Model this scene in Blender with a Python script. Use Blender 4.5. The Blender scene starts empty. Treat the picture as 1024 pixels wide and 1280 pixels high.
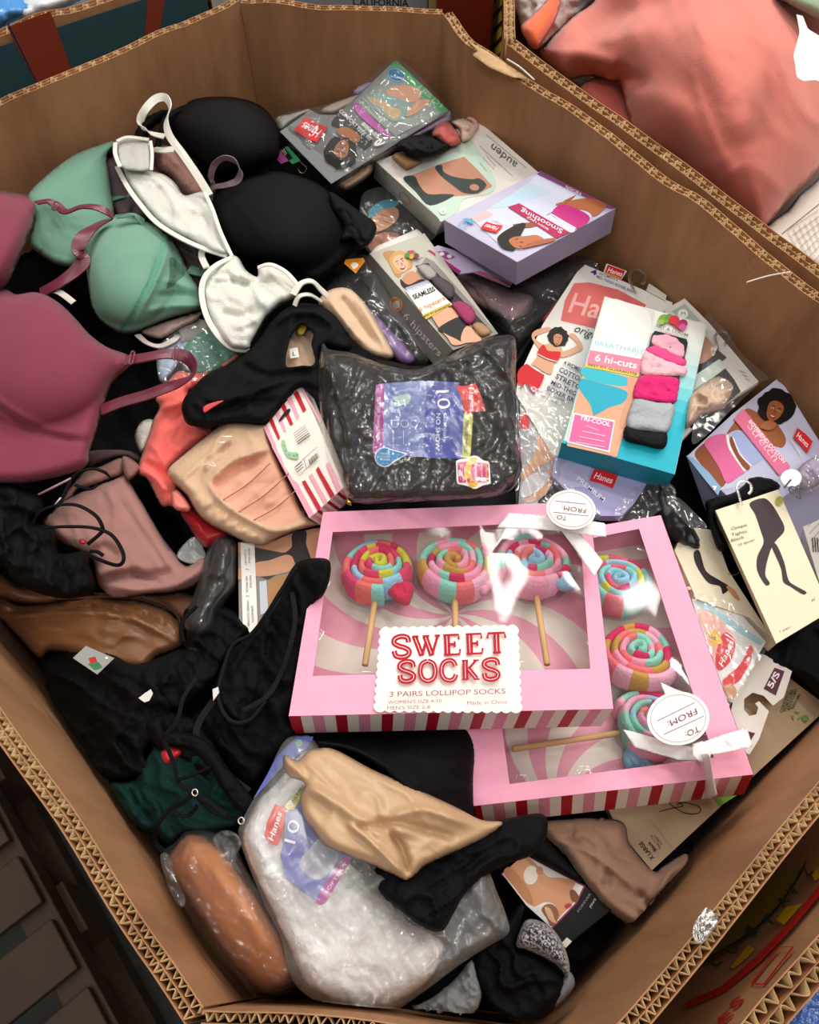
import bpy, bmesh, math, random
import numpy as np
from mathutils import Vector, geometry

# ------------------------------------------------------------------ camera, world, lights, exposure
SC = bpy.context.scene
COL = SC.collection
CAM_H, FPX, PITCH = 1.65, 990.0, math.radians(60)
cd = bpy.data.cameras.new('camera'); cam = bpy.data.objects.new('camera', cd); COL.objects.link(cam)
cam.location = (0, 0, CAM_H); cam.rotation_euler = (math.radians(90) - PITCH, 0, 0)
cd.sensor_fit = 'HORIZONTAL'; cd.sensor_width = 36; cd.lens = 36 * FPX / 1024.0
cd.clip_start = 0.02; cd.clip_end = 60
SC.camera = cam
w = bpy.data.worlds.new('hall'); SC.world = w; w.use_nodes = True
w.node_tree.nodes['Background'].inputs[0].default_value = (1.0, 0.97, 0.93, 1)
w.node_tree.nodes['Background'].inputs[1].default_value = 0.24
def area(x, y, z, sx, sy, power, color=(1, .96, .9), tilt=(0, 0, 0)):
    l = bpy.data.lights.new('ceiling_lamp', 'AREA'); l.shape = 'RECTANGLE'; l.size = sx; l.size_y = sy
    l.energy = power; l.color = color
    o = bpy.data.objects.new('ceiling_lamp', l); COL.objects.link(o); o.location = (x, y, z); o.rotation_euler = tilt
    return o
for _x, _y, _p in ((1.9, 1.4, 42), (-1.7, 0.4, 16), (1.25, 4.3, 66), (-0.6, 4.3, 50), (0.6, 2.7, 20), (2.9, 3.1, 50), (-0.3, -1.4, 22), (0.3, 6.2, 60), (-2.2, 2.6, 22), (2.2, 6.0, 60), (0.5, 0.9, 9), (1.2, -0.6, 22)):
    area(_x, _y, 4.4, 1.3, 0.13, _p, tilt=(0, 0, -.6))
SC.view_settings.view_transform = 'Standard'; SC.view_settings.look = 'None'
SC.view_settings.gamma = 1; SC.view_settings.use_curve_mapping = False
SC.view_settings.exposure = 0.14
SC.cycles.max_bounces = 8; SC.cycles.transparent_max_bounces = 16
SC.cycles.caustics_reflective = False; SC.cycles.caustics_refractive = False

# ------------------------------------------------------------------ measuring helpers
_f = np.array([0, math.cos(PITCH), -math.sin(PITCH)]); _r = np.array([1., 0, 0]); _u = np.cross(_r, _f)
CAMP = np.array([0, 0, CAM_H])
def ray(px, py):
    px = np.asarray(px, float); py = np.asarray(py, float)
    return _f * FPX + _r * (px - 512)[..., None] + _u * (640 - py)[..., None]
def R(px, py, z):
    d = ray(px, py); z = np.asarray(z, float)
    return CAMP + d * ((z - CAM_H) / d[..., 2])[..., None]
def scale_at(px, py, z):              # metres that one picture unit covers at this place
    p = R(px, py, z); return float(np.dot(p - CAMP, _f)) / FPX
class Plane:
    def __init__(s, P, n):
        s.P = np.array(P, float); s.n = np.array(n, float) / np.linalg.norm(n); s.curved = False
    def __call__(s, px, py, lift=0.0):
        d = ray(px, py); P = s.P + s.n * lift
        return CAMP + d * (((P - CAMP) @ s.n) / (d @ s.n))[..., None]
class Sheet:                          # a curved surface given by its height
    def __init__(s, zf, k=1.0): s.zf = zf; s.curved = True
    def __call__(s, px, py, lift=0.0):
        return R(px, py, s.zf(np.asarray(px, float), np.asarray(py, float)) + lift)
def plane_tilt(px, py, z, gx=0., gy=0.):
    return Plane(R(px, py, z), (-gx, -gy, 1.0))

def cat(pts, n=8, closed=False):      # Catmull-Rom through points of any dimension
    P = np.array(pts, float); m = len(P); out = []
    if m < 3: return np.array([P[0] + (P[1] - P[0]) * t for t in np.linspace(0, 1, n + 1)])
    for i in range(m if closed else m - 1):
        if closed: p0, p1, p2, p3 = P[(i - 1) % m], P[i], P[(i + 1) % m], P[(i + 2) % m]
        else: p0, p1, p2, p3 = P[max(i - 1, 0)], P[i], P[i + 1], P[min(i + 2, m - 1)]
        for k in range(n):
            t = k / n
            out.append(.5 * ((2 * p1) + (p2 - p0) * t + (2 * p0 - 5 * p1 + 4 * p2 - p3) * t * t + (3 * p1 - p0 - 3 * p2 + p3) * t ** 3))
    if not closed: out.append(P[-1])
    return np.array(out)
def resample(P, sp, closed=True):
    P = np.array(P, float)
    if closed: P = np.vstack([P, P[:1]])
    d = np.r_[0, np.cumsum(np.linalg.norm(np.diff(P, axis=0), axis=1))]
    n = max(3, int(round(d[-1] / sp))); t = np.linspace(0, d[-1], n + 1)
    Q = np.stack([np.interp(t, d, P[:, k]) for k in range(P.shape[1])], 1)
    return Q[:-1] if closed else Q
def inside(X, Y, poly):
    X = np.asarray(X); c = np.zeros(X.shape, bool); P = np.asarray(poly); n = len(P)
    for i in range(n):
        x1, y1 = P[i]; x2, y2 = P[(i + 1) % n]
        if y1 == y2: continue
        m = (Y < y1) != (Y < y2)
        c ^= m & (X < (x2 - x1) * (Y - y1) / (y2 - y1) + x1)
    return c
def pdist(X, Y, line, closed=False):
    P = np.asarray(line, float); best = np.full(np.shape(X), 1e9); bt = np.zeros(np.shape(X)); n = len(P); m = n if closed else n - 1
    for i in range(m):
        a = P[i]; b = P[(i + 1) % n]; v = b - a; L = v @ v + 1e-9
        t = np.clip(((X - a[0]) * v[0] + (Y - a[1]) * v[1]) / L, 0, 1)
        d = np.hypot(X - a[0] - t * v[0], Y - a[1] - t * v[1]); k = d < best
        best = np.where(k, d, best); bt = np.where(k, (i + t) / m, bt)
    return best, bt
_lat = {}
def vnoise(x, y, seed=0):
    if seed not in _lat: _lat[seed] = np.random.RandomState(seed + 7).rand(64, 64)
    L = _lat[seed]; xi = np.floor(x).astype(int); yi = np.floor(y).astype(int); fx = x - xi; fy = y - yi
    fx = fx * fx * fx * (fx * (fx * 6 - 15) + 10); fy = fy * fy * fy * (fy * (fy * 6 - 15) + 10)
    g = lambda i, j: L[i % 64, j % 64]
    return (g(xi, yi) * (1 - fx) + g(xi + 1, yi) * fx) * (1 - fy) + (g(xi, yi + 1) * (1 - fx) + g(xi + 1, yi + 1) * fx) * fy
def folds(X, Y, amp, L, ang=0, st=3., seed=0):
    a = math.radians(ang); u = (X * math.cos(a) + Y * math.sin(a)) / (L * st); v = (-X * math.sin(a) + Y * math.cos(a)) / L
    v = v + 1.1 * vnoise(u * 2.2 + 9, v * .6, seed + 1)
    n = vnoise(u, v, seed); r = 1 - np.abs(2 * n - 1)
    n2 = vnoise(u * 1.9 + 5, v * 2.1 + 3, seed + 2); r2 = 1 - np.abs(2 * n2 - 1)
    return amp * (r * r + .35 * r2 * r2 - .45)
def height(outline, z=.85, ctrl=None, puff=None, fold=(), cr=(), bump=()):
    O = np.array(outline, float)
    W = None
    if ctrl:
        C = np.array(ctrl, float); n = len(C); c = C[:, :2] / 100
        if n >= 4:
            D = np.linalg.norm(c[:, None] - c[None], axis=2); K = np.where(D > 0, D ** 2 * np.log(D + 1e-9), 0) + np.eye(n) * 1e-4
            Pm = np.c_[np.ones(n), c]; A = np.block([[K, Pm], [Pm.T, np.zeros((3, 3))]])
            W = np.linalg.solve(A, np.r_[C[:, 2], 0, 0, 0])
        else:
            Pm = np.c_[np.ones(n), c]; W = np.linalg.lstsq(Pm, C[:, 2], rcond=None)[0]
    def zf(X, Y):
        X = np.asarray(X, float); Y = np.asarray(Y, float)
        if ctrl:
            if n >= 4:
                Z = W[n] + W[n + 1] * X / 100 + W[n + 2] * Y / 100
                for i in range(n):
                    d = np.hypot(X / 100 - c[i, 0], Y / 100 - c[i, 1]); Z = Z + W[i] * d ** 2 * np.log(d + 1e-9)
            else: Z = W[0] + W[1] * X / 100 + W[2] * Y / 100
        else: Z = np.full(X.shape, float(z))
        dist, _ = pdist(X, Y, O, True)
        dist = np.where(inside(X, Y, O), dist, 0)
        if puff:
            h, wd = puff; t = np.clip(dist / wd, 0, 1); Z = Z + h * np.sqrt(np.clip(1 - (1 - t) ** 2, 0, 1)) - h
        fade = np.clip(dist / 14, .25, 1)
        for f in fold: Z = Z + fade * folds(X, Y, *f)
        for line, wd, a in cr:
            L = cat(line, 5) if len(line) > 2 else np.array(line, float)
            d, t = pdist(X, Y, L); Z = Z + a * np.exp(-(d / wd) ** 2) * np.clip(np.minimum(t, 1 - t) * 5 + .15, 0, 1)
        for cx, cy, rx, ry, rot, h in bump:
            a = math.radians(rot); u = ((X - cx) * math.cos(a) + (Y - cy) * math.sin(a)) / rx; v = (-(X - cx) * math.sin(a) + (Y - cy) * math.cos(a)) / ry
            q = np.clip(1 - u * u - v * v, 0, 1); Z = Z + h * q ** .75
        return Z
    return zf

# ------------------------------------------------------------------ materials
_mats = {}
def lin(h):
    h = h.lstrip('#'); o = []
    for i in (0, 2, 4):
        c = int(h[i:i + 2], 16) / 255; o.append(c / 12.92 if c <= .04045 else ((c + .055) / 1.055) ** 2.4)
    return tuple(o) + (1,)
KIND = dict(cloth=(.85, 900, .25, .25), satin=(.42, 300, .12, .1), knit=(.95, 260, .6, .2), lace=(.7, 240, .9, .1), print=(.45, 60, .02, .0),
            paper=(.6, 120, .05, 0), plush=(.95, 500, .5, .5), gloss=(.16, 40, .02, 0), wood=(.6, 60, .1, 0), metal=(.25, 40, .02, 0), ribbon=(.35, 500, .08, .1),
            mesh=(.75, 700, .6, .1), ink=(.5, 80, 0, 0), skin=(.3, 60, .05, 0))
def M(h, kind='cloth'):
    k = (h, kind)
    if k in _mats: return _mats[k]
    m = bpy.data.materials.new(kind + '_' + h.strip('#')); m.use_nodes = True; nt = m.node_tree; b = nt.nodes['Principled BSDF']
    ro, sc, bs, sh = KIND[kind]
    c = lin(h); b.inputs['Base Color'].default_value = c; b.inputs['Roughness'].default_value = ro
    b.inputs['Sheen Weight'].default_value = sh * .5
    if kind in ('cloth', 'knit', 'lace', 'plush', 'mesh', 'ribbon') and max(c[:3]) < .03: b.inputs['Specular IOR Level'].default_value = .13; b.inputs['Sheen Weight'].default_value = 0; b.inputs['Roughness'].default_value = .75
    if kind == 'print': b.inputs['Specular IOR Level'].default_value = .18
    if kind == 'metal': b.inputs['Metallic'].default_value = 1
    tc = nt.nodes.new('ShaderNodeTexCoord')
    if bs > 0:
        if kind in ('knit', 'mesh'):
            n = nt.nodes.new('ShaderNodeTexVoronoi'); n.inputs['Scale'].default_value = sc; out = n.outputs['Distance']
        elif kind == 'lace':
            n = nt.nodes.new('ShaderNodeTexVoronoi'); n.feature = 'DISTANCE_TO_EDGE'; n.inputs['Scale'].default_value = sc; out = n.outputs['Distance']
        else:
            n = nt.nodes.new('ShaderNodeTexNoise'); n.inputs['Scale'].default_value = sc; n.inputs['Detail'].default_value = 3; out = n.outputs['Fac']
        nt.links.new(tc.outputs['Object'], n.inputs['Vector'])
        bp = nt.nodes.new('ShaderNodeBump'); bp.inputs['Strength'].default_value = bs; bp.inputs['Distance'].default_value = .001
        nt.links.new(out, bp.inputs['Height']); nt.links.new(bp.outputs['Normal'], b.inputs['Normal'])
    if kind in ('cloth', 'satin', 'plush', 'paper', 'knit', 'wood'):
        n2 = nt.nodes.new('ShaderNodeTexNoise'); n2.inputs['Scale'].default_value = 25 if kind != 'wood' else 8; n2.inputs['Detail'].default_value = 4
        nt.links.new(tc.outputs['Object'], n2.inputs['Vector'])
        mx = nt.nodes.new('ShaderNodeMix'); mx.data_type = 'RGBA'
        v = .12 if kind != 'wood' else .35
        mx.inputs['A'].default_value = tuple(x * (1 - v) for x in c[:3]) + (1,); mx.inputs['B'].default_value = tuple(min(1, x * (1 + v)) for x in c[:3]) + (1,)
        nt.links.new(n2.outputs['Fac'], mx.inputs['Factor']); nt.links.new(mx.outputs['Result'], b.inputs['Base Color'])
    _mats[k] = m; return m
def film_mat(name, base=.06, edge=.55, bump=.65, scale=20, tint=(.97, .97, .97), rough=.1, haze=None):
    if name in _mats: return _mats[name]
    m = bpy.data.materials.new(name); m.use_nodes = True; nt = m.node_tree; nt.nodes.clear()
    out = nt.nodes.new('ShaderNodeOutputMaterial'); mix = nt.nodes.new('ShaderNodeMixShader'); tr = nt.nodes.new('ShaderNodeBsdfTransparent')
    gl = nt.nodes.new('ShaderNodeBsdfGlossy'); gl.inputs['Roughness'].default_value = rough; tr.inputs[0].default_value = tint + (1,)
    lw = nt.nodes.new('ShaderNodeLayerWeight'); lw.inputs['Blend'].default_value = .22
    mr = nt.nodes.new('ShaderNodeMapRange'); mr.inputs['To Min'].default_value = base; mr.inputs['To Max'].default_value = edge
    nt.links.new(lw.outputs['Fresnel'], mr.inputs['Value']); nt.links.new(mr.outputs['Result'], mix.inputs[0])
    nt.links.new(tr.outputs[0], mix.inputs[1]); nt.links.new(gl.outputs[0], mix.inputs[2]); nt.links.new(mix.outputs[0], out.inputs[0])
    if bump:
        df = nt.nodes.new('ShaderNodeBsdfDiffuse'); df.inputs[0].default_value = (.9, .9, .9, 1); m2 = nt.nodes.new('ShaderNodeMixShader'); m2.inputs[0].default_value = haze or (.035 if bump > .1 else .012)
        nt.links.new(mix.outputs[0], m2.inputs[1]); nt.links.new(df.outputs[0], m2.inputs[2]); nt.links.new(m2.outputs[0], out.inputs[0])
        tc = nt.nodes.new('ShaderNodeTexCoord'); n = nt.nodes.new('ShaderNodeTexNoise'); n.inputs['Scale'].default_value = scale; n.inputs['Detail'].default_value = 5
        n.inputs['Distortion'].default_value = 1.5
        if bump > .1: n.noise_type = 'RIDGED_MULTIFRACTAL'; n.inputs['Detail'].default_value = 2.5
        bp = nt.nodes.new('ShaderNodeBump'); bp.inputs['Strength'].default_value = bump; bp.inputs['Distance'].default_value = .01
        mp = nt.nodes.new('ShaderNodeMapping'); mp.inputs['Rotation'].default_value = (0, 0, .6); mp.inputs['Scale'].default_value = (1.15, .38, .8)
        nt.links.new(tc.outputs['Object'], mp.inputs[0]); nt.links.new(mp.outputs[0], n.inputs['Vector']); nt.links.new(n.outputs['Fac'], bp.inputs['Height'])
        nt.links.new(bp.outputs['Normal'], gl.inputs['Normal']); nt.links.new(bp.outputs['Normal'], lw.inputs['Normal'])
    _mats[name] = m; return m
FILM = film_mat('crinkled_clear_film'); HAZED = film_mat('hazed_crinkled_film', .05, .45, .6, 24, haze=.16, tint=(1, 1, 1)); WINDOW = film_mat('smooth_clear_film', .03, .4, .02, 9, rough=.05)  # front bag film: whitish reflections put in as a white diffuse haze
def board_mat(name='kraft_board', c1='#8f6240', c2='#b5855b', streak=1):
    if name in _mats: return _mats[name]
    m = bpy.data.materials.new(name); m.use_nodes = True; nt = m.node_tree; b = nt.nodes['Principled BSDF']; b.inputs['Roughness'].default_value = .8
    tc = nt.nodes.new('ShaderNodeTexCoord'); mp = nt.nodes.new('ShaderNodeMapping'); mp.inputs['Scale'].default_value = (1, 1, .22)
    n = nt.nodes.new('ShaderNodeTexNoise'); n.inputs['Scale'].default_value = 16; n.inputs['Detail'].default_value = 8; n.inputs['Roughness'].default_value = .65
    cr = nt.nodes.new('ShaderNodeValToRGB'); cr.color_ramp.elements[0].position = .3; cr.color_ramp.elements[1].position = .72
    cr.color_ramp.elements[0].color = lin(c1); cr.color_ramp.elements[1].color = lin(c2)
    nt.links.new(tc.outputs['Object'], mp.inputs[0]); nt.links.new(mp.outputs[0], n.inputs[0]); nt.links.new(n.outputs['Fac'], cr.inputs[0]); nt.links.new(cr.outputs[0], b.inputs['Base Color'])
    bp = nt.nodes.new('ShaderNodeBump'); bp.inputs['Strength'].default_value = .15; bp.inputs['Distance'].default_value = .004
    nt.links.new(n.outputs['Fac'], bp.inputs['Height']); nt.links.new(bp.outputs['Normal'], b.inputs['Normal'])
    _mats[name] = m; return m
BOARD = board_mat(); FLUTE = board_mat('pale_flute_paper', '#a58055', '#cdab7c')

# ------------------------------------------------------------------ object helpers
_org = {}
def thing(name, label, category, loc, group=None):
    o = bpy.data.objects.new(name, None); COL.objects.link(o); o.location = tuple(float(c) for c in loc); o.empty_display_size = .02
    o['label'] = label; o['category'] = category
    if group: o['group'] = group
    _org[o.name] = np.array(loc, float); return o
def tag(o, label, category, group=None):
    o['label'] = label; o['category'] = category
    if group: o['group'] = group
    return o
def mesh(name, V, F, mats, parent=None, mi=None, smooth=False, label=None, uv=None):
    V = np.array(V, float)
    if parent is not None: org = _org[parent.name]
    else: org = np.array([V[:, 0].mean(), V[:, 1].mean(), V[:, 2].min()])
    if parent is not None: full = org; loc = np.zeros(3)
    else: full = org; loc = org
    me = bpy.data.meshes.new(name); me.from_pydata([tuple(v) for v in (V - full)], [], [tuple(int(i) for i in f) for f in F])
    if not isinstance(mats, (list, tuple)): mats = [mats]
    for m in mats: me.materials.append(m)
    if mi is not None: me.polygons.foreach_set('material_index', np.array(mi, dtype=np.int32))
    if smooth: me.polygons.foreach_set('use_smooth', np.ones(len(me.polygons), bool))
    if uv is not None:
        l = me.uv_layers.new(name='UVMap')
        for lp in me.loops: l.data[lp.index].uv = uv[lp.vertex_index]
    me.update()
    o = bpy.data.objects.new(name, me); COL.objects.link(o)
    if parent is not None: o.parent = parent
    else: o.location = tuple(loc)
    _org[o.name] = full
    if label: o['label'] = label
    return o
def cdt(outline, sp, holes=(), cons=(), grid=True):
    O = np.array(outline, float); pts = [tuple(p) for p in O]; n = len(pts); edges = [(i, (i + 1) % n) for i in range(n)]
    for h in list(holes) + [c for c, cl in cons if cl]:
        s = len(pts); m = len(h); pts += [tuple(p) for p in h]; edges += [(s + i, s + (i + 1) % m) for i in range(m)]
    for c, cl in cons:
        if cl: continue
        s = len(pts); m = len(c); pts += [tuple(p) for p in c]; edges += [(s + i, s + i + 1) for i in range(m - 1)]
    if grid:
        x0, y0 = O.min(0); x1, y1 = O.max(0)
        ys = np.arange(y0 + sp * .5, y1, sp * .87); g = []
        for k, y in enumerate(ys):
            xs = np.arange(x0 + sp * (.25 + .5 * (k % 2)), x1, sp); g.append(np.c_[xs, np.full(len(xs), y)])
        if g:
            G = np.vstack(g); ok = inside(G[:, 0], G[:, 1], O); G = G[ok]
            d, _ = pdist(G[:, 0], G[:, 1], O, True); ok = d > sp * .45
            for h in list(holes) + [c for c, cl in cons if cl]:
                d2, _ = pdist(G[:, 0], G[:, 1], h, True); ok &= d2 > sp * .4
            pts += [tuple(p) for p in G[ok]]
    r = geometry.delaunay_2d_cdt([Vector(p) for p in pts], edges, [], 0, 1e-4)
    V = np.array([tuple(v) for v in r[0]]); F = np.array([tuple(f) for f in r[2] if len(f) == 3])
    C = V[F].mean(1); ok = inside(C[:, 0], C[:, 1], O)
    for h in holes: ok &= ~inside(C[:, 0], C[:, 1], h)
    F = F[ok]; a = V[F[:, 0]]; b = V[F[:, 1]]; c = V[F[:, 2]]
    ar = (b[:, 0] - a[:, 0]) * (c[:, 1] - a[:, 1]) - (b[:, 1] - a[:, 1]) * (c[:, 0] - a[:, 0])
    F = F[np.abs(ar) > 1e-6]; ar = ar[np.abs(ar) > 1e-6]
    F = np.where((ar > 0)[:, None], F[:, ::-1], F)      # picture y runs down: flip so normals look up
    return V, F
def smo(pts, closed=True, n=5): return cat(pts, n, closed)
def surf(name, outline, mat, parent=None, sp=5, th=.002, smooth=True, holes=(), regions=(), label=None, **hz):
    """a draped piece of cloth: outline as seen, its heights, its folds. regions = [(polygon, material)]"""
    O = resample(smo(outline) if smooth else outline, sp, True)
    H = [resample(smo(h), sp, True) for h in holes]
    Rg = [resample(smo(r) if smooth else r, sp, True) for r, _ in regions]
    zf = height(O, **hz)
    V, F = cdt(O, sp, H, [(r, True) for r in Rg])
    # drop unused
    Fm = F; C = V[Fm].mean(1); mi = np.zeros(len(Fm), int); mats = [mat]
    for k, (r, m) in enumerate(zip(Rg, regions)):
        mi[inside(C[:, 0], C[:, 1], r)] = k + 1; mats.append(m[1])
    used = np.unique(Fm); mp = -np.ones(len(V), int); mp[used] = np.arange(len(used))
    V = V[used]; Fm = mp[Fm]
    W = R(V[:, 0], V[:, 1], zf(V[:, 0], V[:, 1]))
    if BINPOLY is not None: W = keep_in(W)
    o = mesh(name, W, Fm, mats, parent, mi, True, label)
    if th:
        s = o.modifiers.new('thickness', 'SOLIDIFY'); s.thickness = th; s.offset = -1
    o_zf[o.name] = zf
    return o
o_zf = {}
BINPOLY = None
def keep_in(W):                       # cloth is pressed flat against the cardboard wall, never through it
    bad = ~inside(W[:, 0], W[:, 1], BINPOLY)
    for i in np.where(bad)[0]:
        p = W[i, :2]; best = None
        for k in range(len(BINPOLY)):
            a, b = BINPOLY[k], BINPOLY[(k + 1) % len(BINPOLY)]; v = b - a; t = min(1, max(0, (p - a) @ v / (v @ v))); c = a + t * v; d = np.hypot(*(p - c))
            if best is None or d < best[0]: best = (d, c)
        W[i, :2] = best[1]
    return W
def zof(o): return Sheet(o_zf[o.name])
def ribbon(name, pts, wpx, mat, parent=None, th=.0012, twist=0, n=7, label=None, closed=False, edge=False):
    """flat strap; pts = (px, py, z[, twist degrees])"""
    P = np.array([list(R(p[0], p[1], p[2])) + [p[3] if len(p) > 3 else twist] for p in pts])
    wd = wpx * np.mean([scale_at(p[0], p[1], p[2]) for p in pts])
    C = cat(P, n, closed) if len(P) > 2 else P
    X = C[:, :3]; tw = np.radians(C[:, 3]); m = len(X)
    Tn = np.roll(X, -1, 0) - np.roll(X, 1, 0)
    if not closed: Tn[0] = X[1] - X[0]; Tn[-1] = X[-1] - X[-2]
    Tn /= np.linalg.norm(Tn, axis=1)[:, None] + 1e-9
    V = []; F = []
    for i in range(m):
        s = np.cross(Tn[i], [0, 0, 1.]); s /= np.linalg.norm(s) + 1e-9; nn = np.cross(s, Tn[i])
        S = s * math.cos(tw[i]) + nn * math.sin(tw[i]); N = np.cross(S, Tn[i])
        for a, b in ((-.5, 0), (0, .25), (.5, 0), (.5, -1), (-.5, -1)): V.append(X[i] + S * a * wd + N * b * th)
    for i in range(m if closed else m - 1):
        j = (i + 1) % m
        for k in range(5): F.append((i * 5 + k, j * 5 + k, j * 5 + (k + 1) % 5, i * 5 + (k + 1) % 5))
    if not closed: F += [(0, 1, 2, 3, 4)[::-1], tuple((m - 1) * 5 + k for k in range(5))]
    return mesh(name, V, F, mat, parent, None, False, label)
def tube(name, pts, r, mat, parent=None, n=6, sides=8, world=False, closed=False, label=None, taper=None, flat=1.0):
    P = np.array([R(*p[:3]) for p in pts]) if not world else np.array(pts, float)
    X = cat(P, n, closed) if len(P) > 2 else P; m = len(X)
    T = np.roll(X, -1, 0) - np.roll(X, 1, 0)
    if not closed: T[0] = X[1] - X[0]; T[-1] = X[-1] - X[-2]
    T /= np.linalg.norm(T, axis=1)[:, None] + 1e-9
    V = []; F = []; up = np.array([0, 0, 1.])
    for i in range(m):
        u = up if abs(T[i] @ up) < .95 else np.array([1., 0, 0])
        s = np.cross(T[i], u); s /= np.linalg.norm(s); b = np.cross(s, T[i]); rr = r * (taper(i / (m - 1)) if taper else 1)
        for k in range(sides):
            a = 2 * math.pi * k / sides; V.append(X[i] + s * rr * math.cos(a) + b * rr * flat * math.sin(a))
    for i in range(m if closed else m - 1):
        j = (i + 1) % m
        for k in range(sides): F.append((i * sides + k, i * sides + (k + 1) % sides, j * sides + (k + 1) % sides, j * sides + k))
    if not closed: F += [tuple(range(sides))[::-1], tuple((m - 1) * sides + k for k in range(sides))]
    return mesh(name, V, F, mat, parent, None, True, label)
def slab(name, top, vec, mat, parent=None, holes=(), plane=None, side=None, label=None, bevel=0):
    """flat plate: top outline in world points, pushed out along vec; plane given when holes are seen through it"""
    T = np.array(top, float); n = len(T); V = []; F = []; mi = []
    if holes is not None and len(holes):
        allp = [T] + [np.array(h, float) for h in holes]; base = T[0]; e1 = T[1] - T[0]; e1 /= np.linalg.norm(e1); nn = np.cross(T[1] - T[0], T[2] - T[0]); nn /= np.linalg.norm(nn); e2 = np.cross(nn, e1)
        f2 = [np.c_[(a - base) @ e1, (a - base) @ e2] for a in allp]
        V2, F2 = cdt(f2[0], 1, f2[1:], (), False); used = np.unique(F2); mp = -np.ones(len(V2), int); mp[used] = np.arange(len(used)); V2 = V2[used]; F2 = mp[F2]
        W = base + V2[:, :1] * e1 + V2[:, 1:2] * e2; k = len(W); V = list(W) + list(W + vec)
        if (np.cross(W[F2[0][1]] - W[F2[0][0]], W[F2[0][2]] - W[F2[0][0]]) @ np.array(vec)) > 0: F2 = F2[:, ::-1]
        F = [tuple(f) for f in F2] + [tuple(f[::-1] + k) for f in F2]; mi = [0] * len(F)
        cnt = {}
        for f in F2:
            for a, b in ((f[0], f[1]), (f[1], f[2]), (f[2], f[0])): cnt[(a, b)] = 1
        for (a, b) in list(cnt):
            if (b, a) not in cnt: F.append((b, a, a + k, b + k)); mi.append(1)
    else:
        V = list(T) + list(T + vec)
        nn = np.zeros(3)
        for i in range(n): nn += np.cross(T[i] - T[0], T[(i + 1) % n] - T[0])
        idx = list(range(n))
        if nn @ np.array(vec) > 0: idx = idx[::-1]
        F = [tuple(idx), tuple(i + n for i in idx[::-1])]; mi = [0, 0]
        for a, b in zip(idx, idx[1:] + idx[:1]): F.append((b, a, a + n, b + n)); mi.append(1)
    mats = [mat, side or mat]
    o = mesh(name, V, F, mats, parent, mi, False, label)
    if bevel:
        b = o.modifiers.new('bevel', 'BEVEL'); b.width = bevel; b.segments = 2; b.limit_method = 'ANGLE'
    return o
class Art:
    """flat print on a face: shapes in the face's own plane, a hair apart in layers"""
    def __init__(s, pj, lift=.0004, step=.00012): s.pj = pj; s.V = []; s.F = []; s.mi = []; s.mats = []; s.l = lift if not pj.curved else max(lift, .0016); s.step = step; s.kind = 'print'
    def _m(s, c):
        m = M(c, s.kind) if isinstance(c, str) else c
        if m not in s.mats: s.mats.append(m)
        return s.mats.index(m)
    def raw(s, P2, F, c):
        b = len(s.V); P2 = np.array(P2, float); W = s.pj(P2[:, 0], P2[:, 1], s.l); s.V += list(W); k = s._m(c)
        for f in F: s.F.append(tuple(int(i) + b for i in f)); s.mi.append(k)
        s.l += s.step; return s
    def poly(s, pts, c, smooth=False):
        P = smo(pts, True, 4) if smooth else np.array(pts, float)
        V, F = cdt(resample(P, 5) if s.pj.curved else P, 6, (), (), s.pj.curved); return s.raw(V, F, c)
    def blob(s, pts, c): return s.poly(pts, c, True)
    def ell(s, cx, cy, rx, ry, c, rot=0, n=28):
        a = np.linspace(0, 2 * math.pi, n, False); r = math.radians(rot)
        x = rx * np.cos(a); y = ry * np.sin(a); return s.poly(np.c_[cx + x * math.cos(r) - y * math.sin(r), cy + x * math.sin(r) + y * math.cos(r)], c)
    def ring(s, cx, cy, rx, ry, wd, c, rot=0):
        a = np.linspace(0, 2 * math.pi, 41); r = math.radians(rot); x = rx * np.cos(a); y = ry * np.sin(a)
        return s.line(np.c_[cx + x * math.cos(r) - y * math.sin(r), cy + x * math.sin(r) + y * math.cos(r)], wd, c)
    def line(s, pts, wd, c, smooth=False):
        P = cat(pts, 6) if smooth else np.array(pts, float)
        if s.pj.curved: P = resample(P, 5, False)
        T = np.gradient(P, axis=0); T /= np.linalg.norm(T, axis=1)[:, None] + 1e-9; N = np.c_[-T[:, 1], T[:, 0]] * wd / 2
        V = np.vstack([P + N, P - N]); n = len(P); F = [(i, i + 1, n + i + 1, n + i) for i in range(n - 1)]; return s.raw(V, F, c)
    def text(s, t, p0, p1, up, c, bold=0., shear=0.):
        """p0 baseline start, p1 baseline end, up = vector to the top of a capital"""
        V, F, cap = glyphs(t, bold, shear); p0 = np.array(p0, float); e = np.array(p1, float) - p0; up = np.array(up, float)
        P = p0 + V[:, :1] * e + V[:, 1:2] * up; return s.raw(P, F, c)
    def build(s, name, parent, label=None):
        return mesh(name, s.V, s.F, s.mats, parent, s.mi, False, label)
_gl = {}
def glyphs(t, bold=0., shear=0.):
    k = (t, bold, shear)
    if k in _gl: return _gl[k]
    cu = bpy.data.curves.new('t', 'FONT'); cu.body = t; cu.resolution_u = 3; cu.offset = bold; cu.shear = shear
    o = bpy.data.objects.new('t', cu); COL.objects.link(o)
    me = bpy.data.meshes.new_from_object(o.evaluated_get(bpy.context.evaluated_depsgraph_get()))
    V = np.array([v.co[:2] for v in me.vertices]); F = [tuple(p.vertices) for p in me.polygons]
    bpy.data.objects.remove(o); bpy.data.curves.remove(cu); bpy.data.meshes.remove(me)
    x0, x1 = V[:, 0].min(), V[:, 0].max(); V[:, 0] = (V[:, 0] - x0) / (x1 - x0); V[:, 1] /= .69
    _gl[k] = (V, F, 1); return _gl[k]
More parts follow.
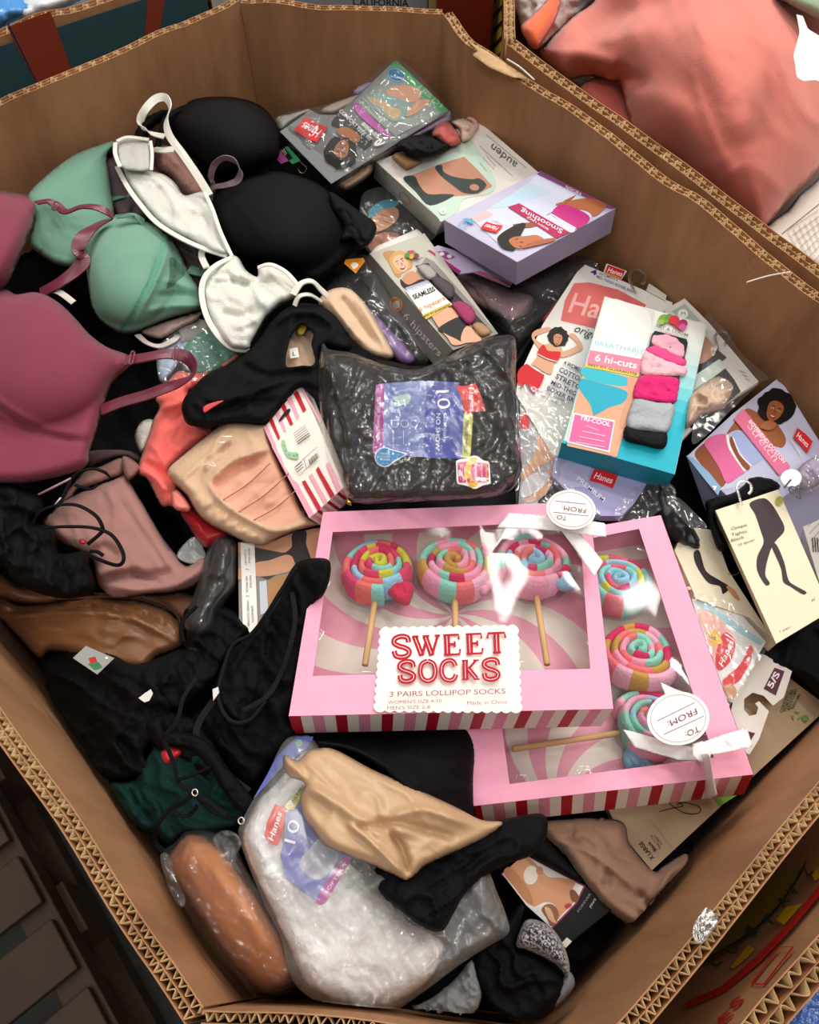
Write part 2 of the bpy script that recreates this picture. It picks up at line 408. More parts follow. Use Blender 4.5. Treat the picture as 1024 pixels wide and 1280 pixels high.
def rp(pts): return [tuple(p) for p in pts]
def carton(root, corners, pl, T, mats, down=None, name='carton', bevel=.0007):
    """closed box: its top face seen at these corners in plane pl, T thick; returns the top's world corners and down vector"""
    c = np.array(corners, float); P = pl(c[:, 0], c[:, 1])
    if down: (a, b, i) = down[0], down[1], 0; v = R(b[0], b[1], pl(a[0], a[1])[2] - T) - pl(a[0], a[1])
    else: v = -pl.n * T
    slab(name, P, v, mats[0], root, side=mats[1] if len(mats) > 1 else None, bevel=bevel)
    return P, v
def side_plane(P, v, i, j):
    n = np.cross(P[j] - P[i], v); n /= np.linalg.norm(n)
    if n @ (CAMP - P[i]) < 0: n = -n
    return Plane(P[i], n)
def hook(root, cx, cy, z, r, ang, mat, stem=18, wd=4.):
    """flat plastic hanger hook: an open ring on a stem"""
    a0 = math.radians(ang); pts = []
    for k in range(12):
        a = a0 - 2.1 + k * (4.4 / 11); pts.append((cx + r * math.cos(a), cy + r * math.sin(a), z))
    e = pts[0]; pts.insert(0, (cx - (r + stem) * math.cos(a0), cy - (r + stem) * math.sin(a0), z))
    return ribbon('hanger_hook', pts, wd, mat, root, th=.0015, n=3)
PLASTIC = film_mat('hanger_plastic', .35, .8, 0, 1, (.8, .8, .8), .25)

# ================================================================== setting
def concrete():
    m = bpy.data.materials.new('dark_concrete'); m.use_nodes = True; nt = m.node_tree; b = nt.nodes['Principled BSDF']
    tc = nt.nodes.new('ShaderNodeTexCoord'); n = nt.nodes.new('ShaderNodeTexNoise'); n.inputs['Scale'].default_value = 3; n.inputs['Detail'].default_value = 9; n.inputs['Roughness'].default_value = .7
    r = nt.nodes.new('ShaderNodeValToRGB'); r.color_ramp.elements[0].position = .35; r.color_ramp.elements[1].position = .7
    r.color_ramp.elements[0].color = lin('#2c2e2c'); r.color_ramp.elements[1].color = lin('#6a6b66')
    nt.links.new(tc.outputs['Object'], n.inputs[0]); nt.links.new(n.outputs['Fac'], r.inputs[0]); nt.links.new(r.outputs[0], b.inputs['Base Color']); b.inputs['Roughness'].default_value = .45
    return m
fl = mesh('floor', [(-6, -4, 0), (6, -4, 0), (6, 9, 0), (-6, 9, 0)], [(0, 1, 2, 3)], concrete()); fl['kind'] = 'structure'

# ================================================================== the bins
RIM = 1.0
def bin_wall(root, line, out, zt=RIM, zb=.14, th=.016, pitch=.0072, depth=.06, inner=None, outer=None, wob=1.0, seed=0, top=None):
    """one wall of triple wall board: two liners, a middle liner, and the two waves of fluting between them"""
    L = resample(np.array(line, float), .02, False); n = len(L)
    T = np.gradient(L, axis=0); T /= np.linalg.norm(T, axis=1)[:, None]; N = np.c_[T[:, 1], -T[:, 0]] * out
    rs = np.random.RandomState(seed); s = np.arange(n)
    wz = (vnoise(s * .35, s * 0, seed) - .5) * .007 * wob; wo = (vnoise(s * .22, s * 0 + 4, seed) - .5) * .004 * wob
    def sheet(o0, o1, dz):
        V = []; F = []
        for i in range(n):
            a = L[i] + N[i] * (o0 + wo[i]); b = L[i] + N[i] * (o1 + wo[i]); z = zt + wz[i] + dz
            V += [(a[0], a[1], z), (b[0], b[1], z), (a[0], a[1], zb), (b[0], b[1], zb)]
        for i in range(n - 1):
            p = i * 4; q = p + 4; F += [(p, q, q + 1, p + 1), (p, p + 2, q + 2, q), (p + 1, q + 1, q + 3, p + 3)]
        F += [(0, 1, 3, 2), (4 * n - 4, 4 * n - 2, 4 * n - 1, 4 * n - 3)]
        return V, F
    parts = [sheet(0, .0011, 0), sheet(th * .5 - .0004, th * .5 + .0004, -.001), sheet(th - .0011, th, -.0015)]
    V = []; F = []; mi = []
    for k, (v, f) in enumerate(parts):
        b = len(V); V += v; F += [tuple(i + b for i in q) for q in f]; mi += [0] * len(f)
    w = mesh('wall_panel', V, F, [inner or BOARD], root, mi)
    D = np.r_[0, np.cumsum(np.linalg.norm(np.diff(L, axis=0), axis=1))]; tot = D[-1]; V = []; F = []
    for lo, hi, ph in ((.0011, th * .5 - .0004, 0), (th * .5 + .0004, th - .0011, .4)):
        m = int(tot / pitch * 8); b = len(V)
        for k in range(m + 1):
            d = tot * k / m; x = np.interp(d, D, L[:, 0]); y = np.interp(d, D, L[:, 1]); nx = np.interp(d, D, N[:, 0]); ny = np.interp(d, D, N[:, 1])
            ww = np.interp(d, D, wo); zz = np.interp(d, D, wz)
            u = d / pitch * 2 * math.pi + ph * 6 + 1.8 * math.sin(d * 23 + seed) + 1.1 * math.sin(d * 91 + seed * 2) + .5 * math.sin(d * 260 + lo * 900); f = .5 + .5 * math.sin(u) * (.86 + .14 * math.sin(d * 170 + seed))
            o = lo + (hi - lo) * f + ww; jz = -.002 + .002 * math.sin(d * 311 + seed)
            V += [(x + nx * o, y + ny * o, zt + zz + jz), (x + nx * o, y + ny * o, zt - depth)]
        for k in range(m): F.append((b + 2 * k, b + 2 * k + 2, b + 2 * k + 3, b + 2 * k + 1))
    fo = mesh('fluting', V, F, FLUTE, w, None, True); fo['kind'] = 'stuff'
    so = fo.modifiers.new('paper', 'SOLIDIFY'); so.thickness = .0007
    return w
def pw(x, y, z=RIM): return tuple(R(x, y, z)[:2])
BIN = thing('cardboard_bin', 'large open octagonal brown cardboard bin full of underwear and sock packs', 'bin', (-.05, .55, .14))
_A1, _P1, _P2, _C2, _E1, _E2, _G2, _G1 = pw(0, 134), pw(300, 0), pw(553, 18), pw(1024, 376), pw(1013, 989), pw(766, 1280), pw(253, 1260), pw(0, 882)
HL, HG, DC, DE, FE = (-.70, .87), (-.60, .473), (.56, .505), (.50, .282), (.122, -.047)
bin_wall(BIN, [HL, _A1, pw(60, 106), pw(130, 78), pw(140, 73), pw(210, 41), _P1], -1, seed=1)
bin_wall(BIN, [_P1, pw(400, 13), _P2], -1, seed=2)
bin_wall(BIN, [_P2, pw(587, 58), pw(640, 92), pw(760, 175), pw(860, 248), _C2, DC], -1, seed=3)
bin_wall(BIN, [DC, DE], -1, seed=4)
bin_wall(BIN, [DE, _E1, pw(900, 1124), _E2, FE], -1, seed=5)
bin_wall(BIN, [FE, pw(500, 1278), _G2], -1, seed=6)
bin_wall(BIN, [_G2, pw(150, 1102), _G1, HG], -1, seed=7, wob=1.4)
bin_wall(BIN, [HG, HL], -1, seed=8)
BP = np.array([HL, _P1, _P2, DC, DE, FE, _G2, HG])
slab('bottom_panel', np.c_[BP, np.full(8, .155)], np.array([0, 0, -.012]), BOARD, BIN)
# crushed edge strips, torn liner and tape
def rimstrip(name, pts, mat, root, lift=.0015, dz=.006):
    P = np.array([R(x, y, RIM + lift) for x, y in pts]); return slab(name, P, np.array([0, 0, -.0008]), mat, root)
# torn liner curling inwards at the top of the right hand wall
surf('torn_liner', [(586, 52), (606, 62), (640, 84), (662, 99), (640, 96), (612, 84), (590, 68), (598, 64)], FLUTE, BIN, sp=4, th=.0009, smooth=False, z=RIM + .002, fold=[(.004, 12, 30, 2, 31)])
tape = film_mat('packing_tape', .25, .7, .4, 90, (.93, .9, .86), .2)
surf('packing_tape', [(872, 1148), (884, 1134), (899, 1148), (892, 1162), (880, 1178), (868, 1176), (866, 1160)], tape, BIN, sp=3, th=.0006, z=RIM + .005, fold=[(.004, 6, 20, 1, 32)])
tube('plastic_thread', [(988, 340, 1.006), (960, 345, .995), (933, 353, .985)], .0009, M('#e8e4dc', 'gloss'), BIN)
tube('loose_fibre', [(952, 318, 1.004), (938, 322, .99), (936, 334, .98), (944, 343, .975)], .0004, M('#b0864f', 'paper'), BIN)
tube('plastic_thread', [(634, 74, 1.006), (650, 84, 1.008), (668, 100, 1.004)], .0012, M('#dcd7ce', 'gloss'), BIN)

# ------------------------------------------------------------------ bin behind on the right with the pillow
B2 = thing('cardboard_bin', 'brown cardboard bin behind right holding the coral pillow', 'bin', (.75, 1.4, .14))
c0 = pw(646, 50); c1 = pw(1024, 331); dv = np.array(c1) - np.array(c0); cN = tuple(np.array(c1) + dv * .5); cB = tuple(np.array(c0) + (np.array(pw(642, -4)) - np.array(c0)) * 8)
bin_wall(B2, [c0, c1, cN], 1, seed=11)
bin_wall(B2, [cB, c0], 1, seed=12)
_d = np.array(cN) - np.array(c0); _d /= np.linalg.norm(_d); _n = np.array([-_d[1], _d[0]])
if _n @ (np.array(c0) - np.array(_P1)) < 0 and _n[1] < 0: _n = -_n
Q2 = [np.array(cB), np.array(c0), np.array(cN), np.array(cN) + _d * .28 + _n * .3, np.array(cN) + _d * .2 + _n * .85, np.array(cB) + _d * .9 + _n * .15]
for _i in (2, 3, 4, 5): bin_wall(B2, [tuple(Q2[_i]), tuple(Q2[(_i + 1) % 6])], 1, seed=13 + _i)
def px_of(x, y, z):
    v = np.array([x, y, z]) - CAMP; k = FPX / (v @ _f); return (512 + (v @ _r) * k, 640 - (v @ _u) * k)
def filler(name, pts, z, col, label, seed, inset=.06):
    c = np.mean(pts, axis=0); P = [c + (q - c) * (1 - inset / np.linalg.norm(q - c)) for q in pts]
    o = surf(name, [px_of(q[0], q[1], z) for q in P], M(col), None, sp=14, th=.004, smooth=False, z=z, fold=[(.012, 60, 30, 3, seed)]); return tag(o, label, 'blanket')
filler('blanket', Q2, .84, '#6a5650', 'brown blanket spread beneath the coral pillow in the bin behind', 61)
# hazard stripes printed on the outside of its left wall
wa = np.array([*R(634, 20, RIM)]); 
d2 = np.array(cB) - np.array(c0); n2 = np.array([-d2[1], d2[0], 0]) / np.linalg.norm(d2)
if n2 @ (CAMP - np.array([*c0, 1.])) < 0: n2 = -n2
hp = Plane(np.array([*c0, 1.]) + n2 * .0168, n2)
a = Art(hp); a.poly([(627, -4), (629, 64), (616, 66), (613, -4)], '#1c1c1e')
for k in range(4): a.poly([(627, -6 + k * 19), (627.5, 6 + k * 19), (614, 20 + k * 19), (614, 9 + k * 19)], '#b9a13a')
a.build('hazard_print', B2)
slab('bottom_panel', [(*q, .155) for q in Q2], np.array([0, 0, -.012]), BOARD, B2)

PW = dict(ctrl=[(700, 60, .95), (760, 150, .955), (850, 90, 1.05), (930, 40, 1.08), (980, 120, 1.04), (930, 250, .97), (900, 280, .93), (1000, 230, .98), (700, -80, 1.0), (1000, -100, 1.0)])
pil = surf('pillow', [(675, 66), (690, 45), (715, 22), (745, 0), (760, -40), (850, -90), (1000, -80), (1060, 0), (1060, 110), (1030, 200), (985, 250), (955, 286), (930, 276), (900, 262), (870, 235), (842, 206), (816, 190), (790, 160), (776, 105), (764, 102), (735, 95), (715, 100), (700, 92)],
    M('#d8796a', 'plush'), None, sp=6, th=.004, puff=(.07, 90), fold=[(.008, 85, 62, 3, 41), (.0018, 30, 40, 4, 42)], cr=[([(735, 92), (770, 90), (812, 106)], 9, -.016), ([(720, 40), (760, 20), (840, 5)], 16, -.012), ([(790, 110), (860, 150), (900, 230)], 22, .010), ([(895, 235), (925, 205)], 4, .004), ([(860, 10), (900, 90), (930, 180)], 30, .01), ([(700, 70), (740, 70), (770, 85)], 10, .01)], **PW)
tag(pil, 'big coral pink velvet pillow bulging from the bin behind', 'pillow')
p2 = surf('pillow', [(726, 108), (745, 96), (775, 100), (795, 150), (805, 185), (780, 165), (750, 140), (733, 124)], M('#d06a5e', 'plush'), None, sp=5, th=.003, z=.915, puff=(.03, 20), fold=[(.005, 20, 50, 3, 43)])
tag(p2, 'corner of a second coral pillow tucked under the big one beside the cardboard rim', 'pillow')
gp = surf('plush_toy', [(640, -10), (648, 20), (655, 45), (672, 62), (700, 40), (740, 5), (770, -20), (700, -40)], M('#b3a9a6', 'plush'), None, sp=4, th=.004, z=.93, puff=(.05, 40), fold=[(.014, 14, 40, 1.5, 44)])
tag(gp, 'fluffy grey plush toy in the bin behind the coral pillow', 'toy')
orr = surf('plush_fin', [(651, 34), (662, 22), (680, 4), (690, -12), (703, -14), (700, 8), (692, 30), (680, 50), (669, 62), (658, 50)], M('#e2612a', 'plush'), gp, sp=4, th=.003, z=.975, puff=(.04, 22), label='orange plush piece')
gr = surf('cushion', [(966, -10), (985, 6), (1005, 16), (1040, 26), (1060, -20)], M('#8ba083', 'plush'), None, sp=6, th=.003, z=1.085, puff=(.03, 20))
tag(gr, 'sage green cushion corner above the coral pillow', 'cushion')
wt = surf('care_tag', [(996, 18), (1004, 20), (1010, 36), (1030, 48), (1030, 104), (1018, 100), (1004, 102), (996, 96), (992, 68), (1000, 40)], M('#efe9e2', 'satin'), pil, sp=4, smooth=False, th=.0006, z=1.115, fold=[(.006, 16, 60, 2, 45)])
wq = surf('quilt', [(950, 300), (985, 262), (1010, 235), (1080, 195), (1220, 260), (1210, 430), (1100, 392), (1024, 340)], M('#d9cfc4', 'cloth'), None, sp=6, z=.90, puff=(.02, 20), th=.003)
tag(wq, 'folded cream quilt with fine dark grid stitching beside the coral pillow', 'quilt')
a = Art(zof(wq)); 
a.line([(978, 292), (1024, 255)], 1.1, '#7b716a')
for k in range(9): a.line([(985 + k * 7, 290 - k * 4), (1003 + k * 6, 322 - k * 3)], .6, '#8d857c')
for k in range(7): a.line([(986 + k * 5, 287 + k * 7), (1024 + k * 3, 262 + k * 6)], .6, '#8d857c')
a.build('stitching', wq)

# ------------------------------------------------------------------ teal bin behind on the left
B3 = thing('printed_bin', 'dark teal cardboard bin with rust red bands behind the left wall', 'bin', (-.75, 1.6, .14))
q0, q1 = np.array(pw(0, 34)), np.array(pw(106, 0)); dd = q1 - q0
p0 = q0 - dd * 3; p1 = q1 + dd * 1.4
bin_wall(B3, [tuple(p0), tuple(q0), tuple(q1), tuple(p1)], 1, inner=BOARD, seed=21)
_o3 = np.array([-dd[1], dd[0]]) / np.linalg.norm(dd)
if _o3[1] < 0: _o3 = -_o3
Q3 = [p0, p1, p1 + _o3 * .8, p0 + _o3 * .8]
for _i in (1, 2, 3): bin_wall(B3, [tuple(Q3[_i]), tuple(Q3[(_i + 1) % 4])], 1 , seed=23 + _i)
slab('bottom_panel', [(*q, .155) for q in Q3], np.array([0, 0, -.012]), BOARD, B3)
filler('blanket', Q3, .88, '#55606c', 'slate blanket under the packs in the teal bin', 62)
n3 = np.array([dd[1], -dd[0], 0]); n3 /= np.linalg.norm(n3)
if n3 @ (CAMP - np.array([*q0, 1.])) < 0: n3 = -n3
tp = Plane(np.array([*q0, 1.]) + n3 * .0185, n3)
def w3(px, py): return tp(px, py)
A_, B_ = np.array([*p0, .985]) + n3 * .0185, np.array([*p1, .985]) + n3 * .0185
slab('printed_liner', [A_, B_, B_ - [0, 0, .6], A_ - [0, 0, .6]], n3 * -.001, M('#2f4f57', 'card' if 'card' in KIND else 'print'), B3)
a = Art(Plane(tp.P + tp.n * .0003, tp.n))
a.poly([(9, 34), (63, 14), (90, 88), (48, 112)], '#8a3b2b'); a.line([(10, 30), (50, 112)], 2, '#1d2f4a'); a.build('red_band_print', B3); a = Art(Plane(tp.P + tp.n * .0003, tp.n)); a.poly([(187, -28), (212, -36), (200, 36), (181, 46)], '#8a3b2b')
a.build('red_band_print', B3)
bl = surf('blue_pack', [(-20, -10), (30, -12), (46, 2), (48, 16), (20, 26), (-20, 40)], M('#4b8fd0', 'gloss'), None, sp=5, z=.96, puff=(.03, 16), fold=[(.01, 12, 20, 2, 51)])
tag(bl, 'shiny light blue pack in the teal bin at the back left', 'package')
wl = surf('white_bag', [(20, 6), (40, -14), (120, -40), (150, -30), (90, 6), (45, 22), (30, 24)], M('#dfe3ea', 'gloss'), None, sp=5, z=.965, puff=(.03, 16), fold=[(.012, 14, 20, 2, 52)])
tag(wl, 'crinkled white plastic bag in the teal bin at the back left', 'bag')

# ------------------------------------------------------------------ cartons behind the back wall
def upright(name, px0, px1, ytop, ybot, y, mat, label, cat, depth=.3):
    pl = Plane((0, y, 0), (0, -1, 0)); P = pl(np.array([px0, px1, px1, px0]), np.array([ytop, ytop, ybot, ybot]))
    P[2:, 2] = .0
    o = thing(name, label, cat, P[2:].mean(0)); slab('carton_body', P, np.array([0, depth, 0]), mat, o, bevel=.002); return o, pl
o, pl = upright('printed_carton', 320, 536, -60, 20, 1.36, M('#8f9ba4', 'print'), 'grey carton with dark capital lettering behind the back wall', 'carton')
a = Art(pl); a.text('CALIFORNIA', (441, 6.5), (511, 8.5), (0, -9), '#22303f', .012); a.line([(420, 11), (536, 14)], 1.2, '#5c676e'); a.build('lettering', o)
o, pl = upright('printed_carton', 537, 548, -60, 20, 1.355, M('#b7a06a', 'print'), 'narrow tan carton edge between the grey and the dark red cartons', 'carton')
o, pl = upright('red_carton', 549, 622, -60, 70, 1.30, M('#6e2413', 'print'), 'dark red carton standing behind the far corner of the bin', 'carton')

# ------------------------------------------------------------------ bin in front on the right, printed outside
B4 = thing('cardboard_bin', 'brown cardboard bin at bottom right printed with a red line and yellow disc', 'bin', (.6, -.1, .14))
e0, e1 = np.array(pw(1024, 1160)), np.array(pw(930, 1280)); dd = e1 - e0
a0, a1 = e0 - dd * 2.2, e1 + dd * 1.5
bin_wall(B4, [tuple(a0), tuple(e0), tuple(e1), tuple(a1)], -1, th=.022, pitch=.011, seed=22)
n4 = np.array([dd[1], -dd[0], 0]); n4 /= np.linalg.norm(n4)
if n4 @ (CAMP - np.array([*e0, 1.])) < 0: n4 = -n4
pp = Plane(np.array([*e0, 1.]) + n4 * .0006, n4)
Q4 = [a0, a1, a1 - n4[:2] * .75, a0 - n4[:2] * .75]
for _i in (1, 2, 3): bin_wall(B4, [tuple(Q4[_i]), tuple(Q4[(_i + 1) % 4])], -1, seed=27 + _i)
slab('bottom_panel', [(*q, .155) for q in Q4], np.array([0, 0, -.012]), BOARD, B4)
filler('blanket', Q4, .88, '#3c4a66', 'navy blanket beneath the blue floral pack at bottom right', 63)
a = Art(pp)
def z4(x, y): return (820 + x / 4.922, 1020 + y / 4.922)
a.poly([z4(*p) for p in [(900, 130), (955, 160), (960, 220), (900, 340), (830, 470), (700, 620), (560, 740), (400, 850), (250, 930), (100, 1000), (60, 900), (300, 700), (500, 500), (700, 300)]], '#8a7a1c')
a.line([z4(*p) for p in [(830, 150), (900, 130), (955, 165), (940, 240), (860, 400), (720, 590), (560, 730), (350, 860), (200, 930)]], 2.2, '#17211a', True)
for q in ([(900, 540), (800, 560), (740, 640), (790, 670), (850, 600)], [(570, 790), (610, 820), (540, 890), (480, 940), (460, 930)], [(1000, 310), (1004, 380), (980, 400), (960, 360)]):
    a.poly([z4(*p) for p in q], '#d0ae18')
for ch, x, y, dx, dy in (('L', 370, 930, 40, -30), ('O', 470, 860, 50, -45), ('I', 605, 750, 20, -40), ('T', 700, 690, 45, -55), ('A', 790, 570, 40, -50), ('V', 850, 500, 40, -50), ('Z', 930, 380, 45, -40)):
    p = z4(x, y); a.text(ch, p, (p[0] + dx / 4.9, p[1] + dy / 4.9), (-12, -8), '#234a34', .02)
a.line([z4(*p) for p in [(190, 1165), (420, 1060), (620, 890), (820, 680), (1004, 460), (1060, 390)]], 8.5, '#b3221c')
a.line([z4(*p) for p in [(590, 1030), (665, 1035), (845, 805), (755, 808), (590, 1030)]], 2.4, '#b3221c')
for ch, x, y in (('S', 480, 1190), ('E', 410, 1280)):
    p = z4(x, y); a.text(ch, p, (p[0] + 14, p[1] - 12), (-7, -6), '#b3221c', .03)
a.build('outside_print', B4)
fb = surf('blue_pack', [(972, 1268), (1000, 1228), (1022, 1200), (1060, 1155), (1150, 1160), (1160, 1340), (1010, 1400), (945, 1310)], M('#3d5fa8', 'gloss'), None, sp=5, z=.95, puff=(.02, 14), fold=[(.006, 14, 120, 2, 53)])
tag(fb, 'royal blue pack with small pale flower print in the bottom right bin', 'package')
a = Art(zof(fb)); rs = random.Random(4)
for i in range(8):
    for j in range(7):
        x = 975 + i * 9 + (j % 2) * 4; y = 1208 + j * 11
        if inside(np.array([x]), np.array([y]), [(980, 1262), (1003, 1230), (1024, 1203), (1060, 1185), (1060, 1290), (966, 1290)])[0]: 
            for k in range(5): a.l = .0018; a.ell(x + 2.2 * math.cos(k * 1.257), y + 2.2 * math.sin(k * 1.257), 1.2, 1.2, '#9db4de', n=6)
a.build('flower_print', fb)

# ------------------------------------------------------------------ pallet and box at lower left on the floor
def bx(name, c, s, rz, mat, parent, bev=.003):
    c = np.array(c, float); ca, sa = math.cos(rz), math.sin(rz); P = [np.array([x * ca - y * sa, x * sa + y * ca, s[2] / 2]) + c for x, y in ((-s[0] / 2, -s[1] / 2), (s[0] / 2, -s[1] / 2), (s[0] / 2, s[1] / 2), (-s[0] / 2, s[1] / 2))]
    return slab(name, P, np.array([0, 0, -s[2]]), mat, parent, bevel=bev)
WOOD = M('#3f2a18', 'wood')  # brown darkened evenly to stand in for the shade at floor level
g0, g1 = np.array(pw(0, 1002, .28)), np.array(pw(150, 1280, .28)); gd = g1 - g0; gl = np.linalg.norm(gd); gd /= gl; gn = np.array([gd[1], -gd[0]])
if gn[0] > 0: gn = -gn
ang = math.atan2(gd[1], gd[0])
CR = thing('wooden_pallet', 'brown wooden slatted pallet on the dark floor at the lower left', 'pallet', (*(g0 + gn * .3), 0))
for k, (off, z, hh) in enumerate(((.03, .25, .05), (.03, .07, .05))):
    c = g0 + gd * gl * .5 + gn * off; bx('rail', (*c, z), (gl * 3.2, .055, hh), ang, WOOD, CR)
for k in range(9):
    c = g0 + gd * (gl * .5 + (k - 4.5) * .115) + gn * .30; bx('deck_board', (*c, .285), (.085, .58, .018), ang, WOOD, CR)
for k in range(5):
    c = g0 + gd * (gl * .5 + (k - 2) * .3) + gn * .03; bx('block', (*c, .16), (.09, .08, .13), ang, WOOD, CR)

_c = BP.mean(0); BINPOLY = _c + (BP - _c) * (1 - .008 / np.linalg.norm(BP - _c, axis=1))[:, None]

# ================================================================== clothes underneath that fill the gaps
def base(name, pts, col, z, label, cat='garment', kind='cloth', seed=0, amp=.012, L=30, ang=30, **k):
    o = surf(name, pts, M(col, kind), None, sp=9, th=.004, z=z if 'ctrl' not in k else 0, puff=(.02, 25), fold=[(amp, L, ang, 2.5, seed)], **k)
    return tag(o, label, cat)
base('black_blouse', [(-60, 180), (60, 200), (180, 130), (300, 115), (420, 170), (480, 260), (420, 420), (300, 470), (250, 650), (120, 620), (-80, 640)], '#09090b', .78, 'crumpled black blouse lying beneath the bras on the left', seed=61)
base('black_leggings', [(380, 150), (560, 130), (700, 180), (760, 330), (640, 440), (520, 470), (420, 420), (400, 260)], '#09090b', .775, 'black leggings buried beneath the boxed underwear at the back', seed=62)
base('black_dress', [(560, 330), (740, 300), (900, 360), (1000, 440), (1080, 560), (1080, 760), (960, 860), (840, 820), (720, 700), (600, 560)], '#09090b', .765, 'black dress showing in gaps under the packs on the right', seed=63)
base('black_tunic', [(-90, 600), (120, 590), (260, 620), (420, 660), (440, 900), (330, 1040), (240, 1100), (170, 1010), (80, 880), (0, 790), (-100, 740)], '#09090b', .73, 'black tunic beneath the heap along the left cardboard wall', seed=64,
     ctrl=[(-90, 700, .70), (100, 860, .74), (200, 1040, .80), (350, 700, .80), (400, 950, .80)])
base('black_skirt', [(200, 1010), (400, 900), (620, 900), (900, 850), (1010, 880), (900, 1050), (790, 1190), (720, 1260), (480, 1262), (290, 1240), (215, 1120)], '#09090b', .76, 'black skirt at the bottom of the heap near the front wall', seed=65)
base('grey_shirt', [(360, 420), (520, 400), (660, 430), (680, 620), (600, 680), (420, 690), (340, 620), (330, 500)], '#1a1a1d', .775, 'dark grey shirt at the middle of the heap under the clear sock bag', seed=66)

# ================================================================== lollipop sock gift boxes
PINK, RED, WHT, LPK = '#f2a3bf', '#b8182f', '#efe8df', '#e796b0'
def swirl_mat(center_uv):
    m = bpy.data.materials.new('pinwheel_print'); m.use_nodes = True; nt = m.node_tree; b = nt.nodes['Principled BSDF']; b.inputs['Roughness'].default_value = .45
    uv = nt.nodes.new('ShaderNodeUVMap'); uv.uv_map = 'UVMap'; sp = nt.nodes.new('ShaderNodeSeparateXYZ'); nt.links.new(uv.outputs[0], sp.inputs[0])
    def mth(op, a, b_=None, c=None):
        n = nt.nodes.new('ShaderNodeMath'); n.operation = op
        for i, v in enumerate((a, b_, c)):
            if v is None: continue
            if isinstance(v, (int, float)): n.inputs[i].default_value = v
            else: nt.links.new(v, n.inputs[i])
        return n.outputs[0]
    at = mth('ARCTAN2', sp.outputs[1], sp.outputs[0])
    r = mth('SQRT', mth('ADD', mth('MULTIPLY', sp.outputs[0], sp.outputs[0]), mth('MULTIPLY', sp.outputs[1], sp.outputs[1])))
    s = mth('SINE', mth('ADD', mth('MULTIPLY', at, 10.0), mth('MULTIPLY', r, 6.0)))
    g = mth('MULTIPLY', mth('ADD', mth('MULTIPLY', s, 12.0), .5), 1.0)
    cl = nt.nodes.new('ShaderNodeClamp'); nt.links.new(g, cl.inputs[0])
    mx = nt.nodes.new('ShaderNodeMix'); mx.data_type = 'RGBA'; mx.inputs['A'].default_value = lin('#e8e0d4'); mx.inputs['B'].default_value = lin('#e79db3')
    nt.links.new(cl.outputs[0], mx.inputs['Factor']); nt.links.new(mx.outputs['Result'], b.inputs['Base Color']); return m
SWIRL = swirl_mat(0)
def gift_box(label, corners, pl, T, win, down, stripes, swirl_c, loc, stripes2=None):
    root = thing('gift_box', label, 'box', loc)
    c = np.array(corners, float); P = pl(c[:, 0], c[:, 1]); wv = R(down[1][0], down[1][1], pl(*map(np.array, down[0]))[2] - T) - pl(*map(np.array, down[0]))
    W = pl(np.array(win)[:, 0], np.array(win)[:, 1])
    CARD = M(PINK, 'paper')
    slab('lid_frame', P, pl.n * -.0008, CARD, root, holes=[W])
    names = ['side_panel'] * 4
    for i in range(4):
        j = (i + 1) % 4; q = [P[i], P[j], P[j] + wv, P[i] + wv]; nn = np.cross(P[j] - P[i], wv); nn /= np.linalg.norm(nn); mid = P.mean(0) + wv / 2
        if nn @ (mid - P[i]) < 0: nn = -nn
        slab('side_panel', q, nn * .0008, CARD, root)
        st = stripes if i == 2 else (stripes2 if i == 1 else None)      # 2 = front edge (corner 2 -> 3)
        if st:
            V = []; F = []; mi = []; n = st; cols = [RED, WHT, LPK, WHT]; o = -nn * .0004
            for k in range(n):
                a0 = k / n; a1 = (k + 1) / n; A = P[j] * (1 - a0) + P[i] * a0 + o; B = P[j] * (1 - a1) + P[i] * a1 + o
                b = len(V); V += [A, B, B + wv, A + wv]; F.append((b, b + 1, b + 2, b + 3)); mi.append(k % 4)
            mesh('stripe_print', V, F, [M(x, 'print') for x in cols], root, mi)
    # floor of the tray with the pinwheel print
    fp = Plane(P[0] + wv * .96, pl.n); sc = fp(*map(np.array, swirl_c)); e1 = P[1] - P[0]; e1 /= np.linalg.norm(e1); e2 = np.cross(pl.n, e1)
    Q = P + wv * .96; slab('bottom_panel', P + wv * .985, wv * .015, CARD, root)
    mesh('backing_card', Q, [(0, 1, 2, 3)] if np.cross(Q[1] - Q[0], Q[2] - Q[0]) @ pl.n > 0 else [(3, 2, 1, 0)], SWIRL, root, uv=[((q - sc) @ e1 * 10, (q - sc) @ e2 * 10) for q in Q])
    # film with gentle waves
    wn = np.array(win, float); cx, cy = wn.mean(0); wn = wn + (wn - wn.mean(0)) * .04
    V, F = cdt(resample(wn, 12), 14); X = pl(V[:, 0], V[:, 1], -.0016) + pl.n * ((vnoise(V[:, 0] / 60, V[:, 1] / 90, 77) - .5) * .003)[:, None]
    mesh('window_film', X, F, WINDOW, root, None, True)
    return root, P, wv, fp
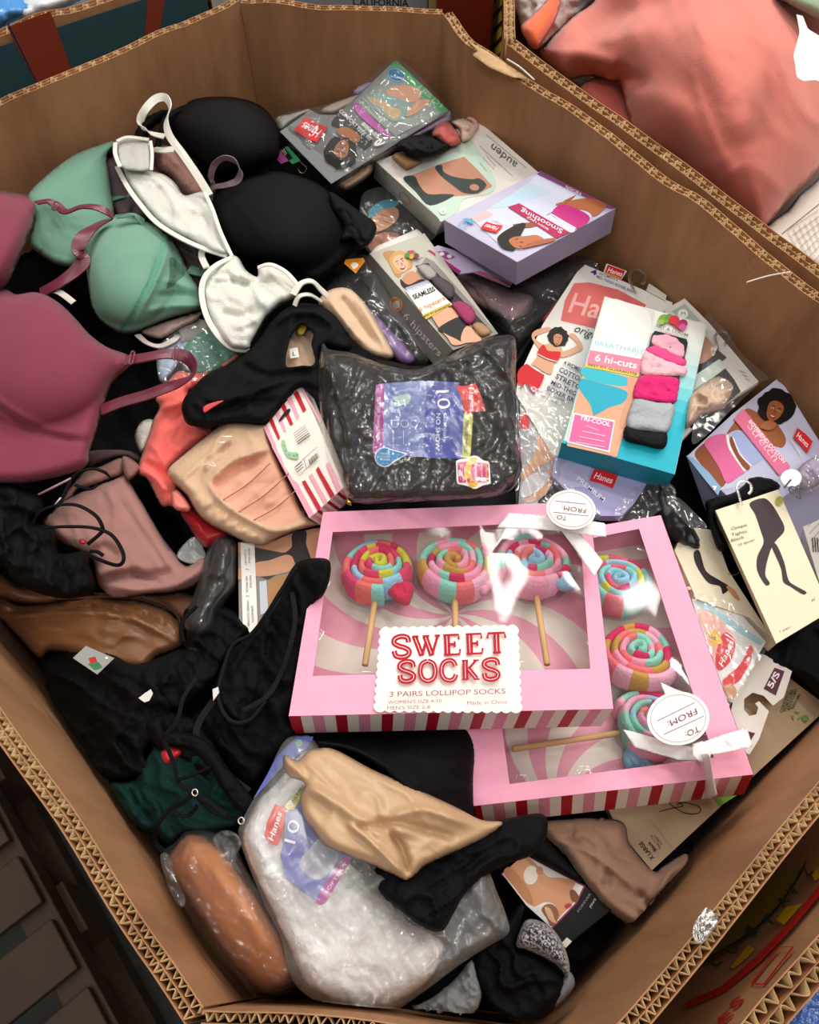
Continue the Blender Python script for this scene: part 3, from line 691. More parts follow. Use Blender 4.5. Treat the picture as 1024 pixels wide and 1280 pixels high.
def roll(center, n, Rr, h, cols, seed, label, ex, group, tip=None, stick=None, box=None):
    """a sock rolled into a flat coil on a stick"""
    n = n / np.linalg.norm(n); e1 = np.array(ex) - n * (np.array(ex) @ n); e1 /= np.linalg.norm(e1); e2 = np.cross(n, e1)
    base_c = center - n * h; root = thing('lollipop_sock', label, 'socks', base_c, group)
    rs = random.Random(seed); turns = 4.3; steps = 150; t = Rr / (turns + .35)
    prof = [(-.5, 0), (-.53, .45), (-.5, .75), (-.34, .93), (0, 1.0), (.34, .93), (.5, .75), (.56, .45), (.5, 0)]
    V = []; F = []; mi = []; k = len(prof); cur = rs.randrange(len(cols)); left = 6; mats = [M(c, 'knit') for c in cols]
    for i in range(steps + 1):
        f = i / steps; ang = 2 * math.pi * turns * f ** .62 + seed; rad = t * .38 + (Rr - t * .9) * (ang - seed) / (2 * math.pi * turns)
        rad = t * .25 + t * (ang - seed) / (2 * math.pi)
        hh = h * (.93 + .07 * math.cos(f * 3)) * (1 + .05 * math.sin(ang * 1.7 + seed))
        wob = 1 + .04 * math.sin(3 * ang + seed); c = math.cos(ang) * e1 + math.sin(ang) * e2
        last = (ang - seed) > 2 * math.pi * (turns - 1)
        for a, b in prof:
            bulge = .35 * math.sin(b * math.pi) if last and a > 0 else 0
            V.append(base_c + c * (rad * wob + (a * .98 + bulge) * t) + n * hh * b)
        if i < steps:
            if left <= 0:
                nx = rs.randrange(len(cols) - 1); cur = nx if nx < cur else nx + 1; left = rs.uniform(.25, .75) * (Rr / rad) ** .6
            left -= abs(2 * math.pi * turns * ((i + 1) / steps) ** .62 + seed - ang)
            for q in range(k - 1): F.append((i * k + q, (i + 1) * k + q, (i + 1) * k + q + 1, i * k + q + 1)); mi.append(cur)
    F += [tuple(range(k)), tuple(steps * k + q for q in range(k))[::-1]]; mi += [cur, cur]
    mesh('rolled_sock', V, F, mats, root, mi, True)
    # inner fill so no light leaks between the coils
    a = np.linspace(0, 2 * math.pi, 24, False); ringp = np.array([base_c + Rr * .8 * (math.cos(q) * e1 + math.sin(q) * e2) for q in a])
    slab('cardboard_disc', ringp + n * .002, -n * .0015, M('#e9e2da', 'paper'), root)
    a = np.linspace(0, 2 * math.pi, 32, False); ringp = np.array([base_c + Rr * 1.06 * (math.cos(q) * e1 + math.sin(q) * e2) for q in a])
    slab('clear_base', ringp + n * .001, -n * .0008, film_mat('moulded_clear_base', .1, .7, 0), root)
    if stick is not None:
        d = np.array(stick) - center; d -= n * (d @ n); d0 = base_c + n * h * .25 + d / np.linalg.norm(d) * Rr * .7; d1 = base_c + n * h * .25 + d
        tube('stick', [d0, d1], .0032, M('#d9ad76', 'wood'), root, world=True, sides=12)
    return root, base_c, e1, e2
CF = {}
def cuff(root, px, py, z, r, col, ang, seed, col2=None):
    """the gathered cuff that ends the roll, like the twist of a sweet wrapper"""
    a = math.radians(ang); rs = random.Random(seed); pts = []
    for x, y in ((-.7, -.6), (0, -.75), (.75, -.5), (1.0, .1), (.9, .75), (.3, .95), (-.2, .8), (-.6, .55), (-.85, 0)):
        x += rs.uniform(-.12, .12); y += rs.uniform(-.12, .12); pts.append((px + r * (x * math.cos(a) - y * math.sin(a)), py + r * (x * math.sin(a) + y * math.cos(a))))
    return surf('gathered_cuff', pts, M(col, 'knit'), root, sp=2.2, th=.001, z=z, puff=(.012, r * .5), fold=[(.006, r * .28, ang + 60, 3, seed)])

S1 = plane_tilt(565, 770, .925, 0, -.06)
g1, P1w, v1, fp1 = gift_box('pink candy-striped lollipop sock gift box lying on top, with the SWEET SOCKS card', [(404, 640), (736, 627), (767, 886), (361, 895)], S1, .05,
    [(416, 665), (724, 651), (738, 836), (391, 845)], ((361, 895), (367, 916)), 28, (568, 768), R(565, 770, .87), 20)
RC = dict(a=['#d41c5c', '#d8d43a', '#8fd6cf', '#9ccfe8', '#ef6f6a', '#e23d6e'], b=['#d41c5c', '#8fd8c4', '#f3a0bd', '#f0757a', '#c99a3f', '#f2b3cb'], c=['#d41c5c', '#9ccfe8', '#8fd8c4', '#ef7d78', '#f3a0bd', '#f2b3cb'])
def lol(pl, cx, cy, rpx, cols, seed, label, stick_px, group, depth=.010, h=.034, ex=(1, 0, 0)):
    C = pl(np.array(float(cx)), np.array(float(cy)), -depth); s = pl(np.array(float(stick_px[0])), np.array(float(stick_px[1])), -depth - h * .75)
    return roll(C, pl.n + np.array([0, .28, 0]), rpx * float(np.dot(C - CAMP, _f)) / FPX, h, cols, seed, label, ex, group, stick=s)
G1 = 'lollipop socks in the upper gift box'; G2 = 'lollipop socks in the lower gift box'
r1, *_ = lol(S1, 473, 697, 43, RC['a'], 3, 'leftmost lollipop sock of the upper box, magenta, yellow and aqua', (458, 858), G1)
cuff(r1, 499, 736, .908, 19, '#cf2250', 20, 81)
r2, *_ = lol(S1, 569, 694, 45, RC['b'], 5, 'middle lollipop sock of the upper box, pink, mint and gold', (569, 830), G1)
cuff(r2, 600, 724, .908, 18, '#eba5bf', 40, 82)
r3, *_ = lol(S1, 669, 693, 45, RC['c'], 8, 'rightmost lollipop sock of the upper box, aqua, blue and coral beneath the bow', (679, 858), G1)
cuff(r3, 702, 722, .908, 19, '#93bfdc', 10, 83)
# scalloped label card
def scallop(c, nx, ny, r):
    c = np.array(c, float); out = []
    for k, n in enumerate((nx, ny, nx, ny)):
        a, b = c[k], c[(k + 1) % 4]; d = (b - a) / n; nn = np.array([d[1], -d[0]]); nn /= np.linalg.norm(nn)
        for i in range(n):
            for q in range(5):
                t = q / 5; out.append(a + d * (i + t) + nn * r * math.sin(math.pi * t))
    return np.array(out)
sc = scallop([(477, 786), (646, 783), (651, 889), (469, 888)], 15, 10, 2.6)
lab = slab('label_card', S1(sc[:, 0], sc[:, 1], .0022), -S1.n * .0012, M('#f3eee4', 'paper'), g1)
lp = Plane(S1.P + S1.n * .0022, S1.n); a = Art(lp, .0002)
GL = dict(
    S=[([(.86, .70), (.80, .93), (.5, 1), (.2, .9), (.14, .7), (.35, .55), (.65, .45), (.86, .3), (.8, .09), (.5, 0), (.2, .08), (.13, .32)], .2, True)],
    W=[([(.04, .96), (.3, .03)], .2, False), ([(.3, .03), (.5, .75)], .1, False), ([(.46, .96), (.7, .03)], .2, False), ([(.7, .03), (.96, .96)], .09, False), ([(-.06, .97), (.2, .97)], .07, False), ([(.36, .97), (.62, .97)], .07, False), ([(.84, .97), (1.06, .97)], .07, False)],
    E=[([(.28, 0), (.28, 1)], .22, False), ([(.1, .97), (.86, .97), (.88, .74)], .08, False), ([(.1, .03), (.88, .03), (.92, .28)], .08, False), ([(.3, .52), (.68, .52)], .09, False), ([(.66, .38), (.66, .66)], .07, False)],
    T=[([(.5, 0), (.5, 1)], .22, False), ([(.05, .72), (.1, .97), (.9, .97), (.95, .72)], .09, False), ([(.3, .03), (.7, .03)], .08, False)],
    O=[([(.5, 1), (.2, .86), (.1, .5), (.2, .14), (.5, 0), (.8, .14), (.9, .5), (.8, .86), (.5, 1)], .19, True)],
    C=[([(.86, .7), (.74, .94), (.5, 1), (.22, .87), (.1, .5), (.22, .13), (.5, 0), (.76, .07), (.88, .3)], .19, True)],
    K=[([(.25, 0), (.25, 1)], .22, False), ([(.08, .97), (.42, .97)], .07, False), ([(.08, .03), (.42, .03)], .07, False), ([(.32, .45), (.82, .95)], .09, False), ([(.42, .55), (.84, .05)], .2, False), ([(.68, .97), (.98, .97)], .07, False), ([(.7, .03), (1.0, .03)], .07, False)])
def fancy(word, p0, p1, cap, gap=.12):
    p0 = np.array(p0, float); p1 = np.array(p1, float); n = len(word); ws = [1.25 if c == 'W' else 1. for c in word]; tot = sum(ws) + gap * (n - 1); e = (p1 - p0) / tot; up = np.array([e[1], -e[0]]); up = up / np.linalg.norm(up) * cap; x = 0
    for c, ww in zip(word, ws):
        for pts, wd, sm in GL[c]:
            Q = [p0 + e * (x + px * ww) + up * py for px, py in pts]; a.line(Q, wd * np.linalg.norm(e) * 1.35, '#b80d2c', sm)
            if wd > .15: a.line(Q, .035 * np.linalg.norm(e), '#f3d9d2', sm)
        x += ww + gap
fancy('SWEET', (490, 822), (634, 816), 26); fancy('SOCKS', (497, 852), (626, 849), 25)
a.text('3 PAIRS LOLLIPOP SOCKS', (487, 871), (632, 867), (0, -6.4), '#a85a6c', .006)
a.text("WOMEN'S SIZE 4-10", (485, 880), (552, 878), (0, -4), '#a85a6c'); a.text("MEN'S SIZE 2-8", (484, 887), (538, 885.5), (0, -4), '#a85a6c'); a.text('Made in China', (584, 881), (634, 879.5), (0, -4.6), '#a85a6c')
a.build('lettering', g1)
SAT = M('#eeecea', 'ribbon')
def sat(name, pts, z, root, seed, amp=.004, puff=None, ctrl=None):
    return surf(name, pts, SAT, root, sp=3, smooth=False, th=.0006, fold=[(amp, 14, 30, 2.5, seed)], **(dict(ctrl=ctrl) if ctrl else dict(z=z)))
def gift_tag(root, cx, cy, rx, ry, z, rot, gx=0, gy=0):
    pl = plane_tilt(cx, cy, z, gx, gy); an = np.linspace(0, 2 * math.pi, 48, False); r = math.radians(rot)
    x = cx + rx * np.cos(an) * math.cos(r) - ry * np.sin(an) * math.sin(r); y = cy + rx * np.cos(an) * math.sin(r) + ry * np.sin(an) * math.cos(r)
    slab('gift_tag', pl(x, y), -pl.n * .0007, M('#f1eee8', 'paper'), root); return pl
tg1 = gift_tag(g1, 714, 637, 31, 24.5, .962, 8)
a = Art(tg1, .0002); a.ring(714, 637, 27.5, 21.5, .8, '#c58f94', 8); a.line([(692, 640), (736, 645)], .7, '#8a5a60'); a.line([(694, 626), (733, 630)], .7, '#8a5a60')
a.text('FROM:', (733, 636), (703, 631.5), (-1, 5.5), '#7c4c52'); a.text('TO:', (709, 645), (695, 643), (-1, 5.5), '#7c4c52'); a.build('tag_lettering', g1)
sat('ribbon_tail', [(622, 659), (636, 641), (690, 645), (712, 655), (706, 664), (680, 662)], .945, g1, 91)
sat('ribbon_tail', [(708, 650), (730, 650), (757, 654), (758, 671), (730, 668), (706, 662)], .95, g1, 92)
sat('ribbon_tail', [(698, 658), (722, 662), (754, 702), (743, 721), (722, 690)], .944, g1, 93)

S2 = plane_tilt(760, 830, .862, .02, -.05)
g2, P2w, v2, fp2 = gift_box('pink candy-striped lollipop sock gift box half covered by the SWEET SOCKS box', [(556, 690), (826, 644), (942, 968), (587, 1008)], S2, .05,
    [(600, 700), (799, 661), (893, 947), (637, 980)], ((587, 1008), (592, 1031)), 25, (700, 1010), R(760, 830, .81), 20)
r4, *_ = lol(S2, 775, 718, 41, ['#e8607a', '#d8d43a', '#8fd6cf', '#9ccfe8', '#d41c5c', '#8fd6cf'], 12, 'topmost lollipop sock of the lower box, aqua and yellow with coral centre', (600, 740), G2, ex=(0, 1, 0))
r5, *_ = lol(S2, 801, 806, 45, RC['b'], 15, 'middle lollipop sock of the lower box, mint, pink, magenta and ochre', (620, 860), G2, ex=(0, 1, 0))
r6, *_ = lol(S2, 818, 893, 43, RC['c'], 18, 'lollipop sock under the round tag of the lower box, blue and magenta', (640, 941), G2, ex=(0, 1, 0))
cuff(r6, 799, 946, .835, 26, '#7fb6d2', 5, 84)
tg2 = gift_tag(g2, 848, 898, 39, 33.5, .905, -5)
a = Art(tg2, .0002); a.ring(848, 898, 34.5, 29.5, .8, '#c58f94', -5); a.line([(822, 901), (869, 878)], .8, '#8a5a60'); a.line([(830, 918), (880, 895)], .8, '#8a5a60')
a.text('FROM:', (870, 885), (834, 902), (2.5, 7), '#7c4c52'); a.text('TO:', (873, 907), (856, 915), (2.5, 7), '#7c4c52'); a.build('tag_lettering', g2)
sat('ribbon_tail', [(779, 912), (790, 914), (850, 931), (872, 934), (872, 950), (850, 950), (794, 934)], .885, g2, 94)
sat('ribbon_tail', [(880, 927), (905, 918), (934, 910), (941, 933), (905, 941), (882, 944)], .888, g2, 95)
sat('ribbon_tail', [(866, 944), (886, 942), (890, 965), (896, 994), (880, 999), (867, 999), (863, 970)], None, g2, 96, ctrl=[(876, 944, .892), (880, 966, .876), (882, 999, .83)])
sat('ribbon_tail', [(826, 853), (846, 862), (858, 866), (852, 874), (833, 872)], .89, g2, 97)
sat('bow_knot', [(866, 930), (878, 926), (890, 932), (888, 948), (876, 953), (866, 946)], .900, g2, 98, .006)

# ================================================================== boxed and bagged underwear
SK1, SK2, SK3, HAIR = '#a8663e', '#d9a383', '#c48a66', '#17110f'
def loc2(cx, cy, s, ang):
    a = math.radians(ang); r_ = np.array([math.cos(a), math.sin(a)]); u_ = np.array([math.sin(a), -math.cos(a)])
    return lambda pts: [tuple(np.array([cx, cy]) + s * (x * r_ + y * u_)) for x, y in pts]
def portrait(a, cx, cy, s, ang, skin, hair, afro=True, seed=1, neck=True):
    """a printed face: local x to its right, y to the top of its head; s = half the face height"""
    L = loc2(cx, cy, s, ang); rs = random.Random(seed)
    if afro:
        pts = []
        for k in range(26):
            t = 2 * math.pi * k / 26; r = 1.75 * (1 + rs.uniform(-.07, .07)); pts.append((r * math.cos(t), .45 + r * .95 * math.sin(t)))
        a.blob(L(pts), hair)
    else: a.blob(L([(-.9, -.9), (-1.1, 0), (-.95, .9), (0, 1.4), (.95, .9), (1.1, 0), (.9, -.9)]), hair)
    if neck: a.blob(L([(-.35, -.6), (.35, -.6), (.45, -1.5), (1.3, -1.9), (-1.3, -1.9), (-.45, -1.5)]), skin)
    a.blob(L([(-.72, .1), (-.68, .6), (-.35, .9), (.1, .95), (.5, .8), (.72, .5), (.72, 0), (.5, -.65), (0, -1), (-.5, -.65)]), skin)
    d = '#2a1713'
    for x in (-.3, .32):
        a.line(L([(x - .17, .36), (x, .43), (x + .17, .37)]), .07 * s, d); a.ell(*L([(x, .17)])[0], .13 * s, .07 * s, '#f2e6de', ang); a.ell(*L([(x, .17)])[0], .065 * s, .07 * s, d, ang)
    a.line(L([(.02, .1), (.1, -.16), (-.02, -.2)]), .05 * s, '#7d4529', True)
    a.blob(L([(-.3, -.42), (0, -.46), (.3, -.42), (.18, -.62), (0, -.67), (-.18, -.62)]), '#a83a40'); a.blob(L([(-.22, -.46), (0, -.48), (.22, -.46), (0, -.56)]), '#f7f0ec')
def flag(a, c, word='Hanes', col='#dc2a2c', up=None, p=(.12, .88)):
    """the small red flag of the maker with its name; c = corners, reading from c[3] to c[2]"""
    c = np.array(c, float); m1 = (c[0] + c[1]) / 2 + (c[0] - c[3]) * .07; m2 = (c[2] + c[3]) / 2 + (c[0] - c[3]) * .07
    a.poly([c[0], m1 * 1., c[1], (c[1] + c[2]) / 2, c[2], m2, c[3]], col)
    b0 = c[3] + (c[2] - c[3]) * p[0] + (c[0] - c[3]) * .3; b1 = c[3] + (c[2] - c[3]) * p[1] + (c[1] - c[2]) * .3
    a.text(word, b0, b1, (c[0] - c[3]) * .5, '#ffffff', .004, .15)
def Z(ox, oy, s): return lambda *pts: [(ox + x / s, oy + y / s) for x, y in pts]
def pmean(c): c = np.array(c, float); return c.mean(0)
def ctn(name, label, corners, z, T, mats, gx=0, gy=0, down=None, cat='box', group=None):
    m = pmean(corners); pl = plane_tilt(m[0], m[1], z, gx, gy); root = thing(name, label, cat, R(m[0], m[1], z - T), group)
    P, v = carton(root, corners, pl, T, mats, down); return root, pl, P, v

# --- bikini pack at the back
q = Z(340, 60, 4.452)
o = surf('folded_briefs', q((445, 240), (490, 190), (560, 130), (600, 105), (625, 150), (628, 185), (560, 225), (500, 262), (460, 262)), M('#b7a9cf'), None, sp=4, z=.895, puff=(.02, 14), fold=[(.006, 16, 150, 3, 101)])
tag(o, 'lilac briefs poking out behind the bikini multipack', 'briefs')
o = surf('clear_bag', q((20, 390), (120, 350), (240, 330), (380, 290), (460, 250), (700, 60), (1000, 360), (1010, 410), (720, 560), (400, 800), (330, 770), (180, 640), (40, 480)), FILM, None, sp=5, th=0, ctrl=[(352, 165, .878), (420, 235, .852), (495, 76, .96), (563, 140, .925)], puff=(.03, 16), fold=[(.006, 22, 150, 2, 102)])
bikroot = thing('brief_multipack', 'grey flat pack of six bikini briefs at the back with a green end strip', 'multipack', R(460, 160, .79))
bpl = plane_tilt(458, 155, .892, .06, .30)
bc = q((45, 465), (215, 345), (265, 372), (360, 372), (690, 65), (985, 350), (330, 755))
c = np.array(bc); slab('printed_card', bpl(c[:, 0], c[:, 1]), -bpl.n * .0015, M('#7d7f80', 'print'), bikroot)
o.parent = bikroot; o.location = tuple(_org[o.name] - _org[bikroot.name]); o.name = 'clear_bag'
for pts, col, lb in ((q((985, 350), (1000, 385), (990, 420), (860, 480), (730, 550), (715, 500), (850, 425)), '#b9aad2', 'lilac folded brief'), (q((720, 495), (728, 545), (640, 600), (550, 640), (545, 590), (640, 540)), '#b69c88', 'beige folded brief'),
                     (q((545, 590), (555, 640), (470, 690), (370, 745), (350, 720), (430, 660)), '#a82d3c', 'red folded brief'), (q((550, 635), (560, 690), (480, 760), (400, 795), (365, 745), (460, 690)), '#c39c80', 'tan folded brief'),
                     (q((270, 345), (330, 310), (430, 275), (500, 250), (510, 280), (420, 340), (360, 375), (290, 372)), '#dccabb', 'cream folded brief'), (q((20, 390), (110, 365), (210, 340), (110, 420), (50, 470)), '#cfcdcb', 'white folded brief')):
    surf('folded_brief', pts, M(col), bikroot, sp=3, ctrl=[(352, 165, .85), (420, 235, .845), (495, 76, .93), (563, 140, .90)], puff=(.022, 8), fold=[(.004, 8, 150, 3, 103)], label=lb)
a = Art(bpl)
a.poly(q((655, 95), (690, 66), (985, 350), (940, 364)), '#4cb673'); a.text('6 CT SIZE 7', q((955, 318))[0], q((830, 200))[0], (-4, 4), '#d6f0de', .004)
a.poly(q((655, 95), (940, 364), (690, 490), (455, 300)), '#98a19c')
a.ell(*q((692, 150))[0], 12.5, 9, '#2d7fae', 20); a.ring(*q((692, 150))[0], 11, 7.6, .6, '#bfe0ee', 20); a.text('COOL', q((735, 165))[0], q((655, 150))[0], (-.4, 2.6), '#eaf6fb')
a.blob(q((640, 235), (700, 208), (790, 215), (830, 250), (800, 300), (700, 290), (650, 262)), SK2); a.blob(q((800, 300), (860, 285), (880, 300), (790, 370), (740, 375)), SK2)
a.blob(q((560, 250), (650, 260), (760, 310), (740, 380), (680, 410), (600, 360), (520, 300)), '#8fb0a8'); a.blob(q((540, 270), (610, 290), (680, 330), (720, 350), (690, 400), (650, 380), (600, 330), (545, 300)), '#cdb28c')
a.blob(q((455, 300), (480, 310), (560, 390), (665, 500), (600, 470), (500, 390), (460, 340)), '#c765b4')
for k in range(3): a.line(q((480 + k * 22, 285 - k * 12), (590 + k * 14, 400 - k * 14)), .5, '#e9ecea')
a.blob(q((330, 420), (370, 370), (420, 380), (520, 480), (560, 520), (520, 560), (480, 540), (440, 470), (370, 440)), '#2b2d33')
a.blob(q((365, 450), (420, 440), (490, 490), (470, 530), (420, 510), (370, 480)), '#b0704a')
portrait(a, *q((390, 560))[0], 12, 200, '#b0704a', HAIR, True, 3, False)
flag(a, q((250, 525), (120, 455), (190, 380), (312, 440)), up=None); 
a.text('COMFORT FLEX FIT', q((372, 352))[0], q((545, 520))[0], (3.3, -3.3), '#f4f4f2', .01); a.text('BIKINIS', q((498, 425))[0], q((585, 505))[0], (3.2, -3.2), '#f4f4f2', .02); a.text('6', q((560, 540))[0], q((600, 500))[0], (9, 3), '#ffffff', .03)
a.build('print', bikroot)
sz = thing('size_strip', 'small magenta and green size label strip below the grey bikini multipack', 'label', R(358, 197, .82))
a = Art(plane_tilt(358, 197, .842, .1, 0)); a.poly([(338, 190), (349, 186), (361, 201), (351, 205)], '#c356ab'); a.poly([(349, 186), (356, 184), (368, 198), (361, 201)], '#1b1b1b'); a.poly([(356, 184), (360, 183), (376, 201), (366, 205), (361, 201), (366, 198)], '#3fae72')
a.text('2XL', (359, 190), (354, 186.5), (2, -3), '#ffffff', .01) if False else a.text('2XL', (352, 188), (357, 195), (3, -2.5), '#ffffff', .01); a.build('print', sz)
hook(sz, 378, 211, .843, 5, 60, PLASTIC, 10, 1.6)

# --- cream hipster box with window, printed name upside down
q = Z(460, 150, 4.655)
ac = q((48, 243), (432, 592), (1000, 310), (640, 0))
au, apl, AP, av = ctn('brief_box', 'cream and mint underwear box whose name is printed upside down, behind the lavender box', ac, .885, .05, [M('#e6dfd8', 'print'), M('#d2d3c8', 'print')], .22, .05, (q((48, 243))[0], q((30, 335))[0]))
a = Art(apl)
a.blob(q((205, 335), (330, 262), (420, 215), (560, 130), (600, 120), (640, 170), (720, 300), (745, 380), (700, 430), (560, 460), (520, 530), (430, 590), (400, 560), (260, 420)), '#c7dccb')
a.poly(q((205, 340), (400, 262), (560, 213), (640, 290), (725, 385), (640, 432), (500, 445), (362, 497)), '#c58d74')
a.blob(q((390, 275), (430, 262), (440, 300), (500, 330), (600, 345), (650, 340), (690, 380), (640, 425), (560, 425), (500, 385), (430, 330)), '#3f4746')
a.blob(q((205, 340), (270, 325), (300, 380), (350, 430), (440, 430), (500, 440), (362, 497), (280, 420)), '#3a4241')
a.ell(*q((620, 392))[0], 6, 4, '#c58d74', 10)
a.text('auden', q((872, 250))[0], q((728, 135))[0], (-5, 7.5), '#6c625c'); 
for (x0, y0), (x1, y1) in (((690, 85), (925, 280)), ((650, 150), (840, 322)), ((690, 205), (745, 270)), ((670, 215), (735, 285)), ((650, 245), (692, 295))): a.line(q((x0, y0), (x1, y1)), .5, '#a49a92')
a.ell(*q((437, 530))[0], 4.5, 4, '#eef2ea'); a.text('6', q((443, 525))[0], q((433, 527))[0], (0, 3.5), '#5d6f61')
for k in range(4): a.line(q((110 + k * 14, 235 + k * 14), (124 + k * 14, 232 + k * 14)), .7, '#e3a7a3')
a.build('print', au)
a = Art(side_plane(AP, av, 0, 1)); a.ring(*q((215, 455))[0], 9, 4, 1.2, '#a5a89c', 48); a.text('Hipster', q((85, 300))[0], q((108, 330))[0], (1, -3), '#8b8d83'); a.build('side_print', au)
for pts, col, lb, sd in ((q((165, 150), (200, 110), (300, 85), (390, 95), (480, 140), (470, 170), (380, 210), (280, 220), (190, 180)), '#141416', 'black brief pushed up through the box window', 111),
                         (q((370, 90), (400, 20), (460, 5), (520, 60), (545, 120), (520, 150), (450, 150), (400, 110)), '#bf5a55', 'coral brief pushed up through the box window', 112),
                         (q((480, 10), (560, -10), (610, 10), (650, 40), (620, 90), (590, 120), (540, 130), (530, 60)), '#d9bda8', 'cream brief pushed up through the box window', 113),
                         (q((565, -10), (610, -30), (650, 10), (655, 50), (625, 70), (600, 20)), '#d8a5a0', 'rose brief pushed up through the box window', 115),
                         (q((140, 215), (180, 185), (260, 210), (330, 235), (240, 288), (190, 270)), '#a5794e', 'tan brief in the box window', 114)):
    o = surf('brief', pts, M(col), au, sp=2.6, z=.905 if sd != 114 else .885, puff=(.018, 9), fold=[(.010, 7, 30, 2, sd)], label=lb)

# --- lavender smoothing box
q = Z(540, 200, 4.267)
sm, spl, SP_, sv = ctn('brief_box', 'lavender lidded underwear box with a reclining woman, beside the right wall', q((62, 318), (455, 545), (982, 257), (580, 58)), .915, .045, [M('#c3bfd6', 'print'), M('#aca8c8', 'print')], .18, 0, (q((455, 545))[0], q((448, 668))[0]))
a = Art(spl)
a.poly(q((580, 60), (980, 257), (960, 262), (940, 258), (560, 75)), '#8c4a80'); a.text('4 BOXERS', q((800, 175))[0], q((715, 135))[0], (-1.2, 3.5), '#f3e4ef', .01)
a.poly(q((205, 308), (300, 262), (520, 120), (560, 78), (930, 262), (850, 305), (640, 420), (480, 480), (380, 470)), '#cfd3ea')
a.poly(q((300, 262), (520, 118), (640, 170), (470, 232), (400, 250)), '#bcd4e6')
a.poly(q((205, 308), (290, 268), (330, 290), (240, 335)), '#f2b9bd')
a.blob(q((660, 240), (740, 215), (850, 205), (930, 240), (900, 280), (860, 300), (820, 270)), '#b0653c'); a.blob(q((720, 225), (700, 220), (760, 190), (770, 185), (740, 215), (640, 280), (560, 320), (600, 300)), '#a2562f')
a.blob(q((640, 285), (680, 240), (740, 245), (840, 300), (810, 350), (770, 362), (700, 320)), '#c3267f'); a.line(q((640, 290), (700, 325), (768, 364)), 1.3, '#f3eef5', True)
a.blob(q((640, 300), (760, 362), (730, 385), (600, 310)), '#d7d2ea'); a.blob(q((430, 345), (500, 335), (580, 330), (560, 350), (500, 360)), '#9a5531')
a.poly(q((405, 250), (465, 230), (735, 385), (665, 417)), '#b31f55'); a.text('Smoothing', q((700, 372))[0], q((480, 257))[0], (-2.4, 5), '#ffffff'); a.text('BODY LACE', q((622, 365))[0], q((510, 300))[0], (-.8, 2), '#ffffff', .006)
a.blob(q((350, 430), (360, 400), (420, 360), (480, 335), (500, 345), (480, 390), (450, 440), (440, 480), (380, 470)), '#221815')
a.blob(q((410, 430), (440, 410), (500, 405), (560, 400), (600, 425), (570, 440), (520, 445), (480, 470), (440, 465)), '#b9704a'); a.blob(q((480, 470), (560, 430), (660, 415), (640, 435), (540, 460)), '#a86039')
a.line(q((445, 425), (460, 418)), .8, '#2a1713'); a.line(q((470, 440), (486, 436)), .8, '#2a1713'); a.line(q((465, 455), (482, 462)), .9, '#b5363c')
flag(a, q((345, 388), (258, 362), (290, 328), (380, 350))); a.text('X-TEMP', q((410, 338))[0], q((330, 305))[0], (-.8, 3), '#ffffff', .008)
a.poly(q((160, 315), (190, 308), (232, 328), (210, 340)), '#5fa8d0'); a.ring(*q((165, 345))[0], 5, 3.6, 1, '#6fb0d4')
a.build('print', sm)

# --- lavender pack and lace roll below it
q = Z(430, 290, 4.096)
lv = thing('brief_multipack', 'open pack with magenta edge and rolled rose lace brief, under the lavender box', 'multipack', R(605, 360, .78))
lpl = plane_tilt(590, 332, .842, -.05, 0); c = np.array(q((428, 95), (480, 68), (700, 130), (860, 262), (850, 280), (660, 205), (590, 215)))
slab('printed_card', lpl(c[:, 0], c[:, 1]), -lpl.n * .0015, M('#c6b9d6', 'print'), lv)
a = Art(lpl); a.poly(q((428, 95), (440, 90), (600, 200), (590, 216)), '#b02c74'); a.poly(q((470, 100), (520, 98), (572, 130), (525, 142)), '#9b4d86'); a.ell(*q((502, 112))[0], 3, 2.4, '#f0e3ee'); a.ell(*q((540, 124))[0], 3, 2.4, '#f0e3ee')
a.poly(q((655, 205), (700, 200), (850, 262), (850, 280)), '#b96a8e'); a.build('print', lv)
surf('rolled_lace_brief', q((575, 220), (640, 195), (720, 225), (830, 285), (960, 320), (978, 350), (940, 420), (860, 472), (820, 450), (700, 390), (610, 320)), M('#ab8a8c', 'lace'), lv, sp=3.5, ctrl=[(572, 340, .80), (640, 395, .815), (668, 375, .81)], puff=(.035, 16), fold=[(.004, 12, 20, 4, 121)], label='rose lace brief rolled up')
surf('black_brief', q((640, 360), (720, 400), (860, 475), (980, 350), (1000, 400), (960, 480), (880, 560), (780, 500), (700, 450)), M('#0c0c0e'), lv, sp=4, z=.79, puff=(.03, 16), fold=[(.006, 14, 20, 2, 122)], label='black rolled brief')
surf('grey_brief', [(648, 352), (690, 330), (730, 320), (752, 312), (762, 330), (735, 345), (705, 372), (680, 380)], M('#55525a', 'mesh'), lv, sp=4, z=.80, puff=(.03, 18), fold=[(.008, 14, 140, 2, 123)], label='grey mesh brief')
surf('clear_bag', [(570, 335), (640, 345), (700, 325), (760, 305), (766, 330), (745, 350), (700, 385), (660, 425), (640, 428), (600, 375)], FILM, lv, sp=4, th=0, z=.826, puff=(.03, 18), fold=[(.010, 15, 130, 2, 124)])

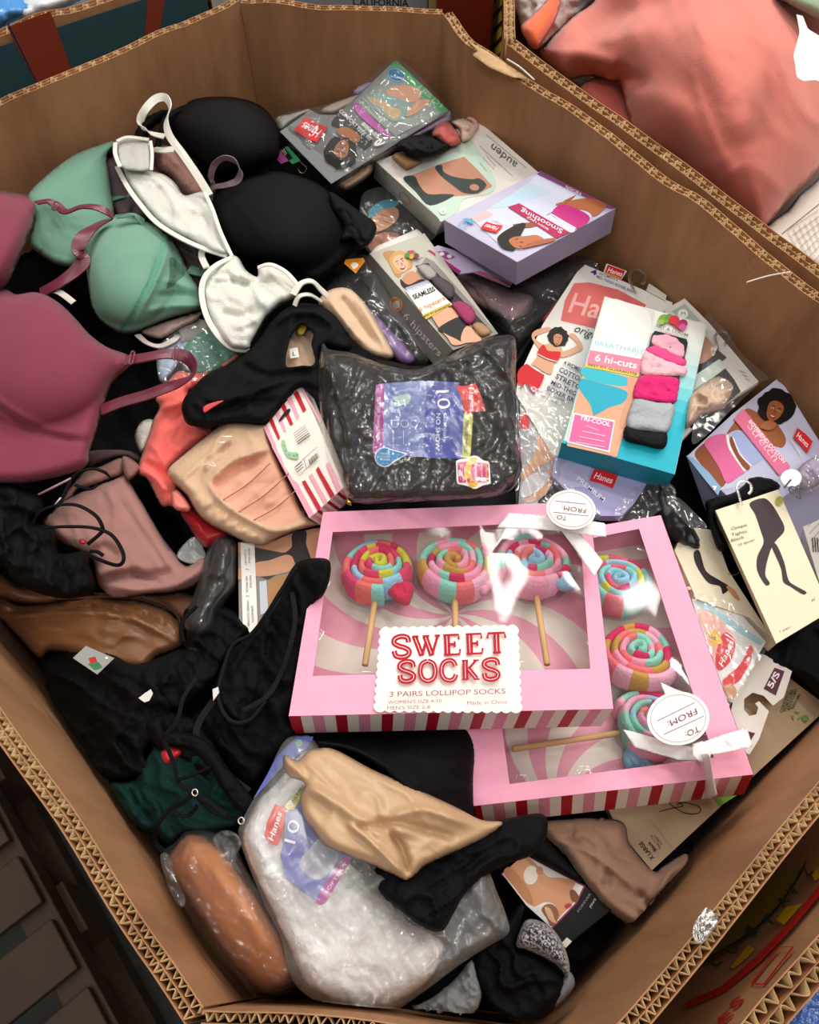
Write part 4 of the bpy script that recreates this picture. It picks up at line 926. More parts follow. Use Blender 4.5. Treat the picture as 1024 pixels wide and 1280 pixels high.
# --- grey hipster box with window
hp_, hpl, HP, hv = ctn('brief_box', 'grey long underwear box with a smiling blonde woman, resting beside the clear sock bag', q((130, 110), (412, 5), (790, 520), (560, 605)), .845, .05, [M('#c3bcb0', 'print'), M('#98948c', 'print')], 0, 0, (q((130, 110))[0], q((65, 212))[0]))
a = Art(hpl)
a.poly(q((135, 112), (405, 8), (432, 80), (420, 130), (340, 150), (330, 260), (545, 590), (530, 570)), '#b9b6a8'); a.poly(q((420, 130), (460, 150), (790, 520), (560, 605), (400, 400), (330, 260)), '#8e8a84')
wnd = q((365, 172), (430, 158), (765, 518), (640, 470)); a.poly(wnd, '#2c2426')
a.blob(q((200, 110), (240, 95), (280, 110), (300, 160), (290, 230), (260, 220), (230, 160)), '#b58a52')
a.blob(q((300, 235), (350, 200), (400, 240), (420, 280), (350, 300), (330, 300)), SK3); a.blob(q((290, 240), (330, 270), (400, 240), (430, 280), (360, 300), (300, 280)), '#1c1c1e')
portrait(a, *q((292, 160))[0], 11.5, -28, '#dfae8c', '#c79a5c', False, 5, False)
a.blob(q((440, 400), (500, 385), (560, 395), (600, 450), (640, 490), (690, 540), (570, 580), (530, 540), (480, 480)), SK2)
a.blob(q((485, 490), (600, 430), (640, 470), (620, 560), (560, 540), (520, 520)), '#1b1b1d'); a.blob(q((600, 560), (630, 480), (700, 540), (690, 560)), SK2)
a.poly(q((315, 300), (435, 255), (555, 370), (420, 445)), '#efebe3'); a.poly(q((400, 425), (540, 360), (555, 372), (420, 447)), '#cdb64c'); a.poly(q((315, 285), (430, 245), (440, 262), (325, 308)), '#a5a3b8')
a.text('360 STRETCH', q((328, 308))[0], q((432, 272))[0], (-1.5, -3), '#f4f4f4', .006); a.text('SEAMLESS', q((360, 345))[0], q((470, 300))[0], (-2.8, -5.2), '#1d1d1d', .025); a.text('6 hipsters', q((392, 408))[0], q((520, 345))[0], (-2.6, -5), '#d98a3a', .004)
a.text('BEST FIT GUARANTEE', q((412, 436))[0], q((545, 376))[0], (-.8, -1.8), '#2b2b20', .01)
for x, y, c_ in ((335, 108, '#b7283a'), (350, 105, '#c33a50'), (362, 115, '#5a8f3a'), (345, 125, '#c2a02c'), (325, 118, '#3f8a45'), (372, 122, '#7a2a55')): a.ell(*q((x, y))[0], 3.2, 3.2, c_)
a.text('FRUIT', q((345, 155))[0], q((405, 135))[0], (-.8, -2), '#5c5a50', .006)
a.build('print', hp_)
for pts, col, sd in ((q((370, 175), (430, 165), (475, 205), (470, 240), (420, 245)), '#a8a29c', 131), (q((440, 240), (490, 225), (560, 270), (570, 320), (540, 350), (480, 300)), '#4d4248', 132), (q((545, 370), (600, 350), (660, 385), (680, 440), (640, 480), (590, 440)), '#9d2f5f', 133), (q((650, 480), (700, 460), (760, 515), (700, 540)), '#b0865f', 134)):
    surf('folded_brief', pts, M(col, 'mesh'), hp_, sp=2.6, z=.853, puff=(.010, 8), fold=[(.002, 8, 60, 2, sd)], label={131: 'pale grey folded brief', 132: 'charcoal folded brief', 133: 'raspberry folded brief', 134: 'tan folded brief'}[sd])
a = Art(side_plane(HP, hv, 0, 3)); a.ell(*q((267, 370))[0], 8.4, 10, '#df8d2e', -20); a.ring(*q((267, 370))[0], 7, 8.4, .6, '#f5e6cf', -20); a.blob(q((250, 365), (280, 350), (285, 385), (265, 395), (255, 385)), '#f7efe2')
a.text('6 hipsters', q((300, 435))[0], q((485, 640))[0], (5.5, -6.5), '#f3f0ea', .008); a.build('side_print', hp_)
o = thing('clear_bag', 'crumpled clear bag with a small orange corner sticker left of the grey hipster box', 'bag', R(440, 350, .8))
surf('film', [(400, 378), (430, 335), (455, 318), (470, 330), (500, 385), (535, 445), (520, 455), (480, 440), (440, 400)], FILM, o, sp=4, th=0, z=.83, puff=(.02, 12), fold=[(.012, 14, 50, 2, 125)])
a = Art(plane_tilt(443, 334, .85, 0, 0)); a.poly(q((0, 160), (10, 140), (100, 132), (108, 150), (60, 212)), '#e08a2c'); a.blob(q((35, 165), (60, 155), (75, 170), (50, 190)), '#f7ead6'); a.build('sticker', o)
o = surf('briefs', [(440, 380), (462, 385), (490, 412), (520, 448), (500, 455), (470, 420), (450, 400)], M('#9c7bb8', 'satin'), None, sp=3.5, z=.80, puff=(.02, 12), fold=[(.008, 12, 50, 3, 126)])
tag(o, 'lilac satin briefs folded between the nude knickers and the grey hipster box', 'briefs')
o = surf('brief', [(455, 345), (475, 365), (500, 405), (505, 425), (480, 410), (455, 380)], M('#3d3b46'), None, sp=3.5, z=.79, puff=(.02, 12), fold=[(.008, 12, 50, 3, 127)])
tag(o, 'dark slate briefs in the bag left of the grey hipster box', 'briefs')

# --- dark pack with bare hip print below the cream box
dk = thing('brief_pack', 'dark shiny pack printed with a bare hip, between the black bra and the cream box', 'pack', R(492, 270, .78)); dp = plane_tilt(490, 275, .818)
c = np.array([(455, 240), (498, 240), (545, 285), (535, 300), (462, 318), (450, 300)]); slab('printed_card', dp(c[:, 0], c[:, 1]), -dp.n * .006, M('#1d1b1e', 'gloss'), dk)
a = Art(dp); a.blob([(468, 262), (480, 256), (496, 260), (498, 272), (486, 284), (470, 290), (464, 282)], '#c08768'); a.blob([(462, 262), (480, 250), (497, 252), (495, 258), (478, 262), (464, 272)], '#3d94a6'); a.blob([(462, 300), (480, 290), (500, 294), (480, 306), (464, 314)], '#a8694e')
for k in range(3): a.line([(476 + k * 2, 268 + k * 4), (490 + k * 2, 272 + k * 4)], .5, '#8a5a45')
a.build('print', dk); surf('clear_bag', [(452, 245), (500, 238), (545, 285), (530, 305), (465, 318)], FILM, dk, sp=4, th=0, z=.828, fold=[(.008, 12, 40, 2, 128)])
wpk = surf('white_pack', [(462, 318), (470, 308), (522, 286), (535, 300), (530, 312), (500, 315)], M('#ddd8d0', 'paper'), None, sp=4, smooth=False, z=.835, th=.003); tag(wpk, 'white open cardboard flap at the top end of the grey hipster box', 'flap')

# --- clear bag of black no show socks
bagz = dict(z=.955, puff=(.05, 34))
bs = thing('sock_bag', 'clear plastic bag of ten pairs of black no show socks with a blue label', 'bag', R(530, 530, .87))
sock = surf('black_socks', [(428, 468), (470, 450), (520, 458), (560, 455), (600, 462), (625, 480), (636, 520), (648, 560), (652, 590), (630, 612), (590, 618), (520, 620), (450, 622), (430, 600), (432, 560), (426, 510)], M('#09090b', 'knit'), bs, sp=5, z=.95, puff=(.055, 26), fold=[(.018, 34, 80, 2.2, 141), (.007, 12, 100, 2, 142)], th=.003)
lab_z = height(smo([(400, 430), (648, 420), (658, 620), (420, 630)]), z=.974, fold=[(.0035, 40, 60, 2, 143)])
LS = Sheet(lab_z)
q = Z(440, 450, 4.655)
a = Art(LS, .0016); a.kind = 'gloss'
a.poly(q((140, 145), (190, 135), (186, 500), (182, 550), (130, 552), (120, 540)), '#a3308f'); a.poly(q((190, 135), (435, 120), (415, 565), (180, 550)), '#6f7db5')
a.poly(q((435, 120), (620, 130), (650, 310), (640, 575), (415, 568)), '#4a55a8'); a.poly(q((650, 310), (705, 308), (690, 570), (640, 572)), '#b8b73a')
a.blob(q((220, 260), (240, 220), (330, 195), (345, 225), (320, 255), (260, 270)), '#a9c4bf')
flag(a, q((600, 150), (725, 135), (778, 300), (652, 318)), 'Hanes') if False else None
a.poly(q((603, 148), (660, 152), (722, 135), (748, 200), (778, 295), (720, 300), (655, 318), (640, 230)), '#d93226'); a.text('Hanes', q((680, 160))[0], q((690, 300))[0], (6.5, -.8), '#ffffff', .004, .15)
a.text('10', q((490, 178))[0], q((500, 285))[0], (16, -1), '#f4f4fa', -.004); a.text('cushion', q((535, 310))[0], q((530, 468))[0], (5, 0), '#e9ebf6'); a.text('NO SHOW', q((492, 310))[0], q((485, 525))[0], (5.2, 0), '#f4f4fa', .006)
a.text('VALUE PACK', q((662, 350))[0], q((652, 540))[0], (4, 0), '#33407a', .006); a.text('SOFTER THAN EVER', q((150, 215))[0], q((142, 465))[0], (3.8, 0), '#f1d7ec', .004)
for x in (250, 307, 362): a.ring(*q((x, 370))[0], 5, 5, .6, '#dfe4f2')
a.line(q((240, 410), (240, 480)), .5, '#dfe4f2'); a.line(q((300, 410), (300, 490)), .5, '#dfe4f2')
a.ell(*q((190, 565))[0], 12.5, 12.5, '#f2f6fa'); a.poly(q((215, 515), (250, 525), (330, 545), (250, 590), (220, 610)), '#f2f6fa'); a.ell(*q((190, 565))[0], 11.5, 11.5, '#2a84be'); a.poly(q((215, 520), (250, 530), (318, 547), (245, 585), (220, 605)), '#2a84be')
for t, y in (('ONLINE', 545), ('COLORS', 562), ('INSIDE', 579)): a.text(t, q((165, y + 6))[0], q((222, y + 6))[0], (0, -2.6), '#eaf4fb')
a.build('label', bs)
a = Art(LS, .0045); a.kind = 'gloss'
a.poly(q((605, 590), (630, 575), (665, 575), (700, 555), (735, 560), (760, 585), (800, 590), (808, 720), (760, 730), (715, 755), (680, 735), (610, 720)), '#f6f0ea')
a.poly(q((615, 595), (690, 590), (750, 598), (795, 600), (798, 712), (620, 715)), '#d32a6e'); a.blob(q((665, 600), (700, 565), (735, 580), (700, 610), (690, 650), (700, 690), (740, 715), (700, 745), (670, 715), (655, 660)), '#f0b92c')
a.text('Stretch', q((712, 598))[0], q((718, 712))[0], (3.8, 0), '#ffffff', .01); a.text('Improved', q((750, 605))[0], q((752, 705))[0], (3, 0), '#ffffff'); a.text('NOW WITH', q((775, 605))[0], q((778, 705))[0], (2.6, 0), '#ffe14a', .006)
for k in range(3): a.line(q((630 + k * 12, 620), (632 + k * 12, 700)), .5, '#f7d6e4')
a.build('sticker', bs)
surf('film', [(403, 430), (412, 437), (440, 441), (478, 455), (520, 462), (560, 445), (600, 425), (640, 419), (646, 440), (645, 470), (650, 530), (656, 570), (650, 598), (630, 618), (590, 624), (500, 628), (440, 628), (425, 604), (410, 580), (402, 530), (398, 470)], FILM, bs, sp=3.2, th=0,
     z=.990, puff=(.05, 18), fold=[(.006, 40, 60, 3, 144), (.008, 15, 110, 3.5, 145), (.003, 7, 30, 3, 146)], cr=[([(405, 440), (425, 500), (440, 560)], 5, .012), ([(600, 430), (640, 480), (648, 560)], 5, .01), ([(480, 458), (520, 470), (600, 440)], 4, .01)])

# --- candy striped sock card box
q = Z(320, 470, 6.74)
sb, sbp, SBP, sbv = ctn('sock_box', 'small candy-striped sock box with a green sock picture, beside the clear bag', q((352, 95), (395, 98), (740, 938), (450, 1200), (64, 438)), .905, .03, [M('#efe7dc', 'print'), M('#efe7dc', 'print')], .05, -.05, (q((740, 938))[0], q((830, 1010))[0]))
a = Art(sbp)
def stq(p0, p1, p2, p3, c_): a.poly(q(p0, p1, p2, p3), c_)
RD = '#c01f33'; PK2 = '#efa3b5'
stq((315, 145), (350, 120), (425, 285), (400, 312), RD); stq((262, 190), (295, 165), (365, 340), (345, 375), PK2); stq((210, 255), (240, 228), (315, 405), (290, 420), RD); stq((165, 320), (195, 295), (255, 460), (240, 478), PK2); stq((110, 370), (135, 345), (205, 520), (188, 540), RD)
stq((66, 436), (92, 408), (160, 560), (140, 600), PK2); stq((372, 100), (396, 100), (545, 370), (540, 395), PK2)
a.poly(q((130, 590), (160, 560), (185, 640), (215, 690), (240, 760), (280, 820), (310, 870), (350, 900), (380, 960), (490, 1165), (450, 1198), (420, 1140)), PK2)
stq((505, 790), (525, 762), (665, 1005), (630, 1030), RD); stq((385, 890), (415, 878), (550, 1110), (520, 1135), RD); stq((445, 840), (470, 820), (600, 1050), (575, 1075), PK2); stq((590, 740), (620, 720), (720, 955), (690, 985), PK2)
a.blob(q((200, 385), (195, 370), (220, 330), (245, 300), (275, 275), (290, 280), (285, 300), (250, 335)), '#16130f')
a.blob(q((213, 560), (240, 540), (265, 625), (300, 640), (350, 645), (360, 680), (345, 700), (290, 690), (255, 665)), '#9cc59b')
for x, y in ((240, 590), (250, 630), (280, 665), (320, 670), (345, 665)): a.ell(*q((x, y))[0], 1, 1, '#5d9a63', n=8)
for k in range(6): a.line(q((315 + k * 7, 488 + k * 17), (418 + k * 8, 412 + k * 17)), .5 if k < 4 else 1.1, '#55504a')
a.line(q((325, 770), (510, 600), (530, 680), (365, 840), (325, 770)), .5, '#55504a'); a.line(q((405, 700), (425, 780)), .5, '#55504a')
for k in range(8): a.line(q((445 + k * 9, 705 - k * 8), (460 + k * 9, 745 - k * 8)), .7 if k % 2 else 1.1, '#2a2623')
for k in range(3): a.line(q((335 + k * 6, 765 + k * 22), (385 + k * 6, 722 + k * 22)), .8, '#3a3531')
a.build('print', sb)
a = Art(side_plane(SBP, sbv, 2, 3))
for k in range(7):
    t0, t1 = k / 7, (k + .5) / 7; A, B = SBP[2], SBP[3]; b = len(a.V)
    o_ = a.pj.n * .0003; a.V += [A * (1 - t0) + B * t0 + o_, A * (1 - t1) + B * t1 + o_, A * (1 - t1) + B * t1 + sbv + o_, A * (1 - t0) + B * t0 + sbv + o_]; a.F.append((b, b + 1, b + 2, b + 3)); a.mi.append(a._m('#b81d32' if k % 2 else PK2))
a.build('side_stripes', sb)
tube('jingle_bell', [(433, 622, .899), (436, 627, .899), (439, 632, .899)], .0042, M('#d9b04c', 'metal'), None, sides=12, taper=lambda t: math.sin(math.pi * min(max(t, .08), .92)))
tag(bpy.data.objects['jingle_bell'], 'tiny gold jingle bell below the candy-striped sock box', 'bell')

# ================================================================== packs on the right side
q = Z(630, 330, 3.938)
# flat boxer pack under the teal box
bp_ = thing('boxer_multipack', 'white flat pack of four red boxer briefs, under the teal box', 'multipack', R(735, 440, .8))
bpl2 = plane_tilt(735, 440, .84, .08, .08)
c = np.array(q((400, 3), (830, 190), (800, 480), (640, 960), (250, 960), (60, 640), (70, 560), (190, 300), (360, 40))); slab('printed_card', bpl2(c[:, 0], c[:, 1]), -bpl2.n * .004, M('#e9e4dd', 'print'), bp_)
a = Art(bpl2)
a.poly(q((345, 95), (420, 90), (560, 125), (700, 200), (640, 330), (440, 315), (280, 278), (300, 180)), '#e4706c'); a.text('Hanes', q((315, 235))[0], q((640, 310))[0], (9, -24), '#f6b6b0', .01)
a.text('4', q((425, 48))[0], q((455, 55))[0], (1.5, -6), '#33408a', .03); a.text("WOMEN'S", q((465, 52))[0], q((560, 84))[0], (1.2, -3.6), '#6a73a5', .006); a.text('MID-THIGH BOXER BRIEFS', q((455, 66))[0], q((650, 150))[0], (1.2, -3.4), '#6a73a5', .006)
a.text('origi', q((345, 330))[0], q((440, 368))[0], (4, -9), '#2b2b2b', -.003, .3)
a.blob(q((150, 330), (215, 310), (230, 325), (165, 350), (155, 370), (210, 410), (195, 440), (140, 370)), SK2); a.blob(q((320, 350), (350, 345), (390, 410), (350, 440), (290, 460), (270, 440), (360, 400)), SK2)
a.blob(q((205, 395), (270, 400), (290, 440), (250, 480), (235, 540), (195, 530), (150, 500), (130, 500), (160, 460)), SK2)
portrait(a, *q((265, 372))[0], 7.5, 8, '#c98a66', HAIR, True, 8, False)
a.blob(q((195, 395), (215, 425), (255, 430), (280, 435), (262, 478), (215, 465), (165, 440)), '#cf2328'); a.line(q((167, 443), (215, 467), (262, 480)), 1, '#f3e8e4', True)
a.blob(q((118, 490), (160, 520), (200, 545), (165, 625), (140, 632), (110, 590), (85, 605), (66, 565), (75, 520)), '#c9252b'); a.line(q((115, 488), (160, 520), (203, 545)), 1.3, '#f5eeea', True)
for t, x0, y0, x1, y1, h_, b_ in (('4 WOMEN', 293, 492, 385, 535, 5, .02), ('COTTON', 270, 528, 388, 586, 6, .02), ('STRETCH', 252, 560, 395, 630, 6, .02), ('MID-THIGH', 230, 590, 372, 660, 5.4, .02), ('BOXER BRIEF', 210, 618, 375, 698, 5.4, .02), ('cool & breathable', 185, 632, 300, 680, 3, 0), ('soft & comfy', 180, 650, 262, 690, 3, 0)):
    a.text(t, q((x0, y0))[0], q((x1, y1))[0], (h_ * .4, -h_ * .9), '#27305f' if b_ else '#5c5c60', b_)
a.build('print', bp_)
surf('red_brief', q((375, 42), (395, 50), (350, 130), (230, 275), (190, 290), (195, 262), (290, 140)), M('#c01c28'), bp_, sp=3, z=.835, puff=(.02, 8), label='red folded brief')
surf('black_brief', q((190, 270), (215, 290), (120, 420), (60, 520), (0, 560), (60, 440)), M('#0c0c0e'), bp_, sp=3, z=.826, puff=(.02, 10), fold=[(.005, 10, 60, 2, 151)], label='black folded brief')
ft = thing('brand_tag', 'small red and orange tag standing at the top edge of the white boxer pack', 'tag', R(768, 338, .83)); tp2 = plane_tilt(768, 338, .85, .1, .1)
c = np.array(q((505, -3), (605, 35), (580, 75), (490, 42))); slab('card', tp2(c[:, 0], c[:, 1]), -tp2.n * .001, M('#efe9e4', 'print'), ft)
a = Art(tp2); a.poly(q((512, 3), (598, 35), (580, 68), (498, 38)), '#d42a2c'); a.poly(q((498, 38), (580, 68), (575, 78), (490, 45)), '#e58a3a'); a.text('Hanes', q((508, 38))[0], q((580, 62))[0], (2, -5.6), '#ffffff', .006, .15); a.build('print', ft)
hook(bp_, 797, 346, .872, 10, -75, PLASTIC, 8, 3.4)
c = np.array(q((715, 95), (803, 155), (795, 180), (700, 130))); slab('price_tab', bpl2(c[:, 0], c[:, 1], .002), -bpl2.n * .001, M('#d9d2c4', 'paper'), bp_)

# premium packs
p1_ = thing('brief_pack', 'clear bag pack with printed legs and the word premium, right of the clear sock bag', 'pack', R(675, 560, .79)); ppl = plane_tilt(675, 560, .822)
c = np.array([(650, 492), (668, 486), (712, 510), (708, 560), (694, 602), (668, 632), (648, 632), (652, 590)]); slab('printed_card', ppl(c[:, 0], c[:, 1]), -ppl.n * .003, M('#a9a9ac', 'print'), p1_)
a = Art(ppl); a.poly([(650, 495), (668, 488), (700, 505), (652, 520)], '#c9c7cb'); a.poly([(650, 520), (664, 515), (661, 536), (650, 535)], '#d42a2c'); a.text('PREMIUM', (661, 548), (684, 521), (-3, -4), '#f1f1f4', .01)
a.blob([(690, 532), (712, 528), (706, 560), (690, 575), (672, 585), (656, 600), (652, 592), (670, 565), (672, 548)], SK2); a.blob([(694, 572), (704, 565), (690, 602), (680, 620), (655, 628), (672, 612), (682, 595)], SK2); a.blob([(654, 602), (672, 590), (688, 596), (670, 615), (652, 622)], '#d6d3d8'); a.build('print', p1_)
surf('clear_bag', [(648, 485), (668, 480), (716, 508), (712, 560), (698, 606), (712, 622), (700, 630), (672, 636), (646, 636)], FILM, p1_, sp=4, th=0, z=.832, fold=[(.006, 14, 60, 3, 152)])
p2_ = thing('brief_pack', 'lavender pack with a red flag logo sticking out under the teal box', 'pack', R(745, 610, .79)); ppl2 = plane_tilt(745, 610, .832)
c = np.array(q((250, 940), (705, 1080), (640, 1180), (580, 1240), (480, 1240), (320, 1130), (235, 1040))); slab('printed_card', ppl2(c[:, 0], c[:, 1]), -ppl2.n * .012, M('#a9a5cf', 'print'), p2_)
a = Art(ppl2); a.poly(q((250, 945), (430, 1000), (400, 1100), (300, 1100), (240, 1040)), '#b7b4d8'); flag(a, q((445, 1008), (562, 1042), (536, 1105), (420, 1066))); a.text('PREMIUM', q((357, 1062))[0], q((488, 1172))[0], (3, -5), '#f2f1f8', .006); a.build('print', p2_)
surf('clear_sleeve', [(700, 612), (712, 606), (726, 618), (750, 640), (742, 652), (718, 642)], FILM, p2_, sp=4, th=0, z=.842, fold=[(.006, 10, 30, 2, 153)])

# teal hi-cut box
tb, tpl, TP, tv = ctn('brief_box', 'teal windowed box of six hi-cut briefs in pink, magenta and grey', q((495, 158), (1003, 297), (842, 1037), (285, 880)), .882, .045, [M('#e4e3dd', 'print'), M('#1fa6b8', 'print')], .04, .04, (q((842, 1037))[0], q((795, 1108))[0]))
a = Art(tpl)
# printed gradient from white to teal, as bands that belong to the artwork
gc = ['#e9e8e0', '#dfe6e0', '#cfe2e0', '#b5dbdd', '#93d1d6', '#6cc6cf', '#46bbc9', '#2ab2c4', '#1eaec3', '#1eaec3']
E0, E1, E2, E3 = [np.array(v) for v in q((497, 160), (1001, 299), (840, 1035), (287, 880))]
tb_ = [0, .1, .2, .28, .36, .44, .52, .6, .7, .85, 1.0]
for i, g_ in enumerate(gc):
    f0, f1 = tb_[i], tb_[i + 1]; a.poly([E0 + (E3 - E0) * f0, E1 + (E2 - E1) * f0, E1 + (E2 - E1) * f1, E0 + (E3 - E0) * f1], g_)
a.poly(q((497, 162), (745, 232), (660, 540), (600, 760), (550, 955), (295, 868), (400, 500)), '#dcd8cd')
a.blob(q((505, 180), (620, 195), (720, 250), (700, 400), (560, 400), (470, 350)), '#e8eae4')
a.poly(q((448, 368), (702, 400), (680, 470), (425, 425)), '#eef2ef'); a.text('BREATHABLE', q((446, 398))[0], q((692, 445))[0], (1.4, -5.5), '#8fc4cf', .012); a.text('micro mesh', q((540, 425))[0], q((680, 455))[0], (.6, -2.4), '#9fc8cf')
a.poly(q((425, 423), (690, 470), (668, 540), (408, 488)), '#e58098'); a.text('6 hi-cuts', q((446, 475))[0], q((652, 515))[0], (2, -8), '#fff4f4', .012)
a.poly(q((405, 488), (668, 538), (660, 556), (400, 506)), '#d9c24f'); a.text('BEST FIT GUARANTEE', q((415, 500))[0], q((655, 548))[0], (.5, -2.8), '#3a3423', .012)
a.poly(q((395, 515), (660, 560), (640, 660), (600, 800), (555, 950), (310, 895), (350, 700)), SK2)
a.blob(q((395, 510), (610, 560), (600, 600), (500, 590), (400, 560)), '#2fb4c5'); a.blob(q((385, 565), (450, 580), (602, 625), (590, 680), (520, 705), (470, 732), (440, 740), (425, 690), (370, 610)), '#1ea5be')
a.blob(q((610, 560), (660, 565), (650, 640), (615, 740), (600, 800), (570, 800), (585, 720), (610, 640)), '#cf9878'); a.line(q((445, 740), (440, 900)), 1, '#b5795c', True)
L_ = q((342, 732), (548, 770), (520, 928), (312, 878)); a.poly(smo(L_, True, 2) if False else L_, '#f7ecef'); a.poly(q((349, 740), (541, 777), (514, 918), (320, 872)), '#e0679c')
a.text('TRI-COOL', q((372, 765))[0], q((522, 800))[0], (1.4, -5), '#fff2f6', .02)
for k in range(4): a.line(q((400 - k * 15 if k else 405, 795 + k * 27), (500 - (k - 1) * 2 if k else 470, 820 + k * 27)), 1.0 if k else .7, '#f6cadb')
for x, y, c_, r_ in ((790, 270, '#78a84a', 7), (815, 262, '#5f9a44', 5), (838, 275, '#d0343f', 7), (860, 300, '#c2324a', 5), (882, 292, '#a52f62', 6), (880, 310, '#c85a9a', 5), (775, 285, '#9ac257', 4)): a.ell(*q((x, y))[0], r_, r_ * .85, c_, n=12)
a.text('FRUIT & BLOOM', q((745, 308))[0], q((905, 358))[0], (1, -4), '#8a8478', .006) if False else a.text('UIT & LOOM', q((750, 310))[0], q((905, 358))[0], (1, -3.6), '#8a8478', .01)
wn = q((745, 328), (900, 370), (906, 390), (785, 905), (768, 908), (602, 868), (595, 850), (730, 345)); a.poly(wn, '#20232a')
a.build('print', tb)
TB = np.array(q((735, 330)))[0]
for pts, col, kind, lb, sd in ((q((722, 335), (800, 325), (870, 350), (912, 375), (902, 460), (860, 475), (780, 440), (715, 400)), '#eeb0c1', 'knit', 'pale pink brief, uppermost', 161), (q((700, 405), (760, 385), (850, 420), (905, 460), (890, 515), (790, 495), (698, 450)), '#e44a86', 'knit', 'hot pink brief', 162),
    (q((690, 418), (780, 445), (890, 490), (912, 525), (885, 562), (760, 560), (668, 545)), '#efb9c4', 'knit', 'pale pink mesh brief', 163), (q((665, 545), (760, 540), (866, 556), (864, 640), (842, 690), (740, 685), (632, 662)), '#d8196e', 'knit', 'magenta mesh brief', 164),
    (q((640, 655), (740, 668), (842, 684), (836, 770), (802, 836), (700, 830), (600, 805)), '#a6acb0', 'knit', 'light grey mesh brief', 165), (q((602, 792), (700, 815), (802, 825), (790, 910), (690, 895), (592, 866)), '#17181b', 'cloth', 'black brief', 166)):
    surf('folded_brief', pts, M(col, kind), tb, sp=3, z=.892, puff=(.014, 8), fold=[(.004, 9, 10, 2, sd)], label=lb)

# hanging windowed pack with beige brief
q = Z(630, 320, 2.6)
hp2 = thing('brief_pack', 'pale hanging pack with a folded beige brief in its window, right of the teal box', 'pack', R(900, 450, .8)); hpl2 = plane_tilt(900, 450, .879, .12, 0)
c = np.array(q((520, 175), (588, 138), (665, 215), (828, 408), (640, 530), (540, 640), (500, 600), (600, 300))); win2 = np.array(q((720, 365), (748, 400), (770, 440), (700, 500), (610, 560), (590, 540), (620, 440)))
slab('printed_card', hpl2(c[:, 0], c[:, 1]), -hpl2.n * .006, M('#dcd7d0', 'print'), hp2)
a = Art(hpl2); a.poly(q((545, 180), (588, 155), (640, 212), (600, 215)), '#a9b5ab'); a.ell(*q((582, 188))[0], 6.5, 6, '#eceee9'); a.text('M', q((576, 192))[0], q((590, 192))[0], (0, -4), '#6a756c')
a.poly(q((655, 265), (690, 300), (725, 330), (700, 350), (620, 400), (625, 330)), '#30302f'); a.blob(q((650, 262), (680, 290), (682, 320), (640, 350), (628, 330)), '#c58d74')
a.poly(q((625, 385), (700, 335), (730, 360), (620, 440)), '#c8d3c9'); a.poly(win2, '#2b2321')
for k in range(3): a.line(q((765 + k * 10, 372 + k * 13), (785 + k * 8, 380 + k * 12)), .6, '#8d877f')
a.build('print', hp2)
surf('beige_brief', q((600, 460), (650, 410), (700, 390), (745, 415), (745, 440), (720, 490), (680, 510), (640, 525), (600, 560), (588, 545)), M('#c4a78f', 'satin'), hp2, sp=3, z=.898, puff=(.025, 10), fold=[(.012, 12, 150, 2, 171)], label='crumpled beige satin brief')
surf('clear_bag', q((655, 190), (690, 215), (720, 240), (775, 320), (860, 395), (830, 415), (740, 500), (650, 590), (610, 600), (640, 420)), FILM, hp2, sp=5, th=0, z=.895, fold=[(.006, 20, 140, 3, 172)])
hook(hp2, 903, 422, .886, 8.5, -70, PLASTIC, 7, 3)

# large lavender boyfriend box
q = Z(820, 450, 5.02)
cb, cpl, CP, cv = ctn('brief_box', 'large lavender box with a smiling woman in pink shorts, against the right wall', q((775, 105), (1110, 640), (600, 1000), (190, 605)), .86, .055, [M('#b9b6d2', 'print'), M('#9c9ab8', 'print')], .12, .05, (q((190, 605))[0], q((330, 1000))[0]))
a = Art(cpl)
a.poly(q((772, 110), (1060, 580), (790, 745), (390, 820), (195, 605), (480, 340)), '#c4c3dc')
a.blob(q((245, 580), (310, 520), (345, 560), (395, 640), (370, 700), (330, 700), (270, 640)), '#8d4a2a'); a.blob(q((330, 700), (400, 670), (440, 760), (410, 800), (380, 780)), '#8d4a2a')
a.poly(q((190, 600), (230, 610), (330, 700), (410, 800), (390, 850), (300, 740)), '#86aacb')
a.blob(q((445, 465), (480, 410), (560, 310), (620, 320), (700, 370), (760, 400), (815, 490), (800, 545), (750, 540), (640, 500), (560, 450), (500, 440)), '#9c5a33')
a.blob(q((480, 470), (520, 450), (640, 500), (700, 560), (690, 600), (600, 660), (540, 600), (500, 540)), '#a9b4e0')
a.blob(q((305, 520), (360, 475), (445, 470), (490, 570), (560, 690), (520, 730), (445, 770), (400, 680), (350, 600)), '#e0689c'); a.line(q((448, 470), (470, 560), (560, 695)), 3.4, '#f7f2f4', True); a.line(q((485, 485), (530, 590), (600, 665)), 1.6, '#f7f2f4', True)
a.blob(q((470, 480), (485, 500), (520, 590), (590, 670), (560, 685), (500, 600), (465, 520)), '#8d4a2a')
portrait(a, *q((745, 320))[0], 13.5, 24, '#9c5a33', HAIR, True, 11, False)
a.blob(q((700, 380), (760, 400), (720, 440), (650, 420)), '#a8643c')
a.poly(q((550, 305), (845, 668), (775, 725), (490, 370)), '#e6749a'); a.text('BOYFRIEND COTTON', q((580, 388))[0], q((800, 648))[0], (3.2, -3), '#ffffff', .014); a.text('Stretch', q((570, 415))[0], q((740, 640))[0], (8, -6), '#f9ccd9')
flag(a, q((890, 425), (985, 510), (950, 585), (862, 490))); a.line(q((850, 500), (915, 600)), .8, '#e9e6f2'); a.text('4', q((350, 800))[0], q((370, 820))[0], (3, -4.5), '#ffffff', .03)
a.build('print', cb)
le = thing('clear_bag', 'clear lilac bag with a white round sticker on the lavender box near the right edge', 'bag', R(1000, 610, .84))
